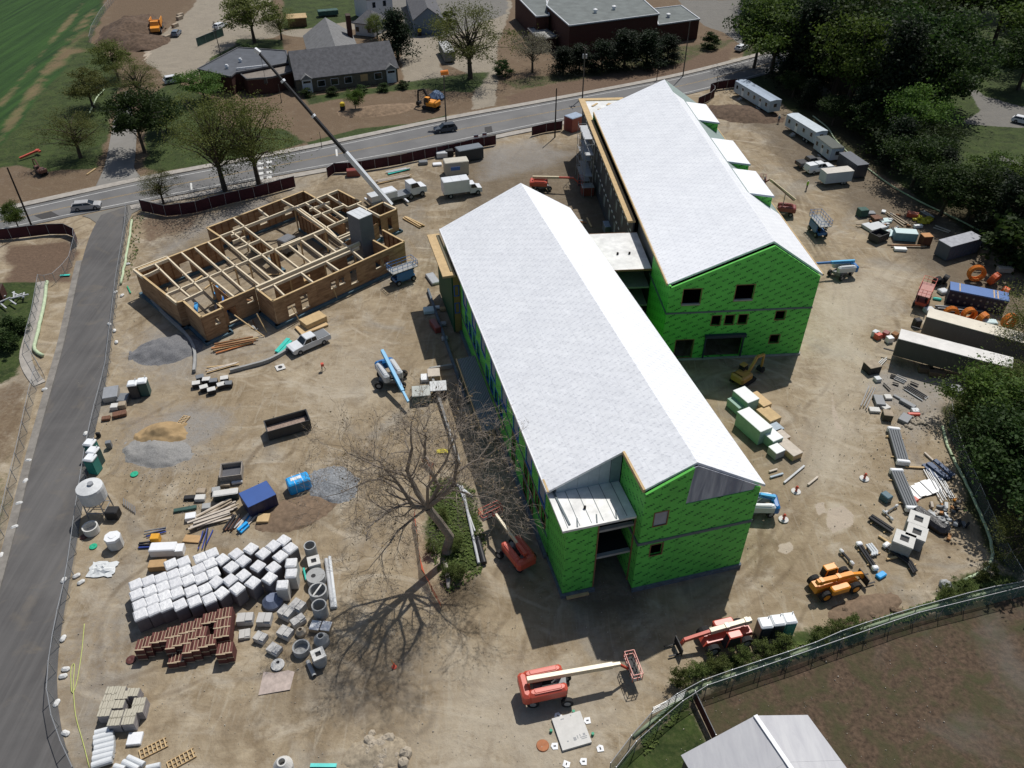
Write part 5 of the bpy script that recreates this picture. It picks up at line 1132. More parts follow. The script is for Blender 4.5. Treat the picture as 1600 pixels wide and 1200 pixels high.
pole('tall wooden utility pole at the road beside the brick annex', (1067, 119), 34)
pole('dark wooden pole standing beside the black shed and maroon fence', (867, 214), 138, m_poled)
pole('short dark pole on the verge between the two utility poles', (1026, 126), 100, m_poled, r=.1)
pole('thin pole near the maroon fence and the long site trailer', (1118, 142), 117, m_poled, r=.09)
pp, ph = pole('wooden utility pole beside the excavator across the road', (697, 190), 118, arms=0)
MB().tube([(-.6, 0, ph + .5), (1.0, 0, ph + .7)], .5, 10).build('orange_guard', mat('orange_guard_plastic', (.75, .22, .03), .5), pp)
pole('leaning dark utility pole at the left photo edge by the road', (52, 359), 262, m_poled, r=.17)
pole('light pole in the gravel yard behind the garage', (345, 88), 33, m_pole, arms=1, r=.12, name='light_pole', ah=R(0))
pole('pole with steel crossarms among the trees right of the lane', (258, 222), 172, m_pole, arms=2, ah=R(-60))
pole('thin metal post with small lamp at the pavement before the long house', (503, 231), 206, m_poled, r=.07, name='street_light')
pole('thin dark pole standing in the garage forecourt', (440, 160), 132, m_pole, r=.09)
# ------------------------------------------------------------------ vehicles and machines
def paint(name, rgb, rough=.4): return mat(name, rgb, rough, var=.07, scale=.8, spec=.5)
m_red = paint('lift_red', (.52, .085, .05)); m_cream = paint('boom_cream', (.62, .53, .36)); m_bluel = paint('lift_blue', (.01, .13, .36)); m_skyb = paint('boom_sky_blue', (.06, .36, .62))
m_orangep = paint('machine_orange', (.72, .27, .02)); m_whitep = paint('vehicle_white', (.62, .64, .66)); m_darkr = paint('dark_red_paint', (.22, .05, .04)); m_grey = paint('machine_grey', (.16, .17, .18), .5)
m_hood = paint('pale_grey_hood', (.50, .52, .53)); m_tyre = mat('black_tyre', (.02, .02, .021), .85); m_rim = mat('grey_rim', (.25, .25, .25), .5); m_black = mat('black_steel', (.02, .02, .022), .6)
def wheels(t_, pts, r, w_, rim=m_rim):
    for (x, y) in pts:
        o = MB().tube([(x, y - w_ / 2, r), (x, y + w_ / 2, r)], r, 14).build('wheel', m_tyre, t_)
        for s in (-1, 1): MB().tube([(x, y + s * (w_ / 2 - .02), r), (x, y + s * (w_ / 2 + .03), r)], r * .55, 10).build('rim', rim, o)
def axes(a, b): A, B = at(*a), at(*b); return (A + B) / 2, math.atan2(B.y - A.y, B.x - A.x)
def car(name, label, a, b, paint_, kind='suv', group=None, cover=None):
    c, rz = axes(a, b); t_ = thing(name, label, 'car' if kind in ('suv', 'wagon') else 'pickup truck', (c.x, c.y, 0), rz, group)
    L, W = (4.9, 1.95) if kind in ('suv', 'wagon') else (5.9, 2.05); h = L / 2; y = W / 2
    if kind in ('suv', 'wagon'):
        hr = 1.72 if kind == 'suv' else 1.5
        MB().side([(-h, .45), (-h + .1, .3), (h - .15, .3), (h, .5), (h - .02, .78), (h - .35, .93), (1.0, 1.02), (-h + .05, 1.04), (-h - .02, .8)], -y, y, .08, .9).build('body', paint_, t_)
        MB().side([(1.25, 1.0), (.45, hr - .08), (-h + .55, hr - .06), (-h + .1, 1.0)], -y + .12, y - .12, .16, 1.2).build('windows', m_glass, t_)
        mb = MB(); mb.rbox(((-h + .55 + .45) / 2 - .02, 0, hr - .1), (h - .1, W - .5, .1), 0, .08); rf = mb.build('roof', paint_, t_)
        mb = MB()
        for s in (-1, 1):
            mb.beam((1.2, s * (y - .14), 1.0), (.42, s * (y - .3), hr - .06), .07, .07); mb.beam((-.35, s * (y - .12), 1.0), (-.45, s * (y - .29), hr - .06), .1, .06); mb.beam((-h + .15, s * (y - .14), 1.0), (-h + .55, s * (y - .3), hr - .06), .12, .07)
        mb.each('pillar', paint_, rf); wx = ((-1.45), (1.5))
    else:
        MB().side([(-h, .55), (-h + .1, .42), (h - .15, .38), (h, .6), (h - .03, .98), (h - .4, 1.1), (1.15, 1.18), (.0, 1.2), (-h + .05, 1.2), (-h - .02, .9)], -y, y, .06, 1.0).build('body', paint_, t_)
        MB().side([(1.3, 1.15), (.65, 1.82), (-.85, 1.82), (-1.0, 1.15)], -y + .12, y - .12, .15, 1.3).build('windows', m_glass, t_)
        mb = MB(); mb.rbox((-.1, 0, 1.78), (1.55, W - .5, .1), 0, .08); rf = mb.build('roof', paint_, t_); mb = MB()
        for s in (-1, 1):
            for xa, xb in ((1.25, .62), (-.1, -.1), (-.95, -.8)): mb.beam((xa, s * (y - .14), 1.18), (xb, s * (y - .29), 1.8), .09, .07)
        mb.each('pillar', paint_, rf); wx = ((-1.75), (1.95))
        MB().box(-h + .12, -1.08, -y + .14, y - .14, 1.2, 1.212 if not cover else 1.26).build('bed_cover', cover or m_black, t_)
        if kind == 'cap': MB().side([(-1.05, 1.2), (-1.05, 1.85), (-h + .2, 1.8), (-h + .05, 1.2)], -y + .1, y - .1, .12, 1.4).build('bed_cap', paint_, t_)
    wheels(t_, [(x, s * (y - .12)) for x in wx for s in (-1, 1)], .37, .26)
    for s in (-1, 1): MB().ob((h - .06, s * (y - .28), .72), (.12, .36, .16)).build('headlight', m_glaz, t_); MB().ob((-h + .02, s * (y - .2), .85), (.1, .22, .24)).build('tail_light', m_darkr, t_)
    MB().ob((h - .02, 0, .62), (.08, 1.0, .22)).build('grille', m_black, t_)
    return t_
car('parked_car', 'silver estate car driving on the road near the site drive', (118, 328), (156, 324), paint('silver_paint', (.36, .36, .36)), 'wagon')
car('parked_car', 'dark grey suv driving on the main road below the excavator', (712, 203), (680, 207), paint('dark_slate_paint', (.045, .055, .07)), 'suv')
car('pickup_truck', 'white pickup with grey bed cover beside the plywood sheets', (511, 529), (456, 553), m_whitep, 'pickup', cover=m_grey)
car('pickup_truck', 'black pickup with white roof beside the white capped pickup', (1245, 262), (1285, 256), paint('black_paint', (.03, .032, .036)), 'pickup')
car('pickup_truck', 'white pickup with a white bed cap behind the enclosed trailer', (1256, 271), (1300, 264), m_whitep, 'cap')
car('parked_car', 'small grey car parked behind the orange dump truck', (272, 60), (280, 50), paint('blue_grey_paint', (.12, .15, .19)), 'wagon')
car('parked_car', 'white car half hidden by the spreading tree in the gravel yard', (337, 47), (352, 40), m_whitep, 'wagon')
car('parked_car', 'white and dark car at the end of the gravel yard above the lane', (264, 130), (281, 127), m_whitep, 'suv')
car('parked_car', 'white car on the forest lane cut by the right edge', (1586, 190), (1612, 196), m_whitep, 'wagon')
car('parked_car', 'white car under the trees below the forest lane', (1522, 283), (1552, 290), m_whitep, 'suv')
car('parked_car', 'white car parked at the road edge beside the dark wood', (1150, 82), (1166, 74), m_whitep, 'wagon')

def rails(mb, x0, x1, y0, y1, z0, z1, nx=4, ny=2, r=.03):
    for z in (z1, (z0 + z1) / 2):
        for a, b in (((x0, y0), (x1, y0)), ((x1, y0), (x1, y1)), ((x1, y1), (x0, y1)), ((x0, y1), (x0, y0))): mb.tube([(*a, z), (*b, z)], r, 4)
    for i in range(nx + 1):
        for y in (y0, y1): x = x0 + (x1 - x0) * i / nx; mb.tube([(x, y, z0), (x, y, z1)], r, 4)
    for i in range(1, ny):
        for x in (x0, x1): y = y0 + (y1 - y0) * i / ny; mb.tube([(x, y, z0), (x, y, z1)], r, 4)
def boom_lift(label, base, tip, ztip, body, hood, boom, boom2, zroot=2.4, back=1.8, cs=0.3, basket=True, size=1.0, split=.55, jib=True, wsp=2.9, chas=0.0):
    b = at(*base); T_ = at(*tip, ztip); d = Vector((T_.x - b.x, T_.y - b.y, 0)); Ld = d.length; rz = math.atan2(d.y, d.x)
    t_ = thing('boom_lift', label, 'boom lift', (b.x, b.y, 0), rz); k = size
    ca = cs; ch = MB().ob((0, 0, .75 * k), (2.6 * k, 1.5 * k, .45 * k), ca).build('chassis', m_grey if chas == 0 else chas, t_)
    pts = [];
    for x in (-1, 1):
        for y in (-1, 1):
            X, Y = x * wsp / 2 * k * .9, y * 1.05 * k; X, Y = X * math.cos(ca) - Y * math.sin(ca), X * math.sin(ca) + Y * math.cos(ca)
            o = MB().tube([(X + .17 * math.sin(ca), Y - .17 * math.cos(ca), .48 * k), (X - .17 * math.sin(ca), Y + .17 * math.cos(ca), .48 * k)], .48 * k, 14).build('wheel', m_tyre, t_); MB().tube([(X + .2 * math.sin(ca), Y - .2 * math.cos(ca), .48 * k), (X - .2 * math.sin(ca), Y + .2 * math.cos(ca), .48 * k)], .25 * k, 10).build('rim', m_rim, o)
    MB().tube([(0, 0, .95 * k), (0, 0, 1.15 * k)], .6 * k, 14).build('turntable', m_black, t_)
    for s in (-1, 1):
        mb = MB(); mb.rbox((-.35 * k, s * .78 * k, 1.12 * k), (3.0 * k, .72 * k, .95 * k), 0, .16 * k, .2 * k); o = mb.build('engine_hood', hood if hood is m_hood else body, t_)
        mb = MB(); mb.rbox((-.35 * k, s * .78 * k, 2.072 * k), (2.2 * k, .45 * k, .05), 0, .1); mb.build('hood_top', hood, o)
    mb = MB(); mb.rbox((-1.95 * k, 0, 1.0 * k), (.75 * k, 2.2 * k, 1.0 * k), 0, .2 * k); mb.build('counterweight', body, t_)
    A = Vector((-back * k, 0, zroot)); Bt = Vector((Ld, 0, ztip)); D = (Bt - A)
    P = A + D * split
    MB().beam(A, P, .34 * k, .46 * k).build('boom', boom, t_); MB().beam(A + D * (split - .05), A + D * (.94 if jib else 1), .24 * k, .32 * k).build('boom_extension', boom2, t_)
    MB().beam(A + Vector((.3, .24 * k, -.1)), A + D * (split * .9) + Vector((0, .24 * k, 0)), .08, .1).build('hose_track', body, t_)
    MB().beam(Vector((.2, 0, 1.4 * k)), A + D * .35 + Vector((0, 0, -.2)), .14, .14).build('lift_cylinder', m_galv, t_)
    if jib: MB().beam(A + D * .93, Bt + Vector((.3, 0, -.9 * k)), .16, .2).build('jib', body, t_)
    if basket:
        Bk = thing('x', None, None); bpy.data.objects.remove(Bk); z0 = ztip - 1.1 * k; x = Ld + .3
        fl = MB().box(x, x + .9, -1.2, 1.2, z0, z0 + .07).build('basket', m_black, t_); mb = MB(); rails(mb, x, x + .9, -1.2, 1.2, z0, z0 + 1.1, 2, 4, .035); mb.build('guard_rail', body, fl)
        MB().box(x + .06, x + .3, -.4, .4, z0 + .7, z0 + 1.0).build('control_box', m_black, fl)
    return t_
boom_lift('red boom lift with long cream boom in the open ground at the bottom', (858, 1083), (978, 1036), 2.3, m_red, m_red, m_cream, m_cream, size=1.15, zroot=2.9, split=.86, cs=-.2)
boom_lift('red boom lift working in the shade beside the long green wall', (806, 872), (772, 800), 3.0, m_red, m_red, m_red, m_cream, size=1.0, cs=.3, split=.25)
boom_lift('red boom lift with boom reaching the scaffold of the rear building', (846, 296), (901, 278), 2.6, m_red, m_red, m_cream, m_red, size=.95, split=.6, cs=.4)
boom_lift('sky blue boom lift with pale hoods parked beside the bare oak', (612, 598), (638, 628), 1.2, m_bluel, m_hood, m_skyb, m_skyb, size=1.15, zroot=3.6, back=2.2, split=.8, jib=False, basket=False, cs=1.1)
boom_lift('blue boom lift at the right corner of the rear building', (1312, 430), (1268, 412), 2.6, m_bluel, m_hood, m_skyb, m_bluel, size=1.0, cs=.5, basket=False, jib=False)
boom_lift('boom lift with long cream boom behind the dormer roof', (1222, 335), (1200, 278), 6.5, m_darkr, m_darkr, m_cream, m_cream, size=.9, cs=.2, zroot=3.0, split=.9)
boom_lift('white and blue lift mostly hidden behind the front gable wall', (1178, 800), (1168, 770), 3.0, m_bluel, m_hood, m_skyb, m_bluel, size=1.0, cs=.3, basket=False, jib=False)

def scissor(label, a, b, body, deck, zd=2.3, L=4.4, W=2.0):
    c, rz = axes(a, b); t_ = thing('scissor_lift', label, 'scissor lift', (c.x, c.y, 0), rz)
    MB().box(-L * .38, L * .38, -.8, .8, .5, 1.0).build('chassis', body, t_); wheels(t_, [(x, y) for x in (-L * .3, L * .3) for y in (-.85, .85)], .45, .32)
    mb = MB()
    for k in range(3):
        z = 1.05 + k * (zd - 1.1) / 3; dz = (zd - 1.1) / 3
        for y in (-.55, .55): mb.beam((-L * .4, y, z), (L * .4, y, z + dz), .08, .12); mb.beam((-L * .4, y + .1, z + dz), (L * .4, y + .1, z), .08, .12)
    mb.each('scissor_arm', m_black, t_)
    o = MB().box(-L / 2, L / 2, -W / 2, W / 2, zd, zd + .12).build('platform', deck, t_); mb = MB(); rails(mb, -L / 2, L / 2, -W / 2, W / 2, zd + .1, zd + 1.15, 5, 3, .035); mb.build('guard_rail', body, o)
    MB().box(-L * .35, L * .3, -W / 2 - .05, -W / 2 + .15, 1.0, zd - .1).build('side_panel', body, t_); return t_
scissor('blue scissor lift with long deck beside the plywood wall corner', (611, 446), (650, 432), m_bluel, m_slab)
scissor('blue scissor lift with grey deck right of the dormers', (1265, 352), (1288, 378), m_bluel, m_slab)
scissor('red scissor lift with pink grey deck near the blue container', (1432, 490), (1446, 458), m_red, mat('faded_pink_deck', (.42, .22, .19), .7), W=1.8)

def telehandler(label, a, b, body, boomc, reach=4.2, hood=m_black):
    c, rz = axes(a, b); t_ = thing('telehandler', label, 'telehandler', (c.x, c.y, 0), rz)
    MB().side([(-2.6, .8), (-2.4, 1.35), (2.1, 1.25), (2.5, .8)], -.55, .55).build('chassis', body, t_); wheels(t_, [(x, y) for x in (-1.65, 1.7) for y in (-1.0, 1.0)], .66, .45, m_rim if body is m_red else m_orangep)
    mb = MB(); mb.side([(-.9, 1.0), (-.9, 2.3), (.35, 2.3), (.75, 1.0)], .25 + .32, 1.3, .06, 1.6); cb = mb.build('cab', m_black, t_); mb = MB(); mb.rbox((-.25, .93, 2.3), (1.3, .75, .1), 0, .08); mb.build('cab_roof', body, cb)
    mb = MB()
    for x in (-.88, .6):
        for y in (.6, 1.27): mb.beam((x, y, 1.1), (x * .75 - .05, y, 2.32), .08, .08)
    mb.each('cab_pillar', body, cb)
    mb = MB(); mb.rbox((-.2, -1.0, .95), (2.0, .75, .7), 0, .12); mb.build('engine_cover', body, t_)
    A = Vector((-2.5, -.2, 2.15)); B_ = Vector((1.6, -.2, 1.85)); C_ = Vector((1.6 + reach * .55, -.2, 1.45))
    MB().beam(A, B_, .42, .5).build('boom', boomc, t_); MB().beam(B_ - (B_ - A) * .05, C_, .3, .36).build('boom_extension', body, t_)
    for q in (.12, .6): MB().ob(A + (B_ - A) * q + Vector((0, 0, .02)), (.35, .54, .58)).build('boom_collar', boomc, t_)
    MB().beam(C_, (C_.x + .35, -.2, .75), .26, .3).build('boom_head', body, t_)
    mb = MB(); mb.box(C_.x + .4, C_.x + .5, -1.0, .6, .2, 1.2); cg = mb.build('fork_carriage', m_black, t_); mb = MB()
    for y in (-.75, .3): mb.box(C_.x + .45, C_.x + 1.6, y - .07, y + .07, .16, .23)
    mb.each('fork', m_black, cg); return t_
telehandler('red telehandler with cream boom left of the portable toilets', (1165, 993), (1096, 1010), m_red, m_cream, reach=4.6)
telehandler('orange telehandler parked on the right below the black pipes', (1262, 930), (1338, 908), m_orangep, m_orangep, reach=2.2)

def excavator(label, px, hd, body, s=1.0, arm=1.0, fold=0):
    p = at(*px); t_ = thing('excavator', label, 'excavator', (p.x, p.y, 0), hd); t_.scale = (s, s, s)
    for y in (-1.05, 1.05):
        MB().side([(-1.9, .35), (-1.6, .05), (1.6, .05), (1.9, .35), (1.9, .6), (1.6, .85), (-1.6, .85), (-1.9, .6)], y - .28, y + .28).build('track', m_black, t_)
    MB().box(-.9, .9, -.76, .76, .4, .95).build('undercarriage', m_black, t_)
    mb = MB(); mb.rbox((-.6, 0, 1.0), (3.0, 2.5, 1.0), 0, .25); mb.build('house', body, t_); mb = MB(); mb.rbox((-1.75, 0, 1.05), (.8, 2.5, 1.25), 0, .3); mb.build('counterweight', body, t_)
    cb = MB().side([(.0, 1.9), (.0, 2.85), (1.0, 2.85), (1.3, 1.9), (1.2, 1.1), (.0, 1.1)], .25, 1.2).build('cab', m_glass, t_); mb = MB(); mb.rbox((.5, .72, 2.86), (1.15, 1.0, .08), 0, .05); mb.build('cab_roof', body, cb)
    A = Vector((.6, -.3, 1.6)); B_ = Vector((2.6 * arm, -.3, 4.2)); C_ = Vector((4.8 * arm, -.3, 3.6)); D_ = Vector((4.6 * arm + .3, -.3, 1.0))
    MB().beam(A, B_, .35, .5).build('boom', body if not fold else m_black, t_); MB().beam(B_, C_, .32, .42).build('boom_upper', body if not fold else m_black, t_); MB().beam(C_, D_, .26, .34).build('stick', body if not fold else m_black, t_)
    MB().side([(D_.x - .5, 1.1), (D_.x - .7, .5), (D_.x - .2, .15), (D_.x + .4, .4), (D_.x + .2, 1.1)], -.85, .25).build('bucket', m_black, t_); return t_
excavator('orange excavator with raised dark arm across the road from the site', (674, 170), R(150), m_orangep, .95, .8, 1)
excavator('small ochre excavator standing in the shade of the rear building', (1160, 596), R(40), paint('ochre_paint', (.42, .24, .06)), .8, .9)
excavator('small brown excavator with red arm on the dirt beside the field', (66, 272), R(140), paint('brown_machine', (.15, .07, .05)), .6, 1.0)
# articulated dump truck
dt = at(246, 48); D_ = thing('dump_truck', 'orange articulated dump truck beside the brown soil mound', 'dump truck', (dt.x, dt.y, 0), head((250, 32), (243, 58)))
mb = MB(); mb.side([(1.6, 1.0), (1.6, 3.2), (2.9, 3.2), (3.3, 2.2), (4.8, 1.9), (5.0, 1.0)], -1.2, 1.2, .15, 2.4); cb = mb.build('cab', m_orangep, D_); MB().side([(2.95, 2.2), (2.7, 3.1), (1.9, 3.1), (1.9, 2.2)], -1.23, 1.23).build('windows', m_glass, cb)
mb = MB(); mb.side([(1.2, 1.7), (1.4, 3.3), (-4.6, 2.9), (-4.9, 2.4), (-3.6, 1.4), (.6, 1.2)], -1.5, -1.35); mb.side([(1.2, 1.7), (1.4, 3.3), (-4.6, 2.9), (-4.9, 2.4), (-3.6, 1.4), (.6, 1.2)], 1.35, 1.5); mb.box(-3.6, 1.1, -1.35, 1.35, 1.3, 1.5); mb.box(1.05, 1.25, -1.35, 1.35, 1.3, 3.3)
mb.build('dump_body', m_orangep, D_); MB().box(-3.8, 1.6, -.6, .6, .8, 1.2).build('frame', m_black, D_); wheels(D_, [(x, y) for x in (-3.2, -1.4, 3.4) for y in (-1.2, 1.2)], .85, .6)
# box truck
c, rz = axes((692, 308), (750, 300)); bt = thing('box_truck', 'white box truck parked behind the front building', 'box truck', (c.x, c.y, 0), rz)
mb = MB(); mb.rbox((-1.1, 0, .95), (4.9, 2.4, 2.4), 0, .05); bx = mb.build('cargo_box', m_whitep, bt)
for k in range(3): MB().box(-3.4 + k * 1.6, -3.35 + k * 1.6, -1.15, 1.15, 3.352, 3.37).build('roof_seam', m_hood, bx)
mb = MB(); mb.side([(1.45, .5), (1.45, 2.2), (2.4, 2.2), (2.85, 1.45), (3.7, 1.3), (3.8, .5)], -1.0, 1.0, .12, 1.5); cb = mb.build('cab', m_whitep, bt); MB().side([(2.85, 1.5), (2.45, 2.1), (1.7, 2.1), (1.7, 1.5)], -1.02, 1.02, .08, 1.6).build('windows', m_glass, cb)
MB().box(-3.4, 3.6, -.5, .5, .5, .9).build('frame', m_black, bt); wheels(bt, [(x, y) for x in (-2.3, 2.9) for y in (-.95, .95)], .45, .35)
# crane truck
c, rz = axes((585, 322), (645, 306)); ct = thing('crane_truck', 'truck crane with white cab and long black boom reaching over the road', 'crane truck', (c.x, c.y, 0), rz)
MB().box(-4.8, 3.2, -1.2, 1.2, .7, 1.2).build('chassis', m_grey, ct); mb = MB(); mb.side([(3.0, .7), (3.0, 2.9), (4.5, 2.9), (5.0, 2.0), (6.3, 1.8), (6.4, .7)], -1.15, 1.15, .12, 2.1); cb = mb.build('cab', m_whitep, ct)
MB().side([(5.0, 2.05), (4.55, 2.8), (3.3, 2.8), (3.3, 2.05)], -1.17, 1.17, .08, 2.2).build('windows', m_glass, cb); wheels(ct, [(x, y) for x in (-3.4, -2.1, 3.0, 5.3) for y in (-1.05, 1.05)], .52, .36)
mb = MB(); mb.rbox((-1.0, 0, 1.2), (3.0, 2.3, 1.3), 0, .15); mb.build('turret', m_whitep, ct); mb = MB()
for x in (-4.4, 1.6): mb.beam((x, -2.9, .5), (x, 2.9, .5), .3, .3)
mb.each('outrigger', m_whitep, ct); MB().box(-4.7, -2.8, -1.0, 1.0, 1.2, 2.3).build('counterweight', m_hood, ct)
# the boom's own direction in the place
inv = (Matrix.Translation((c.x, c.y, 0)) @ Matrix.Rotation(rz, 4, 'Z')).inverted(); A_ = inv @ at(611, 321, 2.8); T_ = inv @ at(402, 80, 27); Dv = T_ - A_
for t0, t1, w_, m_ in ((0, .36, .72, m_whitep), (.33, .60, .46, m_black), (.57, .82, .38, m_black), (.80, 1.0, .30, m_black)):
    o = MB().beam(A_ + Dv * t0, A_ + Dv * t1, w_, w_ * 1.1).build('boom_section', m_, ct)
for t_ in (.6, .82): MB().ob(A_ + Dv * t_, (.4, .56, .62), math.atan2(Dv.y, Dv.x), -math.asin(Dv.z / Dv.length)).build('boom_collar', m_whitep, ct)
MB().ob(T_, (1.0, .5, .6), math.atan2(Dv.y, Dv.x), -.6).build('boom_head', m_whitep, ct)
hk = thing('hook_block', 'black hook block hanging from the tip of the crane boom', 'hook block', (0, 0, 0)); tp = at(402, 80, 27); hk.location = (tp.x + .6, tp.y - .6, 0); MB().ob((0, 0, 22.6), (.5, .35, .9)).build('block', m_black, hk); MB().tube([(0, 0, 23), (0, 0, 26.8)], .03, 4).build('cable', m_black, hk)

# trailers and containers
def trailer(name, label, cat, a, b, z0, h, W, L, wall_m, roof_m, wins=0, bow=0.0, rz_fix=None, wheel=True, corr=False, side_=-1):
    c, rz = axes(a, b); t_ = thing(name, label, cat, (c.x, c.y, 0), rz); x, y = L / 2, W / 2
    MB().box(-x, x, -y, y, z0, z0 + h).build('body', wall_m, t_)
    if bow: MB().add(*(lambda v, f: (v, f))([(s * (x + .05), yy * (y + .05), z0 + h + .002 + bow * (1 - abs(yy)) if abs(yy) < 1 else z0 + h + .002) for s in (-1, 1) for yy in (-1, -.5, 0, .5, 1)], [(0, 1, 6, 5), (1, 2, 7, 6), (2, 3, 8, 7), (3, 4, 9, 8), (4, 3, 2, 1, 0), (5, 6, 7, 8, 9), (0, 5, 9, 4)])).build('roof', roof_m, t_)
    else: mb = MB(); mb.rbox((0, 0, z0 + h + .002), (L + .1, W + .1, .1), 0, .12 if not corr else .02); mb.build('roof', roof_m, t_)
    for i in range(wins):
        xx = -x + L * (i + .5) / wins; dr = (i % 3 == 1)
        f = MB().box(xx - .45, xx + .45, side_ * y - .05, side_ * y + .05, z0 + (.1 if dr else .9), z0 + (2.1 if dr else 1.9)).build('door' if dr else 'window', m_edge if dr else m_wpaint, t_)
        MB().box(xx - .33, xx + .33, side_ * y - .07, side_ * y + .07, z0 + (1.3 if dr else 1.0), z0 + (1.9 if dr else 1.8)).build('pane', m_glass, f)
        if dr: mb = MB(); [mb.box(xx - .5, xx + .5, side_ * (y + .3 * (k + 1)) - .15, side_ * (y + .3 * (k + 1)) + .15, 0, z0 - .2 * (k + 1)) for k in range(3) if z0 - .2 * (k + 1) > .05]; mb.v and mb.each('step', m_galv, t_)
    if wins: f = MB().box(x - .04, x + .05, -.5, .5, z0 + .9, z0 + 1.9).build('window', m_wpaint, t_); MB().box(x + .051, x + .07, -.4, .4, z0 + 1, z0 + 1.8).build('pane', m_glass, f)
    if wheel: wheels(t_, [(xx, yy) for xx in (x * .35, x * .55) for yy in (-y + .15, y - .15)], .42, .25); MB().beam((-x - 1.3, 0, z0 - .1), (-x, 0, z0 - .1), .2, .12).build('hitch', m_black, t_)
    if corr:
        n = int(L / .6)
        for s in (-1, 1):
            mb = MB()
            for i in range(n): mb.box(-x + (i + .25) * L / n, -x + (i + .65) * L / n, s * y - .04, s * y + .04, z0 + .15, z0 + h - .15)
            mb.build('corrugation', wall_m, t_)['kind'] = 'stuff'
    return t_
m_tw = paint('pale_blue_trailer', (.40, .46, .52), .5); m_tr = mat('trailer_metal_roof', (.30, .36, .44), .4, metal=.3, var=.15)
trailer('office_trailer', 'long pale blue office trailer nearest the road', 'office trailer', (1154, 147), (1208, 180), .8, 2.5, 3.0, 14.5, m_tw, m_tr, 6, .15)
trailer('office_trailer', 'white office trailer with ribbed roof in the middle of the trailer row', 'office trailer', (1236, 202), (1276, 227), .8, 2.4, 2.8, 10.5, m_tw, mat('pale_ribbed_roof', (.46, .52, .56), .5), 4, .15)
trailer('office_trailer', 'short pale blue site office with dark roof', 'office trailer', (1278, 232), (1306, 254), .4, 2.4, 2.8, 6.4, m_tw, mat('dark_trailer_roof', (.08, .09, .08), .7), 3, wheel=False)
trailer('storage_container', 'dark storage container behind the short site office', 'container', (1312, 256), (1346, 280), .1, 2.5, 2.5, 6.2, paint('dark_blue_grey', (.05, .055, .07)), mat('dark_grey_roof', (.10, .11, .13), .6), wheel=False, corr=True)
trailer('enclosed_trailer', 'white enclosed cargo trailer parked below the white capped pickup', 'trailer', (1284, 288), (1322, 284), .6, 2.1, 2.3, 5.6, m_tw, mat('dusty_white_roof', (.5, .47, .42), .6), bow=.05)
trailer('storage_container', 'grey storage container with pale roof beside the debris', 'container', (1464, 404), (1522, 388), .1, 2.5, 2.5, 7.2, paint('slate_container', (.075, .085, .12), .6), mat('speckled_grey_roof', (.30, .31, .34), .6, var=.2, scale=1.5), wheel=False, corr=True)
trailer('semi_trailer', 'semi trailer with white roof nearest the camera on the right', 'semi trailer', (1402, 560), (1554, 601), 1.1, 2.7, 2.5, 13.6, paint('dark_olive_trailer', (.06, .065, .055), .6), mat('scuffed_white_roof', (.62, .60, .57), .6, var=.15, scale=.5), corr=True)
trailer('semi_trailer', 'semi trailer with cream roof behind the white roofed one', 'semi trailer', (1442, 525), (1610, 572), 1.1, 2.7, 2.5, 14.6, paint('grey_brown_trailer', (.16, .14, .125), .6), mat('cream_roof', (.62, .57, .47), .6, var=.12, scale=.5), corr=True)
trailer('site_container', 'small cream container with a door by the screened fence', 'container', (694, 272), (732, 268), .1, 2.5, 2.4, 4.6, paint('cream_container', (.42, .38, .30), .6), mat('cream_container_roof', (.47, .44, .37), .7), wheel=False)
trailer('site_container', 'dark container with flat grey top behind the cream container', 'container', (712, 252), (755, 244), .1, 2.3, 2.4, 5.2, paint('dark_container', (.03, .035, .04), .6), mat('grey_container_top', (.14, .16, .18), .6), wheel=False)
trailer('white_trailer', 'white roofed trailer parked on the track beside the tall bright tree', 'trailer', (690, 74), (708, 106), .4, 2.3, 2.8, 10, mat('dusty_grey_wall', (.2, .2, .2), .8), mat('faded_white_roof', (.42, .42, .41), .6), wheel=False)
trailer('dark_shed', 'dark red shed with striped pale roof beside the scaffold', 'shed', (890, 204), (902, 200), .0, 3.0, 2.6, 3.4, m_darkr, m_tr, wheel=False)
trailer('green_trailer', 'low dark green flat trailer on the lawn behind the houses', 'trailer', (496, 26), (530, 23), .4, 1.2, 2.4, 6, m_gscr, m_gscr, wheel=False)
# blue pipe rack container with a top tray
c, rz = axes((1486, 470), (1556, 484)); bc = thing('blue_container', 'dark blue open sided rack container full of tube ends with a blue roof', 'container', (c.x, c.y, 0), rz)
MB().box(-3.9, 3.9, -1.2, 1.2, .1, 2.3).build('body', paint('navy_rack', (.012, .016, .04), .6), bc); rf = MB().box(-3.95, 3.95, -1.25, 1.25, 2.302, 2.5).build('roof', paint('royal_blue', (.03, .11, .32), .5), bc)
for x in (-2.7, 1.9, 2.4): MB().box(x, x + .16, -1.15, 1.15, 2.502, 2.52).build('roof_strap', m_fascia, rf)
for r_ in range(2):
    for k in range(8): MB().tube([(-3.3 + k * .93, -1.2, .8 + r_ * .9), (-3.3 + k * .93, -1.3, .8 + r_ * .9)], .16, 8).build('tube_end', m_grey, bc)
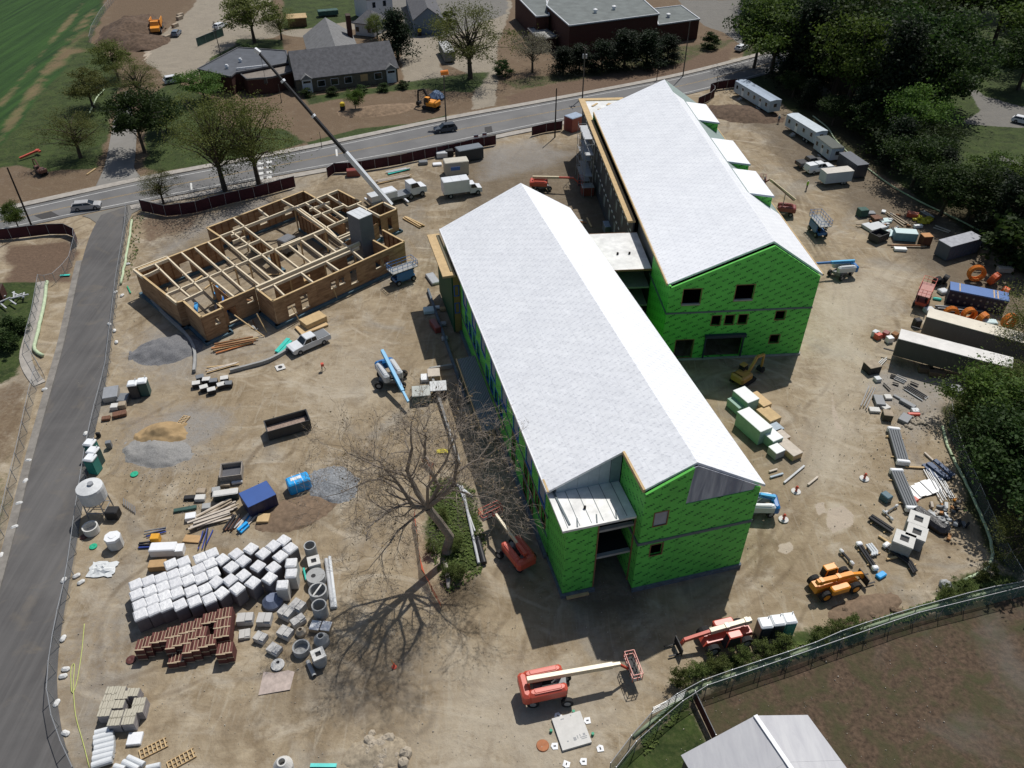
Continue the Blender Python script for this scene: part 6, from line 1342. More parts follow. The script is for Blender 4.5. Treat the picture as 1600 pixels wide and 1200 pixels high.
# people
def person(label, px, hd, shirt, legs=(.03, .035, .05), s=1.0):
    p = at(*px); t_ = thing('person', label, 'person', (p.x, p.y, 0), hd); mb = MB()
    for y, f in ((-.1, .1), (.1, -.08)): mb.tube([(f, y, .02), (f * .5, y, .45), (0, y * .8, .9)], [.06, .08, .1], 8)
    mb.ob((.16, -.1, .04), (.26, .1, .08)); mb.ob((-.02, .1, .04), (.26, .1, .08)); mb.build('legs', mat('dark_trousers', legs), t_)
    mb = MB(); mb.lathe((0, 0, .85), [(.0, 0), (.17, .02), (.16, .2), (.2, .45), (.17, .6), (.07, .66), (.06, .72)], 10)
    for y, f in ((-1, .12), (1, -.1)): mb.tube([(0, y * .2, 1.42), (f, y * .28, 1.12), (f + .14, y * .26, .9)], [.065, .05, .04], 7)
    mb.build('torso', mat('vest_' + label.split()[0], shirt, .7), t_)
    mb = MB(); mb.lathe((0, 0, 1.56), [(.0, 0), (.07, .02), (.095, .1), (.09, .18), (.0, .2)], 10); mb.build('head', mat('skin', (.4, .24, .16)), t_)
    mb = MB(); mb.lathe((0, 0, 1.68), [(.15, 0), (.115, .01), (.11, .08), (.06, .13), (0, .14)], 10); mb.build('hard_hat', mat('hat_white', (.65, .65, .6)), t_); return t_
person('yellow green vested worker walking beside the white trailer', (1260, 296), 2.0, (.30, .55, .05))
person('grey blue dressed person standing between the two office trailers', (1216, 192), 1.0, (.08, .14, .2))
# portable toilets
def toilet():
    t_ = thing('portable_toilet', 'x', 'portable toilet', (0, 0, 0)); MB().box(-.55, .55, -.55, .55, 0, 2.05).build('cabin', None, t_)
    mb = MB(); mb.rbox((0, 0, 2.052), (1.2, 1.2, .26), 0, .1, .14); mb.build('roof', mat('white_plastic_roof', (.72, .74, .75), .4), t_); MB().box(-.4, .4, -.6, -.551, .1, 1.9).build('door', None, t_)
    MB().tube([(.4, .4, 2.3), (.4, .4, 2.55)], .05, 6).build('vent_pipe', m_edge, t_); return t_
cab_c = {'teal': paint('teal_plastic', (.02, .22, .19)), 'dark': paint('dark_green_plastic', (.02, .07, .07)), 'navy': paint('black_plastic_cabin', (.03, .035, .045))}
for (x, y, k, a, l) in ((150, 736, 'teal', -.15, 'teal portable toilet, front one of three by the drive fence'), (154, 724, 'dark', -.15, 'dark green portable toilet in the middle of three by the drive fence'), (149, 712, 'teal', -.15, 'rear portable toilet of the three by the drive fence'),
        (214, 619, 'navy', .2, 'dark portable toilet, left of the pair near the scaffold frames'), (229, 615, 'dark', .2, 'dark green portable toilet, right of the pair near the scaffold frames'),
        (1189, 994, 'navy', .12, 'black portable toilet at the left end beside the red telehandler'), (1208, 990, 'navy', .12, 'black portable toilet in the middle of the bottom row'), (1226, 987, 'teal', .12, 'teal portable toilet at the right end of the bottom row')):
    t_ = toilet(); p = at(x, y); t_.location = p; t_.rotation_euler.z = a; t_['label'] = l
    for ch in t_.children:
        if ch.name.split('.')[0] in ('cabin', 'door'): ch.data.materials.clear(); ch.data.materials.append(cab_c[k])
# skips
def skip(label, a, b, body, inner, L=5.2, W=2.2, h=1.5, lid=None):
    c, rz = axes(a, b); t_ = thing('dumpster', label, 'dumpster', (c.x, c.y, 0), rz); x, y = L / 2, W / 2; mb = MB()
    mb.box(-x, x, -y, y, .15, .25); mb.box(-x, x, -y, -y + .1, .25, h); mb.box(-x, x, y - .1, y, .25, h); mb.box(-x, -x + .1, -y + .1, y - .1, .25, h); mb.box(x - .1, x, -y + .1, y - .1, .25, h); mb.build('bin', body, t_)
    mb = MB(); rails(mb, -x, x, -y, y, h - .02, h + .02, 1, 1, .05); mb.build('rim', body, t_)
    if inner: mb = MB(); mb.box(-x + .12, x - .12, -y + .12, y - .12, .26, h * .45); mb.build('rubble_fill', inner, t_)
    if lid: mb = MB(); mb.ob((0, 0, h + .06), (L, W, .06)); mb.build('lid', lid, t_)
    for s in (-1, 1):
        mb = MB()
        for i in range(5): mb.box(-x + L * (i + .5) / 5 - .05, -x + L * (i + .5) / 5 + .05, s * y - .06, s * y + .06, .3, h - .05)
        mb.each('rib', body, t_)
    return t_
m_rub = mat('pinkish_rubble', (.28, .21, .17), .9, var=.4, scale=3, bump=.8)
skip('black open dumpster with rubble standing alone on the dirt', (425, 679), (478, 664), paint('black_bin', (.03, .032, .035), .6), m_rub)
skip('grey brown open bin above the lumber pile', (349, 746), (379, 742), mat('rusty_grey_bin', (.28, .25, .22), .8), mat('shade_grey', (.10, .10, .11)), L=2.4, W=2.2, h=1.1)
skip('dark blue dumpster with blue lid among the lumber', (388, 798), (426, 780), paint('navy_bin', (.012, .018, .07), .5), None, L=3.2, W=2.6, h=1.7, lid=paint('blue_lid', (.025, .08, .28), .5))
skip('black tub in front of the pale blue crate by the trailer yard', (1358, 380), (1384, 370), paint('black_bin', (.03, .032, .035), .6), m_dark, L=2.8, W=2.0, h=1.4)
# ------------------------------------------------------------------ stored materials
ORD = ['first', 'second', 'third', 'fourth', 'fifth', 'sixth', 'seventh', 'eighth', 'ninth', 'tenth', 'eleventh', 'twelfth', 'thirteenth', 'fourteenth', 'fifteenth', 'sixteenth']
m_wrap = NT('white_stretch_wrap'); _V = m_wrap.tex(); _n = m_wrap.noise(_V, 1.6, 4, .65, 1.2)
m_wrap.bump(_n, .7, .12); _oi = m_wrap.new('ShaderNodeObjectInfo')
m_wrap = m_wrap.fin(m_wrap.mix(m_wrap.rng(_n, .35, .65), (.50, .51, .53), m_wrap.mix(_oi.outputs['Random'], (.66, .66, .67), (.82, .82, .81))), .35)
m_blk = mat('grey_brown_block_load', (.16, .145, .15), .8, var=.15, scale=1.5)
m_brk = brickmat('red_brick_load', (.15, .055, .046), (.115, .044, .038), (.09, .05, .042), 1.6)
m_tan = mat('tan_dunnage', (.40, .31, .21), .8); m_blockc = mat('pale_concrete_block', (.46, .45, .43), .85, var=.12, scale=1.2)
m_conc2 = mat('precast_concrete', (.34, .345, .34), .85, var=.12, scale=1.5, bump=.2); m_concw = mat('pale_precast_concrete', (.56, .55, .52), .8, var=.08)
TA2 = head((210, 1000), (370, 925))
def wrapped(px, py, z, sz, h, label, rz=None, group='white wrapped pallets', drk=False):
    p = at(px, py, z); t_ = thing('wrapped_pallet', label, 'pallet', (p.x, p.y, 0), TA2 if rz is None else rz, group); g = rnd.uniform
    MB().box(-sz / 2 + .02, sz / 2 - .02, -sz / 2 + .02, sz / 2 - .02, 0, h - .28).build('block_load', m_blk if not drk else m_blockc, t_)
    mb = MB(); mb.rbox((0, 0, h - .3), (sz + .03, sz + .03, .3 + g(-.02, .03)), 0, .09, .12); mb.v = [(x + g(-.02, .02), y + g(-.02, .02), z_) for x, y, z_ in mb.v]; mb.build('plastic_wrap', m_wrap, t_)
def zc(x, y, ox, oy, k): return ox + x / k, oy + y / k
rows = [('front', [(230, 1110), (395, 1050), (550, 1000), (720, 985), (905, 945), (1090, 915), (1240, 840), (1440, 790)]),
        ('second', [(215, 990), (375, 930), (535, 885), (690, 840), (865, 815), (1035, 790), (1175, 705), (1350, 680), (1515, 620)]),
        ('third', [(180, 860), (345, 815), (510, 765), (670, 720), (830, 680), (985, 655), (1140, 590), (1365, 520), (1515, 440)]),
        ('fourth', [(170, 735), (330, 690), (485, 655), (640, 610), (790, 565), (955, 540), (1100, 470), (1250, 420), (1425, 350)]),
        ('rear', [(610, 480), (770, 450), (975, 400), (1125, 345)])]
for rn, L in rows:
    for i, q in enumerate(L):
        x, y = zc(*q, 190, 820, 8); wrapped(x, y, 1.95, 1.17, 1.95, f'white wrapped block pallet, {ORD[i]} from the left in the {rn} row', TA2 + (.35 if q[0] > 1150 else 0) + rnd.uniform(-.03, .03))
ex = [((250, 285), 'first in the loose row behind the front block stack'), ((405, 345), 'second in the loose row right of the block stack'), ((530, 250), 'third in the loose rear row'), ((660, 180), 'topmost at the rear corner of the stack'), ((745, 280), 'rear right corner of the stack'),
      ((620, 380), 'one step in from the rear right corner'), ((340, 505), 'turned askew in the middle of the loose group'), ((530, 520), 'in the middle of the loose group'), ((275, 710), 'at the front edge of the loose group'), ((485, 655), 'standing between the loose group and the tall ones')]
for q, l in ex: x, y = zc(*q, 360, 820, 8); wrapped(x, y, 2.0, 1.17, 2.0, 'white wrapped pallet ' + l, TA2 + .4 + rnd.uniform(-.1, .1))
for q, l in (((755, 465), 'rear one of three tall pale pallets beside the concrete rings'), ((755, 595), 'middle one of three tall pale pallets beside the concrete rings'), ((645, 740), 'front one of three tall pale pallets beside the concrete rings')):
    x, y = zc(*q, 360, 820, 8); wrapped(x, y, 2.0, 1.1, 2.0, l, .08, drk=True)
# pale block cubes laid out singly
lab = ['at the left end beside the red bricks', 'wide one right of the red bricks', 'behind the loose ones next to the tall pallet', 'touching the rearmost loose one', 'tilted one between the rings and the loose rows', 'flat worn one beside the red bricks', 'small stepped one in the second line', 'large grooved one in the middle', 'stepped one nearest the round lid']
for (q, w_, d_, h_, a), l in zip([((258, 190), 1.5, 1.0, .75, .1), ((500, 195), 1.3, 1.1, .75, .0), ((770, 110), 1.3, 1.1, .9, -.5), ((915, 30), 1.3, 1.1, .9, -.5), ((920, 215), 1.3, .8, .75, .75), ((255, 395), 1.0, .95, .35, .2), ((450, 430), 1.1, .9, .6, -.4), ((760, 365), 1.3, 1.0, .7, -.45), ((625, 580), 1.2, .95, .5, -.5)], lab):
    x, y = zc(*q, 350, 940, 8); p = at(x, y, h_); t_ = thing('block_cube', 'pale concrete block cube ' + l, 'block cube', (p.x, p.y, 0), a, 'pale block cubes'); MB().box(-w_ / 2, w_ / 2, -d_ / 2, d_ / 2, 0, h_ * .72).build('lower_course', m_blockc, t_)
    mb = MB(); mb.box(-w_ / 2, w_ * .02, -d_ / 2, d_ / 2, h_ * .73, h_); mb.box(w_ * .04, w_ / 2, -d_ / 2 + .1, d_ / 2, h_ * .73, h_ * .97); mb.each('upper_course', m_blockc, t_)
# red brick cubes
bl = [(175, 600), (270, 560), (385, 500), (490, 480), (590, 430), (680, 410), (785, 370), (880, 345), (975, 305), (1095, 235), (1180, 215), (1290, 170), (1380, 150), (1260, 300), (1365, 280), (595, 580), (700, 540), (810, 510), (915, 450), (1030, 420), (830, 640), (940, 610), (1055, 560), (1155, 530), (1255, 430), (1350, 410), (1300, 660), (1390, 640)]
pro = None
for i, q in enumerate(bl + [(630, 780), (730, 760)]):
    x, y = zc(*q, 200, 940, 8.89); h = 1.5 if i < 28 else .8; p = at(x, y, h); n = [j for j, b in enumerate(bl) if abs(b[0] - q[0]) > 0]
    rw = 'rear' if i < 15 else ('middle' if i < 20 else 'front'); k = i if i < 15 else (i - 15 if i < 20 else i - 20)
    lb = f'red brick cube, {ORD[min(k, 15)]} from the left in the {rw} row of the brick stack'
    if pro is None or i == 28:
        t_ = thing('brick_cube', lb, 'brick cube', (p.x, p.y, 0), .12, 'red brick cubes'); g = .82
        for k_ in range(2 if h > 1 else 1):
            z0 = k_ * .76; MB().box(-.42, .42, -.6, .6, z0 + .0, z0 + .72).build('brick_load', m_brk, t_)
            o = MB().box(-.43, .43, -.64, -.6, z0 + .02, z0 + .14).build('dunnage_board', m_tan, t_)
        mb = MB(); [mb.box(xx - .025, xx + .025, -.6, .6, h - .02, h + .012) for xx in (-.14, .16)]; mb.each('strap', m_tan, t_); MB().box(-.42, .42, -.6, -.48, h - .02, h + .03).build('dunnage_board', m_tan, t_)
        pro = t_
    else: t_ = copy_tree(pro, (p.x, p.y, 0), .12 + rnd.uniform(-.04, .04), lb)
    t_.rotation_euler.z = .12 + rnd.uniform(-.04, .04)
# grey striped cubes bottom left
m_gb = mat('buff_stone_units', (.42, .39, .31), .85, var=.15, scale=3); m_gs = mat('grey_stone_side', (.30, .28, .28), .85)
pro = None
for i, q in enumerate([(360, 150), (450, 150), (330, 235), (490, 205), (620, 170), (290, 325), (435, 320), (700, 290), (265, 420), (680, 375), (590, 430), (420, 450), (390, 535), (565, 520)]):
    x, y = zc(*q, 130, 1060, 8); h = 1.15; p = at(x, y, h); lb = f'buff and grey stone cube, {ORD[i]} counted from the rear of the corner stack'
    if pro is None:
        t_ = thing('stone_cube', lb, 'stone cube', (p.x, p.y, 0), .06, 'buff stone cubes'); MB().box(-.52, .52, -.38, .38, 0, .55).build('lower_load', m_gs, t_); MB().box(-.51, .51, -.37, .37, .57, h - .06).build('upper_load', m_gs, t_); mb = MB()
        for k in range(5): mb.box(-.52 + k * .21, -.34 + k * .21, -.38, .38, h - .058, h + rnd.uniform(-.02, .03))
        mb.each('stone', m_gb, t_); pro = t_
    else: copy_tree(pro, (p.x, p.y, 0), .06 + rnd.uniform(-.05, .05), lb)
# white tanks / pipes
m_pipew = mat('white_pipe', (.60, .62, .63), .45, var=.07); m_pipeg = mat('pale_grey_pipe', (.42, .43, .44), .5, var=.1); m_pipeb = mat('black_pipe', (.025, .025, .028), .5); m_teal = mat('teal_foam_board', (.05, .48, .40), .5); m_pvc = mat('silver_conduit', (.36, .37, .38), .35, metal=.5)
def pipe(name, label, a, b, r, m, za=None, zb=None, group=None, hole=False, cat='pipe'):
    A, B = at(*a, za or r), at(*b, zb or r); c = (A + B) / 2; t_ = thing(name, label, cat, (c.x, c.y, 0), 0, group); c.z = 0
    o = MB().tube([A - c, B - c], r, 14).build('tube', m, t_, smooth=False)
    d = (B - A).normalized()
    for e, s in ((A, -1), (B, 1)): MB().tube([e - c + d * s * .002, e - c + d * s * .012], r * (.72 if not hole else .88), 12).build('end_opening', m_black if hole else m_hood, t_)
    return t_
for i, (a, b) in enumerate(zip([(150, 690), (135, 755), (135, 820), (145, 885), (130, 950), (120, 1015), (110, 1095)], [(340, 640), (380, 690), (390, 755), (395, 820), (390, 885), (380, 950), (365, 1015)])):
    pipe('white_cylinder', f'white capped cylinder, {ORD[i]} from the top of the row at the bottom left', zc(*a, 130, 1060, 8), zc(*b, 130, 1060, 8), .30, m_pipew, group='white capped cylinders', cat='cylinder')
for a, b, l in (((560, 990), (760, 1080), 'upper loose one slanting right'), ((500, 1045), (690, 1135), 'lower loose one slanting right'), ((390, 1100), (520, 1135), 'short one cut by the bottom edge'), ((790, 1125), (965, 1085), 'loose one slanting upwards at the bottom edge')):
    pipe('white_cylinder', 'white capped cylinder, ' + l, zc(*a, 130, 1060, 8), zc(*b, 130, 1060, 8), .26, m_pipew, group='loose white cylinders', cat='cylinder')
def pal(label, px, rz, w_=1.2, d_=1.0):
    p = at(*px); t_ = thing('wood_pallet', label, 'pallet', (p.x, p.y, 0), rz); mb = MB()
    for k in range(7): mb.box(-w_ / 2 + k * w_ / 6.6, -w_ / 2 + k * w_ / 6.6 + .1, -d_ / 2, d_ / 2, .12, .15)
    mb.each('slat', m_fascia, t_); mb = MB()
    for y in (-d_ / 2, -.03, d_ / 2 - .06): mb.box(-w_ / 2, w_ / 2 + .02, y, y + .06, .0, .118)
    mb.each('stringer', m_ply, t_); return t_
pal('empty wooden pallet beside the white box near the white cylinders', zc(880, 880, 130, 1060, 8), .55, 2.2, .9); pal('empty wooden pallet nearest the bottom edge', zc(1230, 1020, 130, 1060, 8), .6, 2.2, .9)
pal('small grey pallet standing near the sand pile', (286, 658), 1.3, 1.9, .9)
def crate(name, label, px, w_, d_, h, rz, m, z=None, cat=None, top=None, e=.04, group=None):
    p = at(*px, z if z is not None else h); t_ = thing(name, label, cat or name.replace('_', ' ').split()[-1], (p.x, p.y, 0), rz, group); mb = MB(); mb.rbox((0, 0, 0), (w_, d_, h), 0, e); mb.build('body', m, t_)
    if top: mb = MB(); mb.rbox((0, 0, h + .002), (w_ + .04, d_ + .04, .06), 0, e); mb.build('cover', top, t_)
    return t_
m_whitebox = mat('white_wrapped_box', (.72, .73, .74), .5, var=.05); m_tarpb = mat('bright_blue_tarp', (.02, .33, .72), .45, var=.15, scale=1.5, bump=.6)
crate('white_box', 'small flat white box near the empty pallet', zc(640, 745, 130, 1060, 8), 1.2, 1.1, .3, .1, m_whitebox, cat='box')
crate('white_box', 'long white wrapped box behind the block pallets', zc(510, 265, 190, 820, 8), 2.7, 1.2, 1.0, .06, m_whitebox, cat='box', e=.1); crate('white_box', 'short white end box touching the long white box', (280, 855), .8, 1.1, .8, .1, m_whitebox, cat='box')
crate('yellow_box', 'orange yellow box behind the long white box', zc(410, 140, 190, 820, 8), .9, .8, .8, .1, mat('yellow_orange_box', (.65, .32, .03), .5), cat='box')
crate('tan_board_stack', 'tan board stack at the left end of the rear pallet row', zc(440, 480, 190, 820, 8), 1.7, 1.0, .7, .1, mat('tan_board', (.42, .27, .13), .8), cat='board stack'); crate('tan_board_stack', 'flat tan sheet beside the blue rack frames', zc(880, 170, 190, 820, 8), 1.8, 1.0, .1, -.1, mat('tan_board', (.42, .27, .13), .8), cat='sheet')
tc = crate('tarp_crate', 'bright blue tarp covered crate tied with cords', (466, 752), 2.5, 1.5, 1.5, head((450, 765), (486, 752)), m_tarpb, z=1.0, cat='crate', e=.15)
mb = MB(); [mb.box(x, x + .04, -.77, .77, .1, 1.53) for x in (-.5, .4)]; mb.each('strap', m_edge, tc); MB().rbox((-.2, .1, 1.504), (1.2, .5, .03), 0, .03).build('white_patch', m_whitebox, tc)
# precast rings and boxes (zoom of 350..550 and 360..560)
def ring(label, px, r, h, z=0.0, lid=None, m=m_conc2, base=False, neck=False):
    p = at(*px, h); t_ = thing('concrete_ring', label, 'concrete ring', (p.x, p.y, 0), rnd.uniform(0, 3)); w_ = r * .17; mb = MB()
    if lid == 'disc':
        mb.lathe((0, 0, 0), [(0, 0), (r, 0), (r, h), (0, h)], 22); o = mb.build('ring', m, t_); MB().lathe((.2, .1, h), [(.0, .012), (r * .25, .012)], 14).build('hole', m_black, o); return t_
    if neck: mb.lathe((0, 0, 0), [(r, 0), (r, h * .5), (r * .5, h), (r * .36, h), (r * .36, h * .5), (r * .8, h * .3), (0, h * .28)], 20)
    else: mb.lathe((0, 0, 0), [(r, 0), (r, h), (r - w_, h), (r - w_, .12), (0, .12)], 22)
    mb.build('ring', m, t_); return t_
ring('grey concrete ring standing at the top of the ring row', zc(990, 255, 360, 820, 8), .62, 1.6); ring('round grey concrete tank lid with small holes', zc(1065, 630, 360, 820, 8), .95, 1.0, lid='disc', m=m_conc2)
r3 = ring('open concrete ring with a cross bar inside', zc(1090, 810, 360, 820, 8), .9, 1.2); MB().beam((-.8, .3, 1.1), (.8, -.2, 1.1), .16, .12).build('cross_bar', m_concw, r3)
ring('tall open concrete pipe section below the ring with the bar', zc(1105, 1000, 360, 820, 8), .72, 1.6); ring('pale tapered manhole cone at the lower end of the ring row', zc(1205, 425, 350, 940, 8), .72, 1.1, neck=True)
ring('shallow round concrete base with a raised rim', zc(960, 560, 350, 940, 8), .8, .75); ring('small dark cast ring with pale top beside the base', zc(950, 345, 350, 940, 8), .5, .7, neck=True, m=mat('pale_tan_casting', (.4, .34, .26), .8))
ring('pale round plate with a small neck near the torn sheet', zc(670, 785, 350, 940, 8), .62, .12, lid='disc', m=m_concw)
def sqbox(label, px, s, h, rz, hole=.45, body=m_conc2, round_=False, slab=.2):
    p = at(*px, h); t_ = thing('concrete_box', label, 'concrete box', (p.x, p.y, 0), rz)
    if round_: MB().lathe((0, 0, 0), [(s * .55, 0), (s * .62, h * .5), (s * .5, h - slab), (0, h - slab)], 18).build('base_ring', body, t_)
    else: MB().box(-s / 2, s / 2, -s / 2, s / 2, 0, h - slab - .002).build('box_wall', body, t_)
    q = s * hole / 2; x = s / 2 + .04; mb = MB()
    for a in ((-x, x, -x, -q), (-x, x, q, x), (-x, -q, -q, q), (q, x, -q, q)): mb.box(*a, h - slab, h)
    mb.build('top_slab', m_concw, t_); MB().box(-q, q, -q, q, h - slab, h - slab + .02).build('opening', m_black, t_); return t_
sqbox('square topped concrete box second in the ring row', zc(1040, 445, 360, 820, 8), 1.15, 1.2, .35); sqbox('round manhole section with white square frame at the end of the ring row', zc(1175, 650, 350, 940, 8), 1.1, 1.5, .5, round_=True)
for q, l in (((943, 842), 'rear one of three square concrete catch basins beside the pipes'), ((932, 922), 'right one of three square concrete catch basins'), ((855, 965), 'front left one of three square concrete catch basins')):
    sqbox(l, zc(*q, 1200, 600, 4), 1.9, 1.75, -.55)
for q, l in (((1140, 295), 'tan edged pale slab, left of two beside the manhole cone'), ((1275, 305), 'tan edged pale slab, right of two beside the manhole cone')): crate('pale_slab', l, zc(*q, 350, 940, 8), .9, 1.0, .5, -.15, m_tan, cat='slab', top=m_whitebox)
ct_ = thing('cut_pipe_ring', 'bluish wrapped round spool behind the block cubes', 'spool', at(*zc(520, 930, 360, 820, 8), .6) * 1.0); ct_.location.z = 0; MB().lathe((0, 0, 0), [(1.0, 0), (1.0, .35), (.55, .9), (0, .9)], 18).build('spool', mat('blue_grey_wrap', (.16, .19, .27), .5, var=.25), ct_)
pipe('long_pipe_bundle', 'long pale steel studs bundle right of the concrete rings, left piece', zc(1195, 430, 360, 820, 8), zc(1275, 1040, 360, 820, 8), .2, m_pipeg, group=None, cat='bundle'); pipe('long_pipe_bundle', 'long pale steel studs bundle right of the concrete rings, right piece', zc(1240, 400, 360, 820, 8), zc(1315, 1035, 360, 820, 8), .17, m_pipew, cat='bundle')
pipe('grey_pipe', 'short grey pipe lying below the manhole with the square frame', zc(1045, 745, 350, 940, 8), zc(1130, 930, 350, 940, 8), .2, m_conc2, hole=True); pipe('teal_pipe', 'short bright teal pipe between pallets and rings', zc(915, 545, 360, 820, 8), zc(950, 690, 360, 820, 8), .13, m_teal)
p = at(432, 1068); t_ = thing('torn_sheet', 'torn pinkish sheet lying flat on the dirt', 'sheet', (p.x, p.y, .03), .1)
MB().add([(-1.45, -1.0, 0), (1.3, -.75, .03), (1.5, 1.0, 0), (.9, 1.2, .04), (-.3, 1.05, 0), (-1.3, 1.3, .03)], [(0, 1, 2, 3, 4, 5)]).build('sheet', mat('pinkish_torn_sheet', (.40, .33, .29), .8, var=.25, scale=1.5), t_)
# lumber and debris, pile after pile
def planks(name, label, a, b, n, wd, m, z=.1, spread=.5, jit=.08, cat='lumber', th=.06, layers=2, w_=.18):
    A, B = at(*a), at(*b); c = (A + B) / 2; rz = math.atan2(B.y - A.y, B.x - A.x); L = (B - A).length; t_ = thing(name, label, cat, (c.x, c.y, 0), rz)
    for k in range(n):
        zz = z + (k % layers) * (th + .02) + k * .001; mb = MB(); mb.ob((rnd.uniform(-.06, .06) * L, (k / max(1, n - 1) - .5) * wd + rnd.uniform(-.05, .05), zz), (L * rnd.uniform(.8, 1), w_, th), rnd.gauss(0, jit))
        mb.build('plank', m[k % len(m)], t_)
    return t_
m_oldw = mat('weathered_plank', (.33, .27, .2), .85, var=.25, scale=1.2); m_pinkw = mat('pale_plank', (.50, .44, .37), .8, var=.15)
planks('lumber_pile', 'long weathered planks piled left of the navy dumpster', zc(600, 790, 220, 710, 7.27), zc(1100, 560, 220, 710, 7.27), 11, 1.6, [m_oldw, m_pinkw, m_oldw], layers=3, th=.12)
planks('lumber_pile', 'pale wide boards at the front of the long plank pile', zc(560, 840, 220, 710, 7.27), zc(1060, 670, 220, 710, 7.27), 6, 1.0, [m_pinkw], z=.3, layers=3, th=.1, w_=.24)
planks('orange_lumber', 'orange brown beams lying in front of the plywood corner room', (332, 547), (402, 533), 9, 1.3, [mat('orange_beam', (.45, .17, .06), .7), m_fascia, m_stud], layers=3, th=.14, w_=.2)
planks('lumber_pile', 'cream boards lying along the curved foundation', (320, 580), (374, 569), 5, .5, [m_fascia, m_pinkw]); planks('lumber_pile', 'pale planks on the ground behind the crane truck', (588, 286), (646, 274), 6, 1.0, [m_fascia, m_pinkw], th=.12)
planks('lumber_pile', 'cream timbers lying right of the wood framed building', (630, 340), (660, 355), 5, .7, [m_fascia], th=.18, w_=.25); planks('teal_boards', 'long teal foam boards lying behind the crane boom', (604, 271), (640, 264), 4, .7, [m_teal, m_pipeg], th=.1, w_=.35)
planks('teal_boards', 'bright teal foam board lying in front of the white pickup', (432, 554), (453, 531), 2, .4, [m_teal], th=.1, w_=.6, jit=.02); planks('teal_boards', 'thin green boards beside the drive fence', (200, 447), (206, 460), 1, .1, [mat('green_board', (.03, .3, .16), .6)], th=.1)
planks('teal_board', 'turquoise strip lying at the bottom edge', (482, 1196), (532, 1196), 1, .1, [mat('turquoise_foam', (.12, .60, .55), .5)], th=.12, w_=.3, jit=.01); planks('teal_board', 'small teal board left of the drive', (94, 431), (110, 430), 1, .1, [m_teal], th=.1, w_=.4)
planks('steel_bundle', 'dark brown steel bundle under the navy dumpster', zc(980, 880, 220, 710, 7.27), zc(1100, 700, 220, 710, 7.27), 7, 1.0, [mat('rust_brown_steel', (.11, .055, .04), .7), m_black], th=.14)
planks('frame_bundle', 'blue scaffold frames lying beside the tan sheet', zc(700, 1080, 220, 710, 7.27), zc(760, 850, 220, 710, 7.27), 5, .9, [mat('royal_blue_steel', (.03, .06, .28), .5), m_black], th=.1, w_=.1); planks('frame_bundle', 'blue and black frames left of the long white box', (216, 853), (245, 850), 5, .7, [mat('royal_blue_steel', (.03, .06, .28), .5), m_black], th=.14, w_=.12)
planks('frame_bundle', 'blue frames behind the yellow box', (225, 836), (262, 828), 4, .6, [mat('royal_blue_steel', (.03, .06, .28), .5), m_grey], th=.1, w_=.1)
planks('pale_boards', 'pale and bright blue boards leaning by the navy dumpster', zc(1120, 860, 220, 710, 7.27), zc(1290, 650, 220, 710, 7.27), 5, 1.0, [m_pinkw, m_pipeg, m_tarpb], th=.1, w_=.22)
planks('tarp_roll', 'crumpled bright blue tarp strip beside the brown steel', zc(1110, 890, 220, 710, 7.27), zc(1230, 790, 220, 710, 7.27), 3, .4, [m_tarpb], th=.25, w_=.35)
crate('wrapped_roll', 'dark wrapped roll with pale top behind the plank pile', zc(960, 430, 220, 710, 7.27), 2.7, .9, .9, .2, mat('black_green_wrap', (.03, .045, .05), .4, var=.4), top=m_concw, cat='roll', e=.1)
for q, s, l, mm in (((850, 390), (.9, .7, .5), 'small grey bin near the plank pile', m_conc2), ((680, 405), (1.0, .8, .45), 'pale wooden box with rusty centre', m_oldw), ((670, 480), (1.1, .8, .4), 'white grey box below the pale wooden box', m_concw), ((960, 320), (1.1, .8, .35), 'tan boxes under the grey brown bin', m_oldw), ((1090, 285), (1.2, .9, .3), 'white stacked trays right of the tan boxes', m_whitebox),
                    ((1390, 715), (1.3, 1.2, .35), 'tan flat crate right of the navy dumpster', m_fascia), ((550, 480), (1.2, .6, .3), 'dark small frame left of the wooden boxes', m_black), ((740, 580), (.9, .8, .3), 'grey crumpled box before the plank pile', m_conc2), ((500, 610), (2.4, .5, .25), 'dark green flat planter frame', m_gscr), ((560, 690), (1.1, .9, .5), 'white crumpled bag at the end of the planks', m_whitebox)):
    crate('site_crate', l, zc(*q, 220, 710, 7.27), s[0], s[1], s[2], rnd.uniform(0, .3), mm, cat='crate')
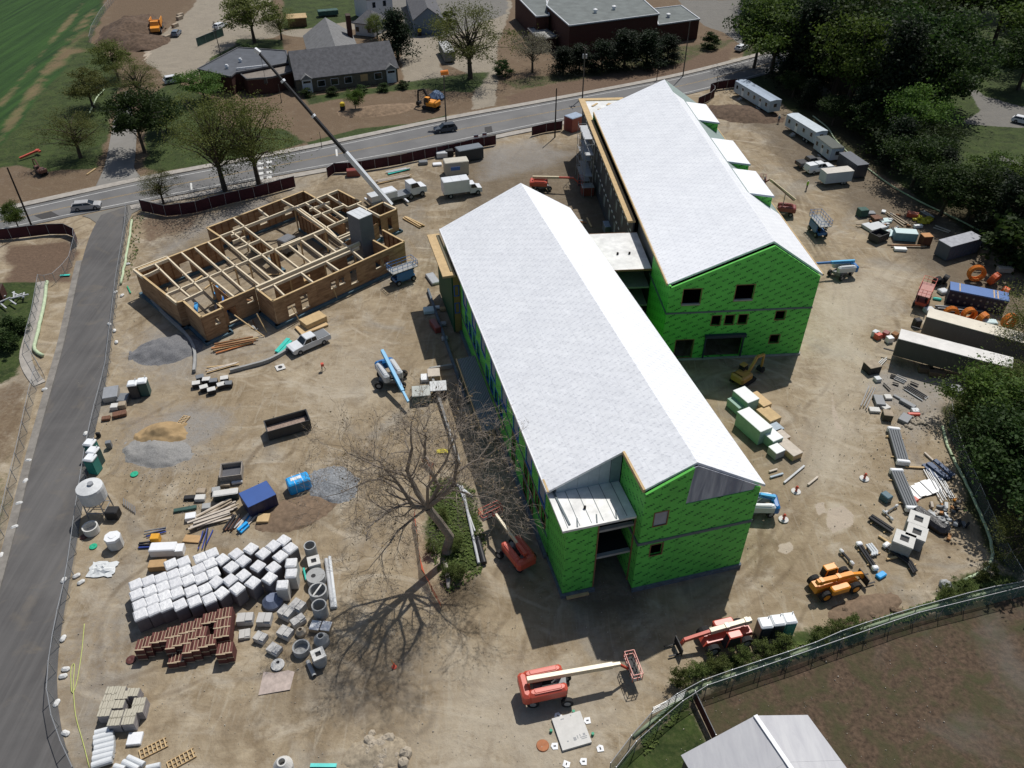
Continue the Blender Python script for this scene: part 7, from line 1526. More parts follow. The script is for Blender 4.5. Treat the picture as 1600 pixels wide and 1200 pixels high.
# insulation stacks right of the front building (zoom 1120,570 x7.5)
m_ins = mat('pale_green_foam_edge', (.27, .40, .33), .7, var=.1); m_insw = mat('white_foam_face', (.74, .76, .75), .6, var=.04); m_tanp = mat('tan_ply_stack', (.55, .39, .21), .8, var=.1)
ia = head((1186, 640), (1163, 672)) + math.pi / 2
for q, w_, d_, h, m1, m2, l in (((345, 350), 1.9, 2.8, 2.0, m_ins, m_insw, 'white topped foam stack at the shaded end of the row'), ((235, 440), 1.2, 2.2, 1.1, m_ins, m_ins, 'low green foam stack behind the first white one'), ((445, 640), 1.9, 4.2, 2.1, m_ins, m_insw, 'long tall white topped foam stack in the middle'),
                                ((620, 790), 1.6, 3.0, 1.3, m_ins, m_insw, 'lower white foam stack in front of the long one'), ((705, 980), 1.4, 1.4, 1.0, m_conc2, m_insw, 'small white topped crate on its own'), ((510, 400), 1.4, 2.8, 1.1, m_tanp, m_tanp, 'orange tan plywood stack beside the first foam stack'),
                                ((610, 570), 1.8, 2.6, .9, m_tanp, m_fascia, 'tan timber stack in the middle of the row'), ((690, 730), 1.5, 1.4, .6, m_bd, m_bd, 'grey blue sheet stack in the row'), ((750, 820), 1.6, 1.7, .6, m_tanp, m_pinkw, 'pale plywood stack near the end of the row'), ((850, 960), 1.5, 3.0, .8, m_tanp, m_pinkw, 'long pale crate with marked lid at the end of the row')):
    x, y = zc(*q, 1120, 570, 7.5); crate('foam_stack' if m1 is m_ins else 'sheet_stack', l, (x, y), w_, d_, h, R(28), m1, top=m2, cat='stack')
crate('sheet_stack', 'cream plywood sheets stacked high beside the white pickup', (489, 497), 3.4, 2.0, 1.0, head((470, 510), (510, 492)), m_fascia, cat='stack', top=m_fascia); crate('sheet_stack', 'larger plywood sheets under the cream sheet stack', (487, 511), 4.2, 2.4, .25, head((462, 520), (515, 500)), m_tanp, z=0, cat='stack')
crate('cream_crate', 'cream timber bundle near the blue scissor lift', (619, 410), 1.6, .6, .4, .5, m_fascia, cat='bundle')
# crates by the sky blue boom lift (zoom 580,540 x11.43)
for q, s, l, m1, m2 in (((890, 810), (2.3, 2.1, 1.2), 'grey green topped crate, left of two beside the bare oak', m_gscr, mat('mottled_pale_lid', (.42, .44, .41), .7, var=.15, scale=1)), ((1195, 720), (2.1, 2.0, 1.3), 'pale topped crate, right of two beside the bare oak', m_black, mat('pale_lid', (.55, .56, .56), .6)), ((1115, 480), (1.6, 1.7, .8), 'tan cardboard stack behind the pale topped crates', m_tanp, m_pinkw), ((955, 560), (1.0, 1.3, .4), 'white flat box behind the grey green crate', m_whitebox, m_whitebox)):
    x, y = zc(*q, 580, 540, 11.43); crate('site_crate', l, (x, y), *s, .12, m1, top=m2, cat='crate')
# black stones / formwork blocks near timber building
for k, (x, y) in enumerate([(306, 598), (318, 604), (333, 594), (345, 600), (330, 608), (312, 588), (350, 590), (322, 592), (356, 598)]):
    crate('formwork_block', f'dark formwork block with pale lid, {ORD[k]} in the cluster below the curved foundation', (x, y), 1.0, .8, .6, rnd.uniform(0, .5), m_black, top=m_concw if k % 3 != 2 else m_grey, cat='block', group='formwork blocks')
fk = [(300, 590), (302, 560), (308, 540), (296, 520), (270, 495), (245, 468)]
for pts, l in (([(238, 472), (262, 498), (288, 520), (303, 540), (307, 556), (304, 582)], 'low grey foundation wall running from the plywood corner towards the formwork blocks'), ([(360, 582), (390, 574), (420, 566), (446, 552), (458, 541)], 'low curved foundation wall behind the white pickup')):
    P = smooth(resample([at(*q) for q in pts], 12), 1); c = P[6]; t_ = thing('foundation_wall', l, 'foundation', (c.x, c.y, 0)); 
    for i in range(11): a, b = P[i] - c, P[i + 1] - c; MB().beam((a.x, a.y, .25), (b.x, b.y, .25 + .002 * (i % 2)), .35, .5 + .004 * (i % 2)).build('wall_run', m_slab, t_)
# scaffold parts and grey frames by the toilets, water tank, misc
for q, s, l, m1 in (((172, 612), (1.8, 2.4, .8), 'grey mesh frames stacked by the fence near the dark toilets', m_galv), ((192, 620), (1.2, 1.6, .6), 'grey frames right of the mesh frame stack', m_grey), ((178, 633), (.9, .9, .5), 'pale block among the frames', m_concw), ((190, 630), (.9, .9, .6), 'tan block among the frames', m_oldw), ((186, 645), (1.6, .9, .4), 'rusty scrap pile below the frames', mat('rust_scrap', (.16, .08, .05), .8, var=.4, scale=4)),
                    ((165, 652), (1.0, .7, .3), 'dark brown scrap by the fence', mat('rust_scrap', (.16, .08, .05), .8)), ((168, 690), (.6, .6, .9), 'grey lidded barrel behind the three toilets', m_grey), ((152, 676), (.5, .3, .6), 'black post block at the fence', m_black)):
    crate('site_scrap', l, q, *s, rnd.uniform(0, .4), m1, cat='scrap')
# silo / mixer with frame
p = at(158, 800); si = thing('mortar_silo', 'white round topped mortar silo on a grey frame beside the drive fence', 'silo', p)
mb = MB(); mb.lathe((0, 0, 0), [(0, 4.25), (.5, 4.2), (1.35, 4.0), (1.4, 3.7), (1.35, 2.3), (.3, 1.3), (0, 1.3)], 20); mb.build('tank', mat('silo_white', (.55, .56, .56), .5, var=.12), si, smooth=False); mb = MB()
for k in range(4): a = R(45 + 90 * k); mb.beam((1.35 * math.cos(a), 1.35 * math.sin(a), 0), (1.2 * math.cos(a), 1.2 * math.sin(a), 3.6), .12, .12)
mb.each('leg', m_galv, si); mb = MB()
for z in (.8, 1.8):
    for k in range(4): a, b = R(45 + 90 * k), R(135 + 90 * k); mb.beam((1.32 * math.cos(a), 1.32 * math.sin(a), z), (1.32 * math.cos(b), 1.32 * math.sin(b), z), .07, .07)
mb.each('brace', m_galv, si); MB().tube([(.2, .1, 4.2), (.2, .1, 4.45)], .3, 12).build('hatch', m_galv, si); mb = MB(); mb.rbox((1.7, -.6, 0), (1.3, 1.1, 1.1), 0, .1); mb.build('pump_box', m_black, si)
for k in range(7): MB().beam((2.2 + k * .28, .9 - k * .2, .1), (2.0 + k * .28, 1.6 - k * .2, .5), .08, .05).build('rung', m_galv, si)
ring('open dark barrel lying beside the silo', (140, 822), .8, .9, m=m_concw); pb = crate('wrapped_bundle', 'white eight sided tub with lid below the silo', (175, 838), 1.5, 1.4, 1.5, .2, m_concw, cat='tub', e=.4, top=m_whitebox)
for q, r, c_, l in (((210, 741), .45, (.02, .35, .2), 'green hose coil on the dirt near the toilets'), ((146, 854), .4, (.02, .35, .2), 'green hose coil below the silo'), ((131, 839), .4, (.1, .04, .03), 'brown cover plate by the fence'), ((205, 1031), .45, (.09, .03, .025), 'dark red lid left of the red bricks')):
    p = at(*q); t_ = thing('round_lid', l, 'lid', p); MB().lathe((0, 0, 0), [(0, .05), (r * .5, .09), (r, .07), (r, .0)], 14).build('lid', mat('lid_' + str(int(c_[1] * 100)), c_, .5), t_)
p = at(160, 890); t_ = thing('tarp_heap', 'crumpled white tarp lying on the ground below the tub', 'tarp', p); g_ = 9; vs = []; fs = []
for i in range(g_):
    for j in range(g_): u = (i / (g_ - 1) - .5) * 2.6; v_ = (j / (g_ - 1) - .5) * 1.9; vs.append((u + rnd.uniform(-.15, .15), v_ + rnd.uniform(-.15, .15), max(.02, rnd.uniform(.05, .6) * (1 - abs(u) / 1.4) * (1 - abs(v_) / 1.1) + .03)))
for i in range(g_ - 1):
    for j in range(g_ - 1): fs.append((i * g_ + j, (i + 1) * g_ + j, (i + 1) * g_ + j + 1, i * g_ + j + 1))
MB().add(vs, fs).build('tarp', mat('white_tarp', (.58, .60, .60), .5, var=.1), t_)
# piles
def mound(name, label, px, rx, ry, h, m, rz=0, rough=.2, seed=0, fq=1.2, kind_='stuff'):
    p = at(*px); n = 34; vs = []; fs = []; g0 = seed * 13.7
    xs, ys = np.meshgrid(np.linspace(-1.15, 1.15, n), np.linspace(-1.15, 1.15, n)); r = np.sqrt(xs ** 2 + ys ** 2); nz = fbm(xs.ravel() * rx + g0 + 50, ys.ravel() * ry + g0 + 50, fq * .8, 4).reshape(xs.shape)
    rr = r + nz * 1.0; z = h * np.clip(1 - rr, 0, 1) ** .85 * 1.1 + nz * rough * 1.6 * np.clip(1.05 - r, 0, .4) * 2 - .03 - np.clip(r - .95, 0, 1) * .5
    for i in range(n):
        for j in range(n): vs.append((xs[i, j] * rx, ys[i, j] * ry, z[i, j]))
    for i in range(n - 1):
        for j in range(n - 1): fs.append((i * n + j, i * n + j + 1, (i + 1) * n + j + 1, (i + 1) * n + j))
    o = MB().add(vs, fs).build(name, m, None, (p.x, p.y, 0), rz, smooth=True); tag(o, label, name.split('_')[-1], kind=kind_); return o
m_gpile = mat('grey_gravel', (.16, .16, .165), .95, var=.4, scale=8, bump=1.0); m_spile = mat('tan_sand', (.33, .23, .12), .95, var=.12, scale=2, bump=.4); m_soilp = mat('brown_soil', (.10, .067, .045), .95, var=.45, scale=1.2, bump=1.0); m_stonep = mat('blue_grey_stone', (.21, .22, .23), .9, var=.55, scale=5, bump=1.2)
mound('gravel_pile', 'dark grey gravel pile in front of the wood framed building', (262, 546), 4.4, 3.2, 1.1, m_gpile, .3); mound('sand_pile', 'round tan sand pile near the small pallet', (252, 678), 2.8, 2.2, 1.2, m_spile, .1, .1, 2); mound('gravel_pile', 'pale grey gravel pile beside the sand pile', (245, 705), 4.0, 2.4, .8, mat('pale_gravel', (.24, .235, .225), .95, var=.25, scale=6, bump=.7), -.2, .2, 3)
mound('stone_pile', 'blue grey crushed stone pile beside the bare oak', (520, 757), 2.4, 3.0, .8, m_stonep, .9, .25, 4); mound('soil_mound', 'large brown soil mound behind the dump truck', (205, 50), 8, 16, 3.4, m_soilp, .1, 1.0, 5, .3); mound('soil_mound', 'lower brown soil mound in front of the dump truck', (212, 68), 8, 7, 2.4, m_soilp, .3, .8, 6, .4)
mound('soil_mound', 'brown soil bank left of the tarp covered crate', (465, 800), 4.2, 2.2, .5, mat('damp_soil', (.17, .12, .08), .95, var=.3, scale=2, bump=.8), .4, .5, 7); mound('rubble_pile', 'rubble and clods pile at the bottom edge', (588, 1176), 2.6, 1.5, .5, mat('pale_rubble', (.30, .25, .18), .95, var=.35, scale=2.5, bump=1.0), .2, .7, 8)
mound('soil_mound', 'low dug soil bank beside the green fence on the right', (1352, 950), 3.6, 1.3, .5, mat('damp_soil', (.17, .12, .08), .95), .3, .5, 9); mound('soil_mound', 'dug soil bank behind the maroon fence by the road bend', (1160, 178), 8, 5, 1.2, m_soilp, -.4, .6, 10, .4); mound('soil_mound', 'dug soil heap near the excavator across the road', (590, 172), 9, 3.5, 1.0, mat('tan_brown_soil', (.2, .14, .09), .95, var=.35, scale=1.2, bump=1), .3, .6, 11, .4)
g = rnd
def rock(label, px, s, m=m_conc2, group=None):
    p = at(*px); mb = MB(); mb.lathe((0, 0, -.1), [(s * .8, 0), (s, s * .3), (s * .8, s * .75), (s * .3, s), (0, s * 1.02)], 7); mb.v = [(x * g.uniform(.75, 1.15), y * g.uniform(.75, 1.15), z * g.uniform(.85, 1.1)) for x, y, z in mb.v]; o = mb.build('rock', m, None, (p.x, p.y, 0), g.uniform(0, 3)); tag(o, label, 'rock', group)
m_rock = mat('tan_boulder', (.36, .31, .24), .9, var=.25, scale=2, bump=.6)
for k in range(34): rock('tan boulder in the rubble pile at the bottom edge', (g.gauss(594, 16), g.gauss(1172, 12)), g.uniform(.2, .6), m_rock, 'boulders in the rubble pile')
for k in range(16): rock('clod of dug soil beside the green fence', (g.gauss(1345, 26), g.gauss(952, 8)), g.uniform(.15, .45), mat('damp_soil', (.17, .12, .08)), 'clods by the green fence')
for q, s, l in (((1492, 612), 1.1, 'large grey boulder at the wood edge below the white trailers'), ((1476, 915), .7, 'pale boulder beside the green bush on the fence line'), ((1530, 615), 1.0, 'pale boulder half hidden by the bright bush')): rock(l, q, s)
sd_ = MB()
for k in range(3800):                                      # loose stones over the whole yard
    x, y = (g.gauss(300, 60), g.gauss(760, 40)) if k % 5 == 0 else ((g.gauss(1390, 60), g.gauss(680, 60)) if k % 5 == 1 else (g.uniform(120, 1480), g.uniform(400, 1195)))
    p = at(x, y); s = g.uniform(.03, .09) * (1.6 if k % 9 == 0 else 1); sd_.ob((p.x, p.y, s * .2), (s, s * g.uniform(.6, 1), s * .7), g.uniform(0, 3), taper=.6)
tag(sd_.build('loose_stones', mat('loose_stone', (.40, .36, .30), .9, var=.3, scale=1.0)), 'small loose stones scattered over the dirt yard', 'stones', kind='stuff')
# right side: pipe bundles (zoom 1200,600 x4), debris
def bundle(label, a, b, n, r, m, cap=True, bend=None, rows_=1):
    A, B = at(*a), at(*b); c = (A + B) / 2; rz = math.atan2(B.y - A.y, B.x - A.x); L = (B - A).length; t_ = thing('pipe_bundle', label, 'pipe bundle', (c.x, c.y, 0), rz)
    for j in range(rows_):
        for k in range(n): y = (k - (n - 1) / 2) * r * 2.15; z = r + .12 + j * r * 2; pts = [(-L / 2, y, z), (L / 2, y, z)] if not bend else [(-L / 2, y, z), (L * .2, y, z), (L * .2 + L * .3 * math.cos(bend), y + L * .3 * math.sin(bend), z)]; MB().tube(pts, r, 8).build('pipe', m, t_)
    if cap:
        for s in (-1, 1):
            if bend and s > 0: continue
            mb = MB(); mb.rbox((s * L / 2, 0, .1), (.5, n * r * 2.3, r * 2 * rows_ + .12), 0, .1); mb.build('end_wrap', m_whitebox, t_)
    for s in (-.3, .3): MB().box(s * L - .06, s * L + .06, -n * r * 1.6, n * r * 1.6, 0, .118).build('skid', m_fascia, t_)
    return t_
Z4 = lambda x, y: (1200 + x / 4, 600 + y / 4)
bundle('upper bundle of dark grey pipes with white wrapped ends', Z4(778, 300), Z4(838, 505), 5, .13, m_grey, rows_=2); bundle('lower bundle of dark grey pipes with white wrapped ends beside the catch basins', Z4(795, 560), Z4(895, 795), 5, .13, m_grey, rows_=2)
bundle('pair of long black pipes with pale seams lying near the orange telehandler', Z4(565, 1010), Z4(665, 1160), 2, .14, m_pipeb); bundle('bent black and white striped pipe bundle below the catch basins', Z4(735, 1015), Z4(945, 1175), 3, .12, m_pipeb, bend=-.5)
bundle('curved white and black pipe pieces beside the long black pipes', Z4(625, 1010), Z4(680, 1080), 3, .13, m_pipew, bend=-.7, cap=False); bundle('short black pipe with white ends lying crosswise', Z4(455, 1055), Z4(520, 1130), 1, .14, m_pipeb); bundle('black thick pipes crossing left of the catch basins', Z4(635, 840), Z4(770, 930), 2, .2, m_pipeb, cap=False)
bundle('thin z shaped pipe pieces with white ends', Z4(735, 810), Z4(800, 770), 1, .1, m_grey); bundle('short pipe with white ends beside the z shaped piece', Z4(722, 808), Z4(768, 850), 1, .1, m_grey)
planks('metal_sheets', 'silver corrugated metal sheets lying by the right fence', Z4(930, 620), Z4(1010, 700), 5, 3.2, [mat('silver_sheet', (.42, .43, .44), .35, metal=.5, var=.15)], th=.08, w_=.8, jit=.03, cat='metal sheets'); planks('metal_studs', 'long silver studs lying right of the metal sheets', Z4(1010, 530), Z4(1130, 740), 9, 1.6, [m_pvc, m_galv], th=.08, w_=.1, jit=.03, cat='metal studs')
planks('blue_sheets', 'dark blue tarp covered sheets at the wood edge', Z4(1000, 500), Z4(1120, 600), 4, 1.6, [mat('slate_blue_tarp', (.07, .10, .17), .5)], th=.25, w_=.5, jit=.03, cat='tarp')
for a, b, l, m_ in ((Z4(235, 640), Z4(310, 580), 'pale timber lying near the crates, lower one', m_pinkw), (Z4(90, 625), Z4(245, 495), 'long pale grey post with a bracket lying on the dirt', m_pipeg), (Z4(0, 590), Z4(100, 560), 'pale blue grey beam at the foot of the front building', m_bd), (Z4(0, 550), Z4(60, 530), 'thin tan timber beside the pale blue beam', m_pinkw),
                    (Z4(690, 950), Z4(780, 1010), 'cream timber skid left of the catch basins', m_fascia), (Z4(735, 1095), Z4(800, 1080), 'short cream timber by the bent pipes', m_fascia), (Z4(860, 520), Z4(985, 525), 'cream timber between the pipe bundles', m_fascia), (Z4(975, 430), Z4(1040, 490), 'pale board above the blue tarp sheets', m_pinkw), (Z4(735, 330), Z4(760, 325), 'short timber skid under the upper pipe bundle', m_fascia),
                    ((1512, 905), (1535, 896), 'pale branch lying on the grass by the green fence', m_pinkw), ((135, 274), (149, 264), 'cream board lying beside the lane mouth', m_fascia)):
    planks('timber_piece', l, a, b, 1, .1, [m_], th=.16, w_=.22, jit=.01, cat='timber')
bs = crate('black_tarp_pile', 'long black plastic wrapped pile beside the catch basins', Z4(1020, 830), 1.6, 4.2, .8, R(35), mat('black_plastic', (.02, .02, .024), .3, var=.5, scale=1.5, bump=1.0), cat='pile', e=.35)
for k in range(40):
    x, y = g.gauss(1105, 55), g.gauss(800 + (k % 5) * 28, 40); px = Z4(x, y); s = g.uniform(.25, .8); m_ = g.choice([m_oldw, m_grey, m_conc2, mat('orange_wood_scrap', (.45, .23, .10), .8), m_black, m_pinkw, m_hood]); p = at(*px)
    o = MB().ob((0, 0, s * .3), (s, s * g.uniform(.3, 1), s * .5), g.uniform(0, 3), g.uniform(-.4, .4)).build('scrap_piece', m_, None, (p.x, p.y, 0)); tag(o, 'scrap piece in the mixed debris heap along the right fence', 'scrap', 'scrap in the right debris heap')
for q, s, l, m_ in (((920, 715), (.7, .7, .4), 'red cover at the head of the black plastic pile', m_red), ((745, 690), (.9, 1.1, .8), 'blue green bin near the lower pipe bundle', mat('slate_teal_bin', (.06, .12, .15), .5)), ((710, 1188), (1.1, .6, .3), 'bright blue crumpled sheet near the orange telehandler', m_tarpb), ((1175, 718), (.5, .4, .2), 'orange marker lying by the studs', m_orangep)):
    crate('site_item', l, Z4(*q), *s, R(30), m_, z=s[2], cat='item', e=.08)
# hydrant like markers with cones
for q, l in (((602, 590), 'red hydrant standing in a pale ring, left of the pipe bundles'), ((175, 670), 'red hydrant near the lying posts'), ((97, 845), 'red hydrant beside the big puddle')):
    p = at(*Z4(*q)); t_ = thing('fire_hydrant', l, 'hydrant', p); mb = MB(); mb.lathe((0, 0, 0), [(.16, 0), (.12, .1), (.12, .6), (.17, .62), (.12, .78), (.0, .85)], 10); mb.build('barrel', m_red, t_); MB().tube([(-.22, 0, .5), (.22, 0, .5)], .07, 8).build('outlet', m_red, t_); MB().lathe((0, 0, 0), [(.0, .04), (.5, .04), (.55, 0)], 14).build('pale_ring', m_concw, t_)
p = at(616, 1042); t_ = thing('fire_hydrant', 'small red marker stand in the open dirt below the bare oak', 'marker', p); MB().lathe((0, 0, 0), [(.25, 0), (.08, .1), (.08, .5), (0, .55)], 8).build('stand', m_red, t_); MB().tube([(0, 0, .4), (-.2, .1, 1.0)], .03, 5).build('flag_stick', m_orangep, t_)
p = at(505, 578); t_ = thing('survey_stand', 'small tripod with red and blue parts standing on the open dirt', 'tripod', p); mb = MB(); [mb.beam((.35 * math.cos(R(a)), .35 * math.sin(R(a)), 0), (0, 0, 1.0), .05, .05) for a in (20, 140, 260)]; mb.each('leg', m_black, t_); MB().ob((0, 0, .9), (.4, .4, .4), .3).build('box', m_red, t_)
# middle right clutter (zoom 1340,560 x10)
ZA = lambda x, y: (1340 + x / 10, 560 + y / 10)
for q, s, rz, l, m_, tp in (((345, 640), (1.2, 2.0, .5), -.12, 'charcoal grey sheet stack beside the pale blocks', m_grey, None), ((480, 590), (.9, .9, .3), 0, 'cream flat block upper right of the charcoal stack', m_concw, None), ((270, 790), (1.3, .9, .3), -.1, 'cream flat block below the charcoal stack', m_concw, None), ((440, 745), (1.0, .9, .3), .4, 'cream slab behind the dark crate', m_concw, None), ((480, 850), (1.1, 1.2, .9), -.2, 'dark open crate with tan rim', mat('dark_olive_crate', (.06, .055, .04), .7), m_oldw),
                        ((750, 920), (1.2, 1.7, .4), -.75, 'charcoal board stack with red sheet at its head', m_grey, None), ((885, 855), (1.5, .45, .3), 0, 'bright red sheet on the tan stones', m_red, None), ((910, 800), (.9, .8, .4), 0, 'grey crumpled bag by the red sheet', m_hood, None), ((790, 690), (.7, 2.0, .4), .65, 'charcoal panels lying aslant', m_grey, None), ((690, 630), (.4, 2.2, .2), .7, 'dark grey strip panels beside the aslant ones', m_grey, None),
                        ((240, 90), (1.8, 1.6, 1.1), .3, 'dark box pile at the end of the white trailer', m_black, m_oldw), ((1250, 190), (2.0, 1.1, .8), -.2, 'brown crate, right one beside the white trailer', mat('brown_crate', (.13, .09, .06), .7), None), ((1080, 130), (1.8, 1.0, .8), -.2, 'brown crate, left one beside the white trailer', mat('brown_crate', (.13, .09, .06), .7), None), ((320, 300), (.8, .8, .5), .2, 'grey bundle near the sand patch', m_hood, None)):
    crate('site_crate', l, ZA(*q), *s, rz, m_, top=tp, cat='crate')
for a, b, n, wd, l, m_ in (((200, 220), (430, 10), 3, .5, 'long cream timber lying over the dark box pile', [m_concw]), ((580, 300), (760, 380), 6, .9, 'grey pipes in a short bundle below the trailer', [m_pipeg, m_grey]), ((730, 440), (1070, 650), 9, 1.2, 'striped bundle of long silver and black pipes', [m_pipeg, m_pipeb]), ((80, 800), (250, 430), 6, .8, 'thin rusty bars lying beside the charcoal stack', [m_oldw, m_grey]), ((385, 400), (510, 520), 2, .2, 'thin black bar on the dirt', [m_black]), ((540, 400), (640, 430), 2, .2, 'short black bar near the thin one', [m_black]), ((820, 380), (960, 440), 3, .4, 'short black pipe pieces right of the silver bundle', [m_black]), ((500, 280), (600, 310), 4, .5, 'dark bars beside the sand patch', [m_black])):
    planks('metal_bars', l, ZA(*a), ZA(*b), n, wd, m_, th=.1, w_=.11, jit=.03, cat='bars')
for k in range(22): rock('tan stone in the small heap beside the charcoal boards', ZA(g.gauss(880, 70), g.gauss(1000, 45)), g.uniform(.15, .38), m_rock, 'tan stones by the charcoal boards')
# upper right clutter (zoom 1330,310 x7.5)
ZB = lambda x, y: (1330 + x / 7.5, 310 + y / 7.5)
m_pb = mat('pale_blue_foam', (.50, .62, .62), .6, var=.06)
for q, s, rz, l, m_, tp in (((645, 385), (3.6, 1.8, 1.4), -.15, 'pale blue crate with white lid in the debris yard', mat('dusty_blue', (.16, .30, .34), .6), m_pb), ((470, 395), (2.6, 2.0, .2), .4, 'white slab sheet leaning by the pale blue crate', m_pb, None), ((400, 250), (1.9, 1.4, .3), .2, 'pale sheet behind the pale blue crate', m_pb, None), ((225, 325), (1.6, 2.6, .5), .4, 'pale grey panel stack, left one', m_hood, None), ((320, 310), (2.0, 2.2, .4), .4, 'pale grey panel stack, right one', m_hood, None),
                        ((890, 430), (1.6, 1.4, 1.6), .1, 'rusty bin holding orange scrap beside the grey container', mat('rusty_bin', (.12, .05, .03), .8), mat('orange_wood_scrap', (.45, .23, .10))), ((725, 170), (1.8, 1.1, .7), -.5, 'orange red box behind the yellow sheeting', m_red, mat('salmon_lid', (.6, .2, .13), .6)), ((580, 580), (2.0, .9, .4), -.1, 'white sheet lying in front of the debris', m_insw, None), ((300, 215), (1.6, 1.6, .5), .2, 'dark red brown scrap box', mat('rust_scrap', (.16, .08, .05)), None),
                        ((145, 120), (1.6, 1.4, 1.3), .2, 'dark green tank at the end of the debris', m_gscr, None), ((230, 160), (1.5, 1.2, .6), 0, 'grey tangle beside the green tank', m_grey, None), ((790, 310), (1.5, .6, .5), .1, 'small white board in front of the yellow sheeting', m_insw, None), ((1440, 540), (1.5, 1.8, 1.1), .1, 'dark green bin behind the grey container', mat('dark_olive_crate', (.06, .055, .04)), None)):
    crate('site_crate', l, ZB(*q), *s, rz, m_, top=tp, cat='crate')
for a, b, n, wd, l, m_ in (((420, 170), (660, 330), 5, 1.2, 'long grey brown timbers in the debris yard', [m_oldw]), ((960, 340), (1150, 400), 2, .4, 'pale angled rails behind the grey container', [m_pinkw]), ((820, 150), (960, 240), 2, .3, 'pale pipe lying behind the yellow sheeting', [m_pipeg]), ((400, 560), (870, 570), 3, .5, 'long rusty bar lying in front of the debris yard', [m_oldw, m_stud]), ((60, 330), (200, 320), 2, .6, 'thin bars left of the pale panels', [m_oldw])):
    planks('timber_piece', l, ZB(*a), ZB(*b), n, wd, m_, th=.14, w_=.2, jit=.04, cat='timber')
m_yl = mat('yellow_sheeting', (.50, .42, .04), .6, var=.25, scale=3)
for k in range(16):
    p = at(*ZB(g.gauss(820, 60), g.gauss(262, 28))); s = g.uniform(.5, 1.1); o = MB().ob((0, 0, s * .3), (s, s * .7, s * .35), g.uniform(0, 3), g.uniform(-.6, .6)).build('yellow_fabric', m_yl, None, (p.x, p.y, 0)); tag(o, 'yellow fabric bundle in the heap behind the pale blue crate', 'fabric', 'yellow fabric heap')
for k in range(24):
    p = at(*ZB(g.gauss(420, 130), g.gauss(300, 80))); s = g.uniform(.3, .9); o = MB().ob((0, 0, s * .25), (s, s * g.uniform(.3, 1), s * .4), g.uniform(0, 3), g.uniform(-.3, .3)).build('scrap_piece', g.choice([m_oldw, m_grey, m_stud, m_hood, m_black]), None, (p.x, p.y, 0)); tag(o, 'scrap piece in the debris yard below the forest slope', 'scrap', 'scrap in the debris yard')
# orange pipe coils around the blue container (zoom 1420,410 x6.32)
ZC = lambda x, y: (1420 + x / 6.32, 410 + y / 6.32)
m_coil = mat('orange_conduit_coil', (.72, .24, .04), .5, var=.1)
def coil(label, px, r, tilt, rz, m=m_coil):
    p = at(*px); t_ = thing('conduit_coil', label, 'coil', (p.x, p.y, 0), rz)
    for k in range(5):
        for s_ in (1, .86, .72):
            pts = [(r * s_ * math.cos(a), (k - 2) * .16, r + r * s_ * math.sin(a)) for a in [2 * math.pi * i / 18 for i in range(19)]]
            M = Matrix.Translation((0, 0, 0)) @ Matrix.Rotation(tilt, 4, 'X'); mb = MB(); mb.tube([M @ Vector(q) for q in pts], .085, 5, False)
            if s_ == 1 or k in (0, 4): mb.build('coil_turn', m, t_)
coil('orange conduit coil standing behind the blue container', ZC(640, 175), 1.25, 0, -.15); coil('red orange coil right of the standing one behind the blue container', ZC(800, 205), 1.0, .3, .6, mat('red_orange_coil', (.65, .13, .04), .5)); coil('orange coil at the right end of the blue container', ZC(905, 345), .9, .2, 1.0, mat('red_orange_coil', (.65, .13, .04)))
coil('orange coil, left one between the blue container and the cream trailer', ZC(395, 560), 1.0, 0, -.2); coil('bright orange coil, middle one behind the cream trailer', ZC(570, 570), 1.0, 0, .1); coil('orange coil, third one behind the cream trailer', ZC(690, 600), .95, .2, .5); coil('dark orange coil at the right behind the cream trailer', ZC(965, 640), 1.1, 0, .2)
coil('black hose coil left of the blue container, left one', ZC(265, 220), .7, .2, .3, m_black); coil('black hose coil left of the blue container, right one', ZC(335, 200), .7, .2, .9, m_black)
for q, s, rz, l, m_ in (((345, 270), (1.4, 1.2, .5), .3, 'white and grey tangle left of the blue container', m_hood), ((285, 350), (1.2, .5, .3), -.3, 'teal green bag lying near the red scissor lift', m_teal), ((205, 450), (1.4, 1.1, .6), .2, 'pale grey bags at the head of the cream trailer', m_hood), ((95, 560), (1.0, 1.0, 1.2), .2, 'white and black generator before the cream trailer', m_black), ((805, 575), (2.0, 1.2, .9), -.1, 'pale green wrapped blocks among the orange coils', m_pb), ((960, 45), (2.4, .9, .8), -.1, 'tan wrapped log bundle near the right fence', m_pinkw)):
    crate('site_item', l, ZC(*q), *s, rz, m_, cat='item', e=.12)
planks('metal_bars', 'long black pipes lying between the blue container and the cream trailer', ZC(260, 460), ZC(720, 490), 5, 1.2, [m_black, m_grey], th=.2, w_=.22, jit=.01, cat='pipes')
for k, (x, y) in enumerate([(1368, 521), (1384, 522), (1390, 530), (1372, 525), (1398, 524)]): crate('trailer_tool', f'tool and gas equipment at the hitch of the white trailer, {ORD[k]} from the left' if k != 3 else 'red tool at the hitch of the white trailer', (x, y), .9, .8, .8, g.uniform(0, 1), [m_hood, m_darkr, m_whitebox, m_red, m_stud][k], z=.4, cat='tool')
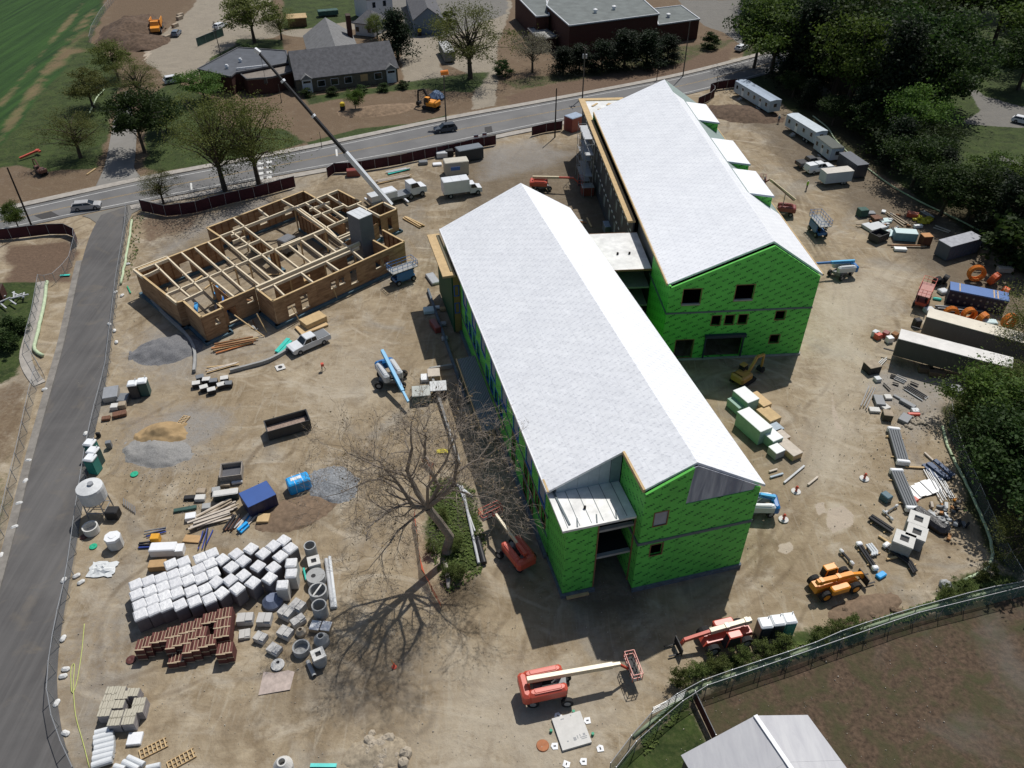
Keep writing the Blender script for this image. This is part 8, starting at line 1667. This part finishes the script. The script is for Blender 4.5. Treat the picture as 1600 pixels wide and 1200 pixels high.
# concrete pad and marks at the bottom
p = at(893, 1141, .2); t_ = thing('concrete_pad', 'square pale concrete pad with stencilled marks set in the dirt', 'concrete pad', (p.x, p.y, 0), head((880, 1166), (918, 1155))); MB().box(-1.3, 1.3, -1.45, 1.45, -.05, .22).build('slab', m_concw, t_); mb = MB()
for x, y, w_, h_ in ((-.1, -.95, .25, .3), (.25, -.85, .08, .3), (.5, -.85, .6, .08), (.55, -1.0, .5, .08), (.5, -.72, .08, .2), (.8, -.72, .2, .2), (-.7, -.9, .15, .12), (-.6, 1.1, .3, .1), (.3, 1.2, .1, .1)): mb.box(x, x + w_, y, y + h_, .2205, .223)
mb.each('stencil_mark', m_grey, t_)
for k, (x, y, n_) in enumerate([(872, 1119, 'top left'), (918, 1126, 'top right'), (867, 1166, 'left'), (938, 1170, 'right'), (885, 1194, 'bottom left'), (912, 1190, 'bottom right')]):
    p = at(x, y); t_ = thing('paper_marker', f'white number marker sheet on the dirt at the {n_} of the concrete pad', 'marker', (p.x, p.y, .03), g.uniform(0, 3)); MB().add([(-.3, -.22, 0), (.25, -.28, .03), (.3, .2, 0), (0, .34, .05), (-.28, .2, 0)], [(0, 1, 2, 3, 4)]).build('sheet', m_whitebox, t_); MB().box(-.05, .05, -.1, .12, .032, .04).build('number', m_black, t_)
for k, (x, y) in enumerate([(896, 1113), (861, 1143), (926, 1148)]):
    p = at(x, y); t_ = thing('pipe_stub', 'small green capped pipe stub near the concrete pad', 'pipe stub', p, 0, 'green stubs by the concrete pad'); MB().tube([(0, 0, 0), (0, 0, .25)], .13, 10).build('stub', mat('green_cap', (.01, .28, .15), .5), t_)
p = at(848, 1165); t_ = thing('manhole_cover', 'orange brown round manhole lid left of the concrete pad', 'manhole', p); MB().lathe((0, 0, 0), [(0, .07), (.5, .07), (.55, .0)], 18).build('lid', mat('orange_brown_lid', (.36, .14, .06), .7, var=.2), t_)
p = at(438, 574); t_ = thing('manhole', 'round manhole in a pale square slab near the white pickup', 'manhole', p, .5); MB().box(-.6, .6, -.6, .6, 0, .05).build('slab', m_concw, t_); MB().lathe((0, 0, .05), [(0, .02), (.3, .02)], 14).build('lid', m_black, t_)
ring('white manhole cone cut by the bottom edge', (440, 1190), .8, 1.2, neck=True, m=m_concw)
pipe('grey_pipe', 'long silver pipe bundle curving along the oak island', (722, 760), (748, 880), .16, m_pipeg); pipe('grey_pipe', 'second silver pipe beside the curving one at the oak island', (718, 762), (742, 830), .12, m_galv); pipe('grey_pipe', 'white pipe end pieces at the top of the oak island', (708, 752), (738, 776), .14, m_pipew)
pipe('dark_pipe', 'dark corrugated pipe end lying at the right of the oak island', (746, 840), (757, 880), .28, m_pipeb, hole=True); p = at(692, 706); t_ = thing('yellow_sheet', 'crumpled yellow sheet on the dirt above the bare oak', 'sheet', (p.x, p.y, .05)); MB().add([(-.7, -.3, 0), (.6, -.35, .1), (.7, .3, 0), (-.1, .4, .15), (-.8, .3, 0)], [(0, 1, 2, 3, 4)]).build('sheet', m_yl, t_)
# behind the front building and around the scaffold
sc_ = B2.w(23.6, 140); sf = thing('scaffold', 'tall grey frame scaffold tower standing against the left wall of the rear building', 'scaffold', (sc_.x, sc_.y, 0), B2.rz)
mb = MB()
for x in (0, 1.5):
    for y in (-5, -2.5, 0, 2.5, 5): mb.tube([(x, y, 0), (x, y, 10.4)], .05, 5)
mb.each('standard', m_galv, sf); mb = MB()
for z in range(2, 11, 2):
    for x in (0, 1.5): mb.tube([(x, -5, z), (x, 5, z)], .04, 4)
    for y in (-5, -2.5, 0, 2.5, 5): mb.tube([(0, y, z), (1.5, y, z)], .04, 4)
mb.each('ledger', m_galv, sf); mb = MB()
for z in range(2, 11, 2): mb.box(.05, 1.45, -5 + (z % 4) * 1.2, 2 + (z % 4), z + .05, z + .1)
mb.each('deck_board', m_pipeg, sf); mb = MB()
for k in range(8): y = -5 + 2.5 * (k % 4); z = 2 * (k // 2); mb.beam((-.02, y, z), (-.02, y + 2.5, z + 2), .05, .05)
mb.each('cross_brace', m_galv, sf)
for k in range(14):
    p = B2.w(g.uniform(17, 24), g.uniform(106, 128)); t_ = thing('yard_board', 'loose board in the shaded yard between the two green buildings', 'board', (p.x, p.y, 0), g.uniform(0, 3), 'boards in the shaded yard'); MB().ob((0, 0, .08), (g.uniform(1.5, 4), .25, .12)).build('board', g.choice([m_fascia, m_hood, m_stud]), t_)
crate('site_crate', 'white sheeted machine near the scaffold base', (918, 290), 2.2, 2.0, 1.6, .1, m_darkr, top=m_hood, cat='crate'); crate('site_crate', 'pale topped trolley behind the link roof', (953, 350), 2.0, 2.2, 1.4, .1, m_grey, top=m_tr, cat='crate')
for q, s, l, m_ in (((690, 240), (2.2, 1.6, 1.0), 'heap of bluish white bags beside the dark container', m_hood), ((702, 237), (1.6, 1.4, 1.2), 'black bags next to the bluish heap', m_black), ((661, 253), (1.8, 1.2, .6), 'dark scrap heap by the screened fence', m_grey), ((683, 256), (1.8, 1.2, .3), 'white sheet pile by the cream container', m_whitebox), ((552, 268), (2.6, 1.4, 1.2), 'brown wooden box behind the crane boom', m_darkr), ((676, 435), (1.4, 3.2, .4), 'silver studs stack beside the plywood ledge', m_galv),
                    ((670, 484), (1.6, 1.4, .5), 'heap of pale offcuts beside the front building', m_pb), ((680, 480), (1.4, .7, .3), 'pale blue offcuts on the heap near the front building', m_insw), ((692, 482), (.9, .8, .4), 'brown box by the pale offcuts', m_ply), ((680, 508), (.9, 2.6, .9), 'dark red hopper with white rail near the front building', m_darkr), ((695, 528), (.9, .8, .4), 'grey tub, lower one in the shade beside the building', m_conc2), ((693, 505), (.8, .8, .4), 'grey tub, upper one in the shade beside the building', m_conc2)):
    crate('site_item', l, q, *s, R(25) if s[1] > 2.5 else .2, m_, z=s[2] * .6, cat='item', e=.1)
for k, (x, y, l) in enumerate([(520, 166, 'left'), (536, 172, 'right')]):
    p = at(x, y) if k else at(656, 55); t_ = thing('yellow_machine', 'small yellow topped machine on the soil before the long house' if k else 'small yellow topped machine beside the bush near the driveway', 'machine', p); MB().ob((0, 0, .5), (1.0, 1.0, 1.0)).build('body', m_black, t_); mb = MB(); mb.rbox((0, 0, 1.0), (1.0, 1.0, .8), 0, .2); mb.build('cover', mat('signal_yellow', (.65, .47, .03), .5), t_)
for q, l in (((744, 226), 'left'), ((757, 223), 'right')):
    p = at(*q); t_ = thing('site_sign', f'small white notice board on the maroon fence, {l} of two', 'sign', p, .3); MB().box(-.5, .5, -.12, -.06, 1.1, 2.2).build('board', m_whitebox, t_); MB().box(-.4, .4, -.14, -.122, 1.7, 2.0).build('print', m_darkr, t_)
p = at(713, 278); t_ = thing('container_sign', 'blue sign board on the side of the cream container', 'sign', (p.x - .1, p.y + .15, 0), head((694, 272), (732, 268))); MB().box(-.9, .9, -.1, -.04, 1.5, 2.2).build('board', mat('royal_blue', (.03, .11, .32)), t_)
p = at(683, 152); t_ = thing('blue_tarp_heap', 'grey blue tarp heap behind the orange excavator', 'tarp', p, .3); mb = MB(); mb.rbox((0, 0, 0), (3.2, 4.4, 1.3), 0, .9); mb.build('tarp', mat('slate_blue_tarp2', (.10, .15, .24), .6, bump=.5), t_)
p = at(48, 245); t_ = thing('red_attachment', 'red machine arm lying on the grass beside the small brown excavator', 'attachment', p, .9); MB().ob((0, 0, .6), (4.2, .4, .35), 0, -.1).build('arm', m_red, t_); MB().ob((1.8, 0, .7), (.5, 1.6, .3)).build('crossbar', m_red, t_)
p = at(5, 470); t_ = thing('old_steps', 'heap of broken brick and grey timber at the left photo edge', 'rubble', p); mb = MB(); mb.ob((-1.5, .5, .9), (3, 2.4, 1.8), .3); mb.build('brick_block', m_brickw, t_); mb = MB()
for k in range(14): mb.ob((g.uniform(-2, 3.5), g.uniform(-3, 1.2), g.uniform(.2, 1.0)), (g.uniform(1.2, 3), .2, .15), g.uniform(0, 3), g.uniform(-.3, .3))
mb.each('timber', m_pipeg, t_)
for q, l in (((371, 96), 'upper one'), ((388, 92), 'lower one')): pipe('white_pipe', 'white pipe on the grass behind the garage roof, ' + l, q, (q[0] + 16, q[1] - 7), .3, m_pipew)
p = at(271, 28); 
for k, (x, y) in enumerate([(281, 30), (274, 42), (262, 60), (282, 26)]): crate('concrete_barrier', f'tan concrete barrier, {ORD[k]} in the line beside the dump truck', (x, y), 1.0, 2.2, .9, R(-20), m_oldw, z=0, cat='barrier', group='barriers by the dump truck')
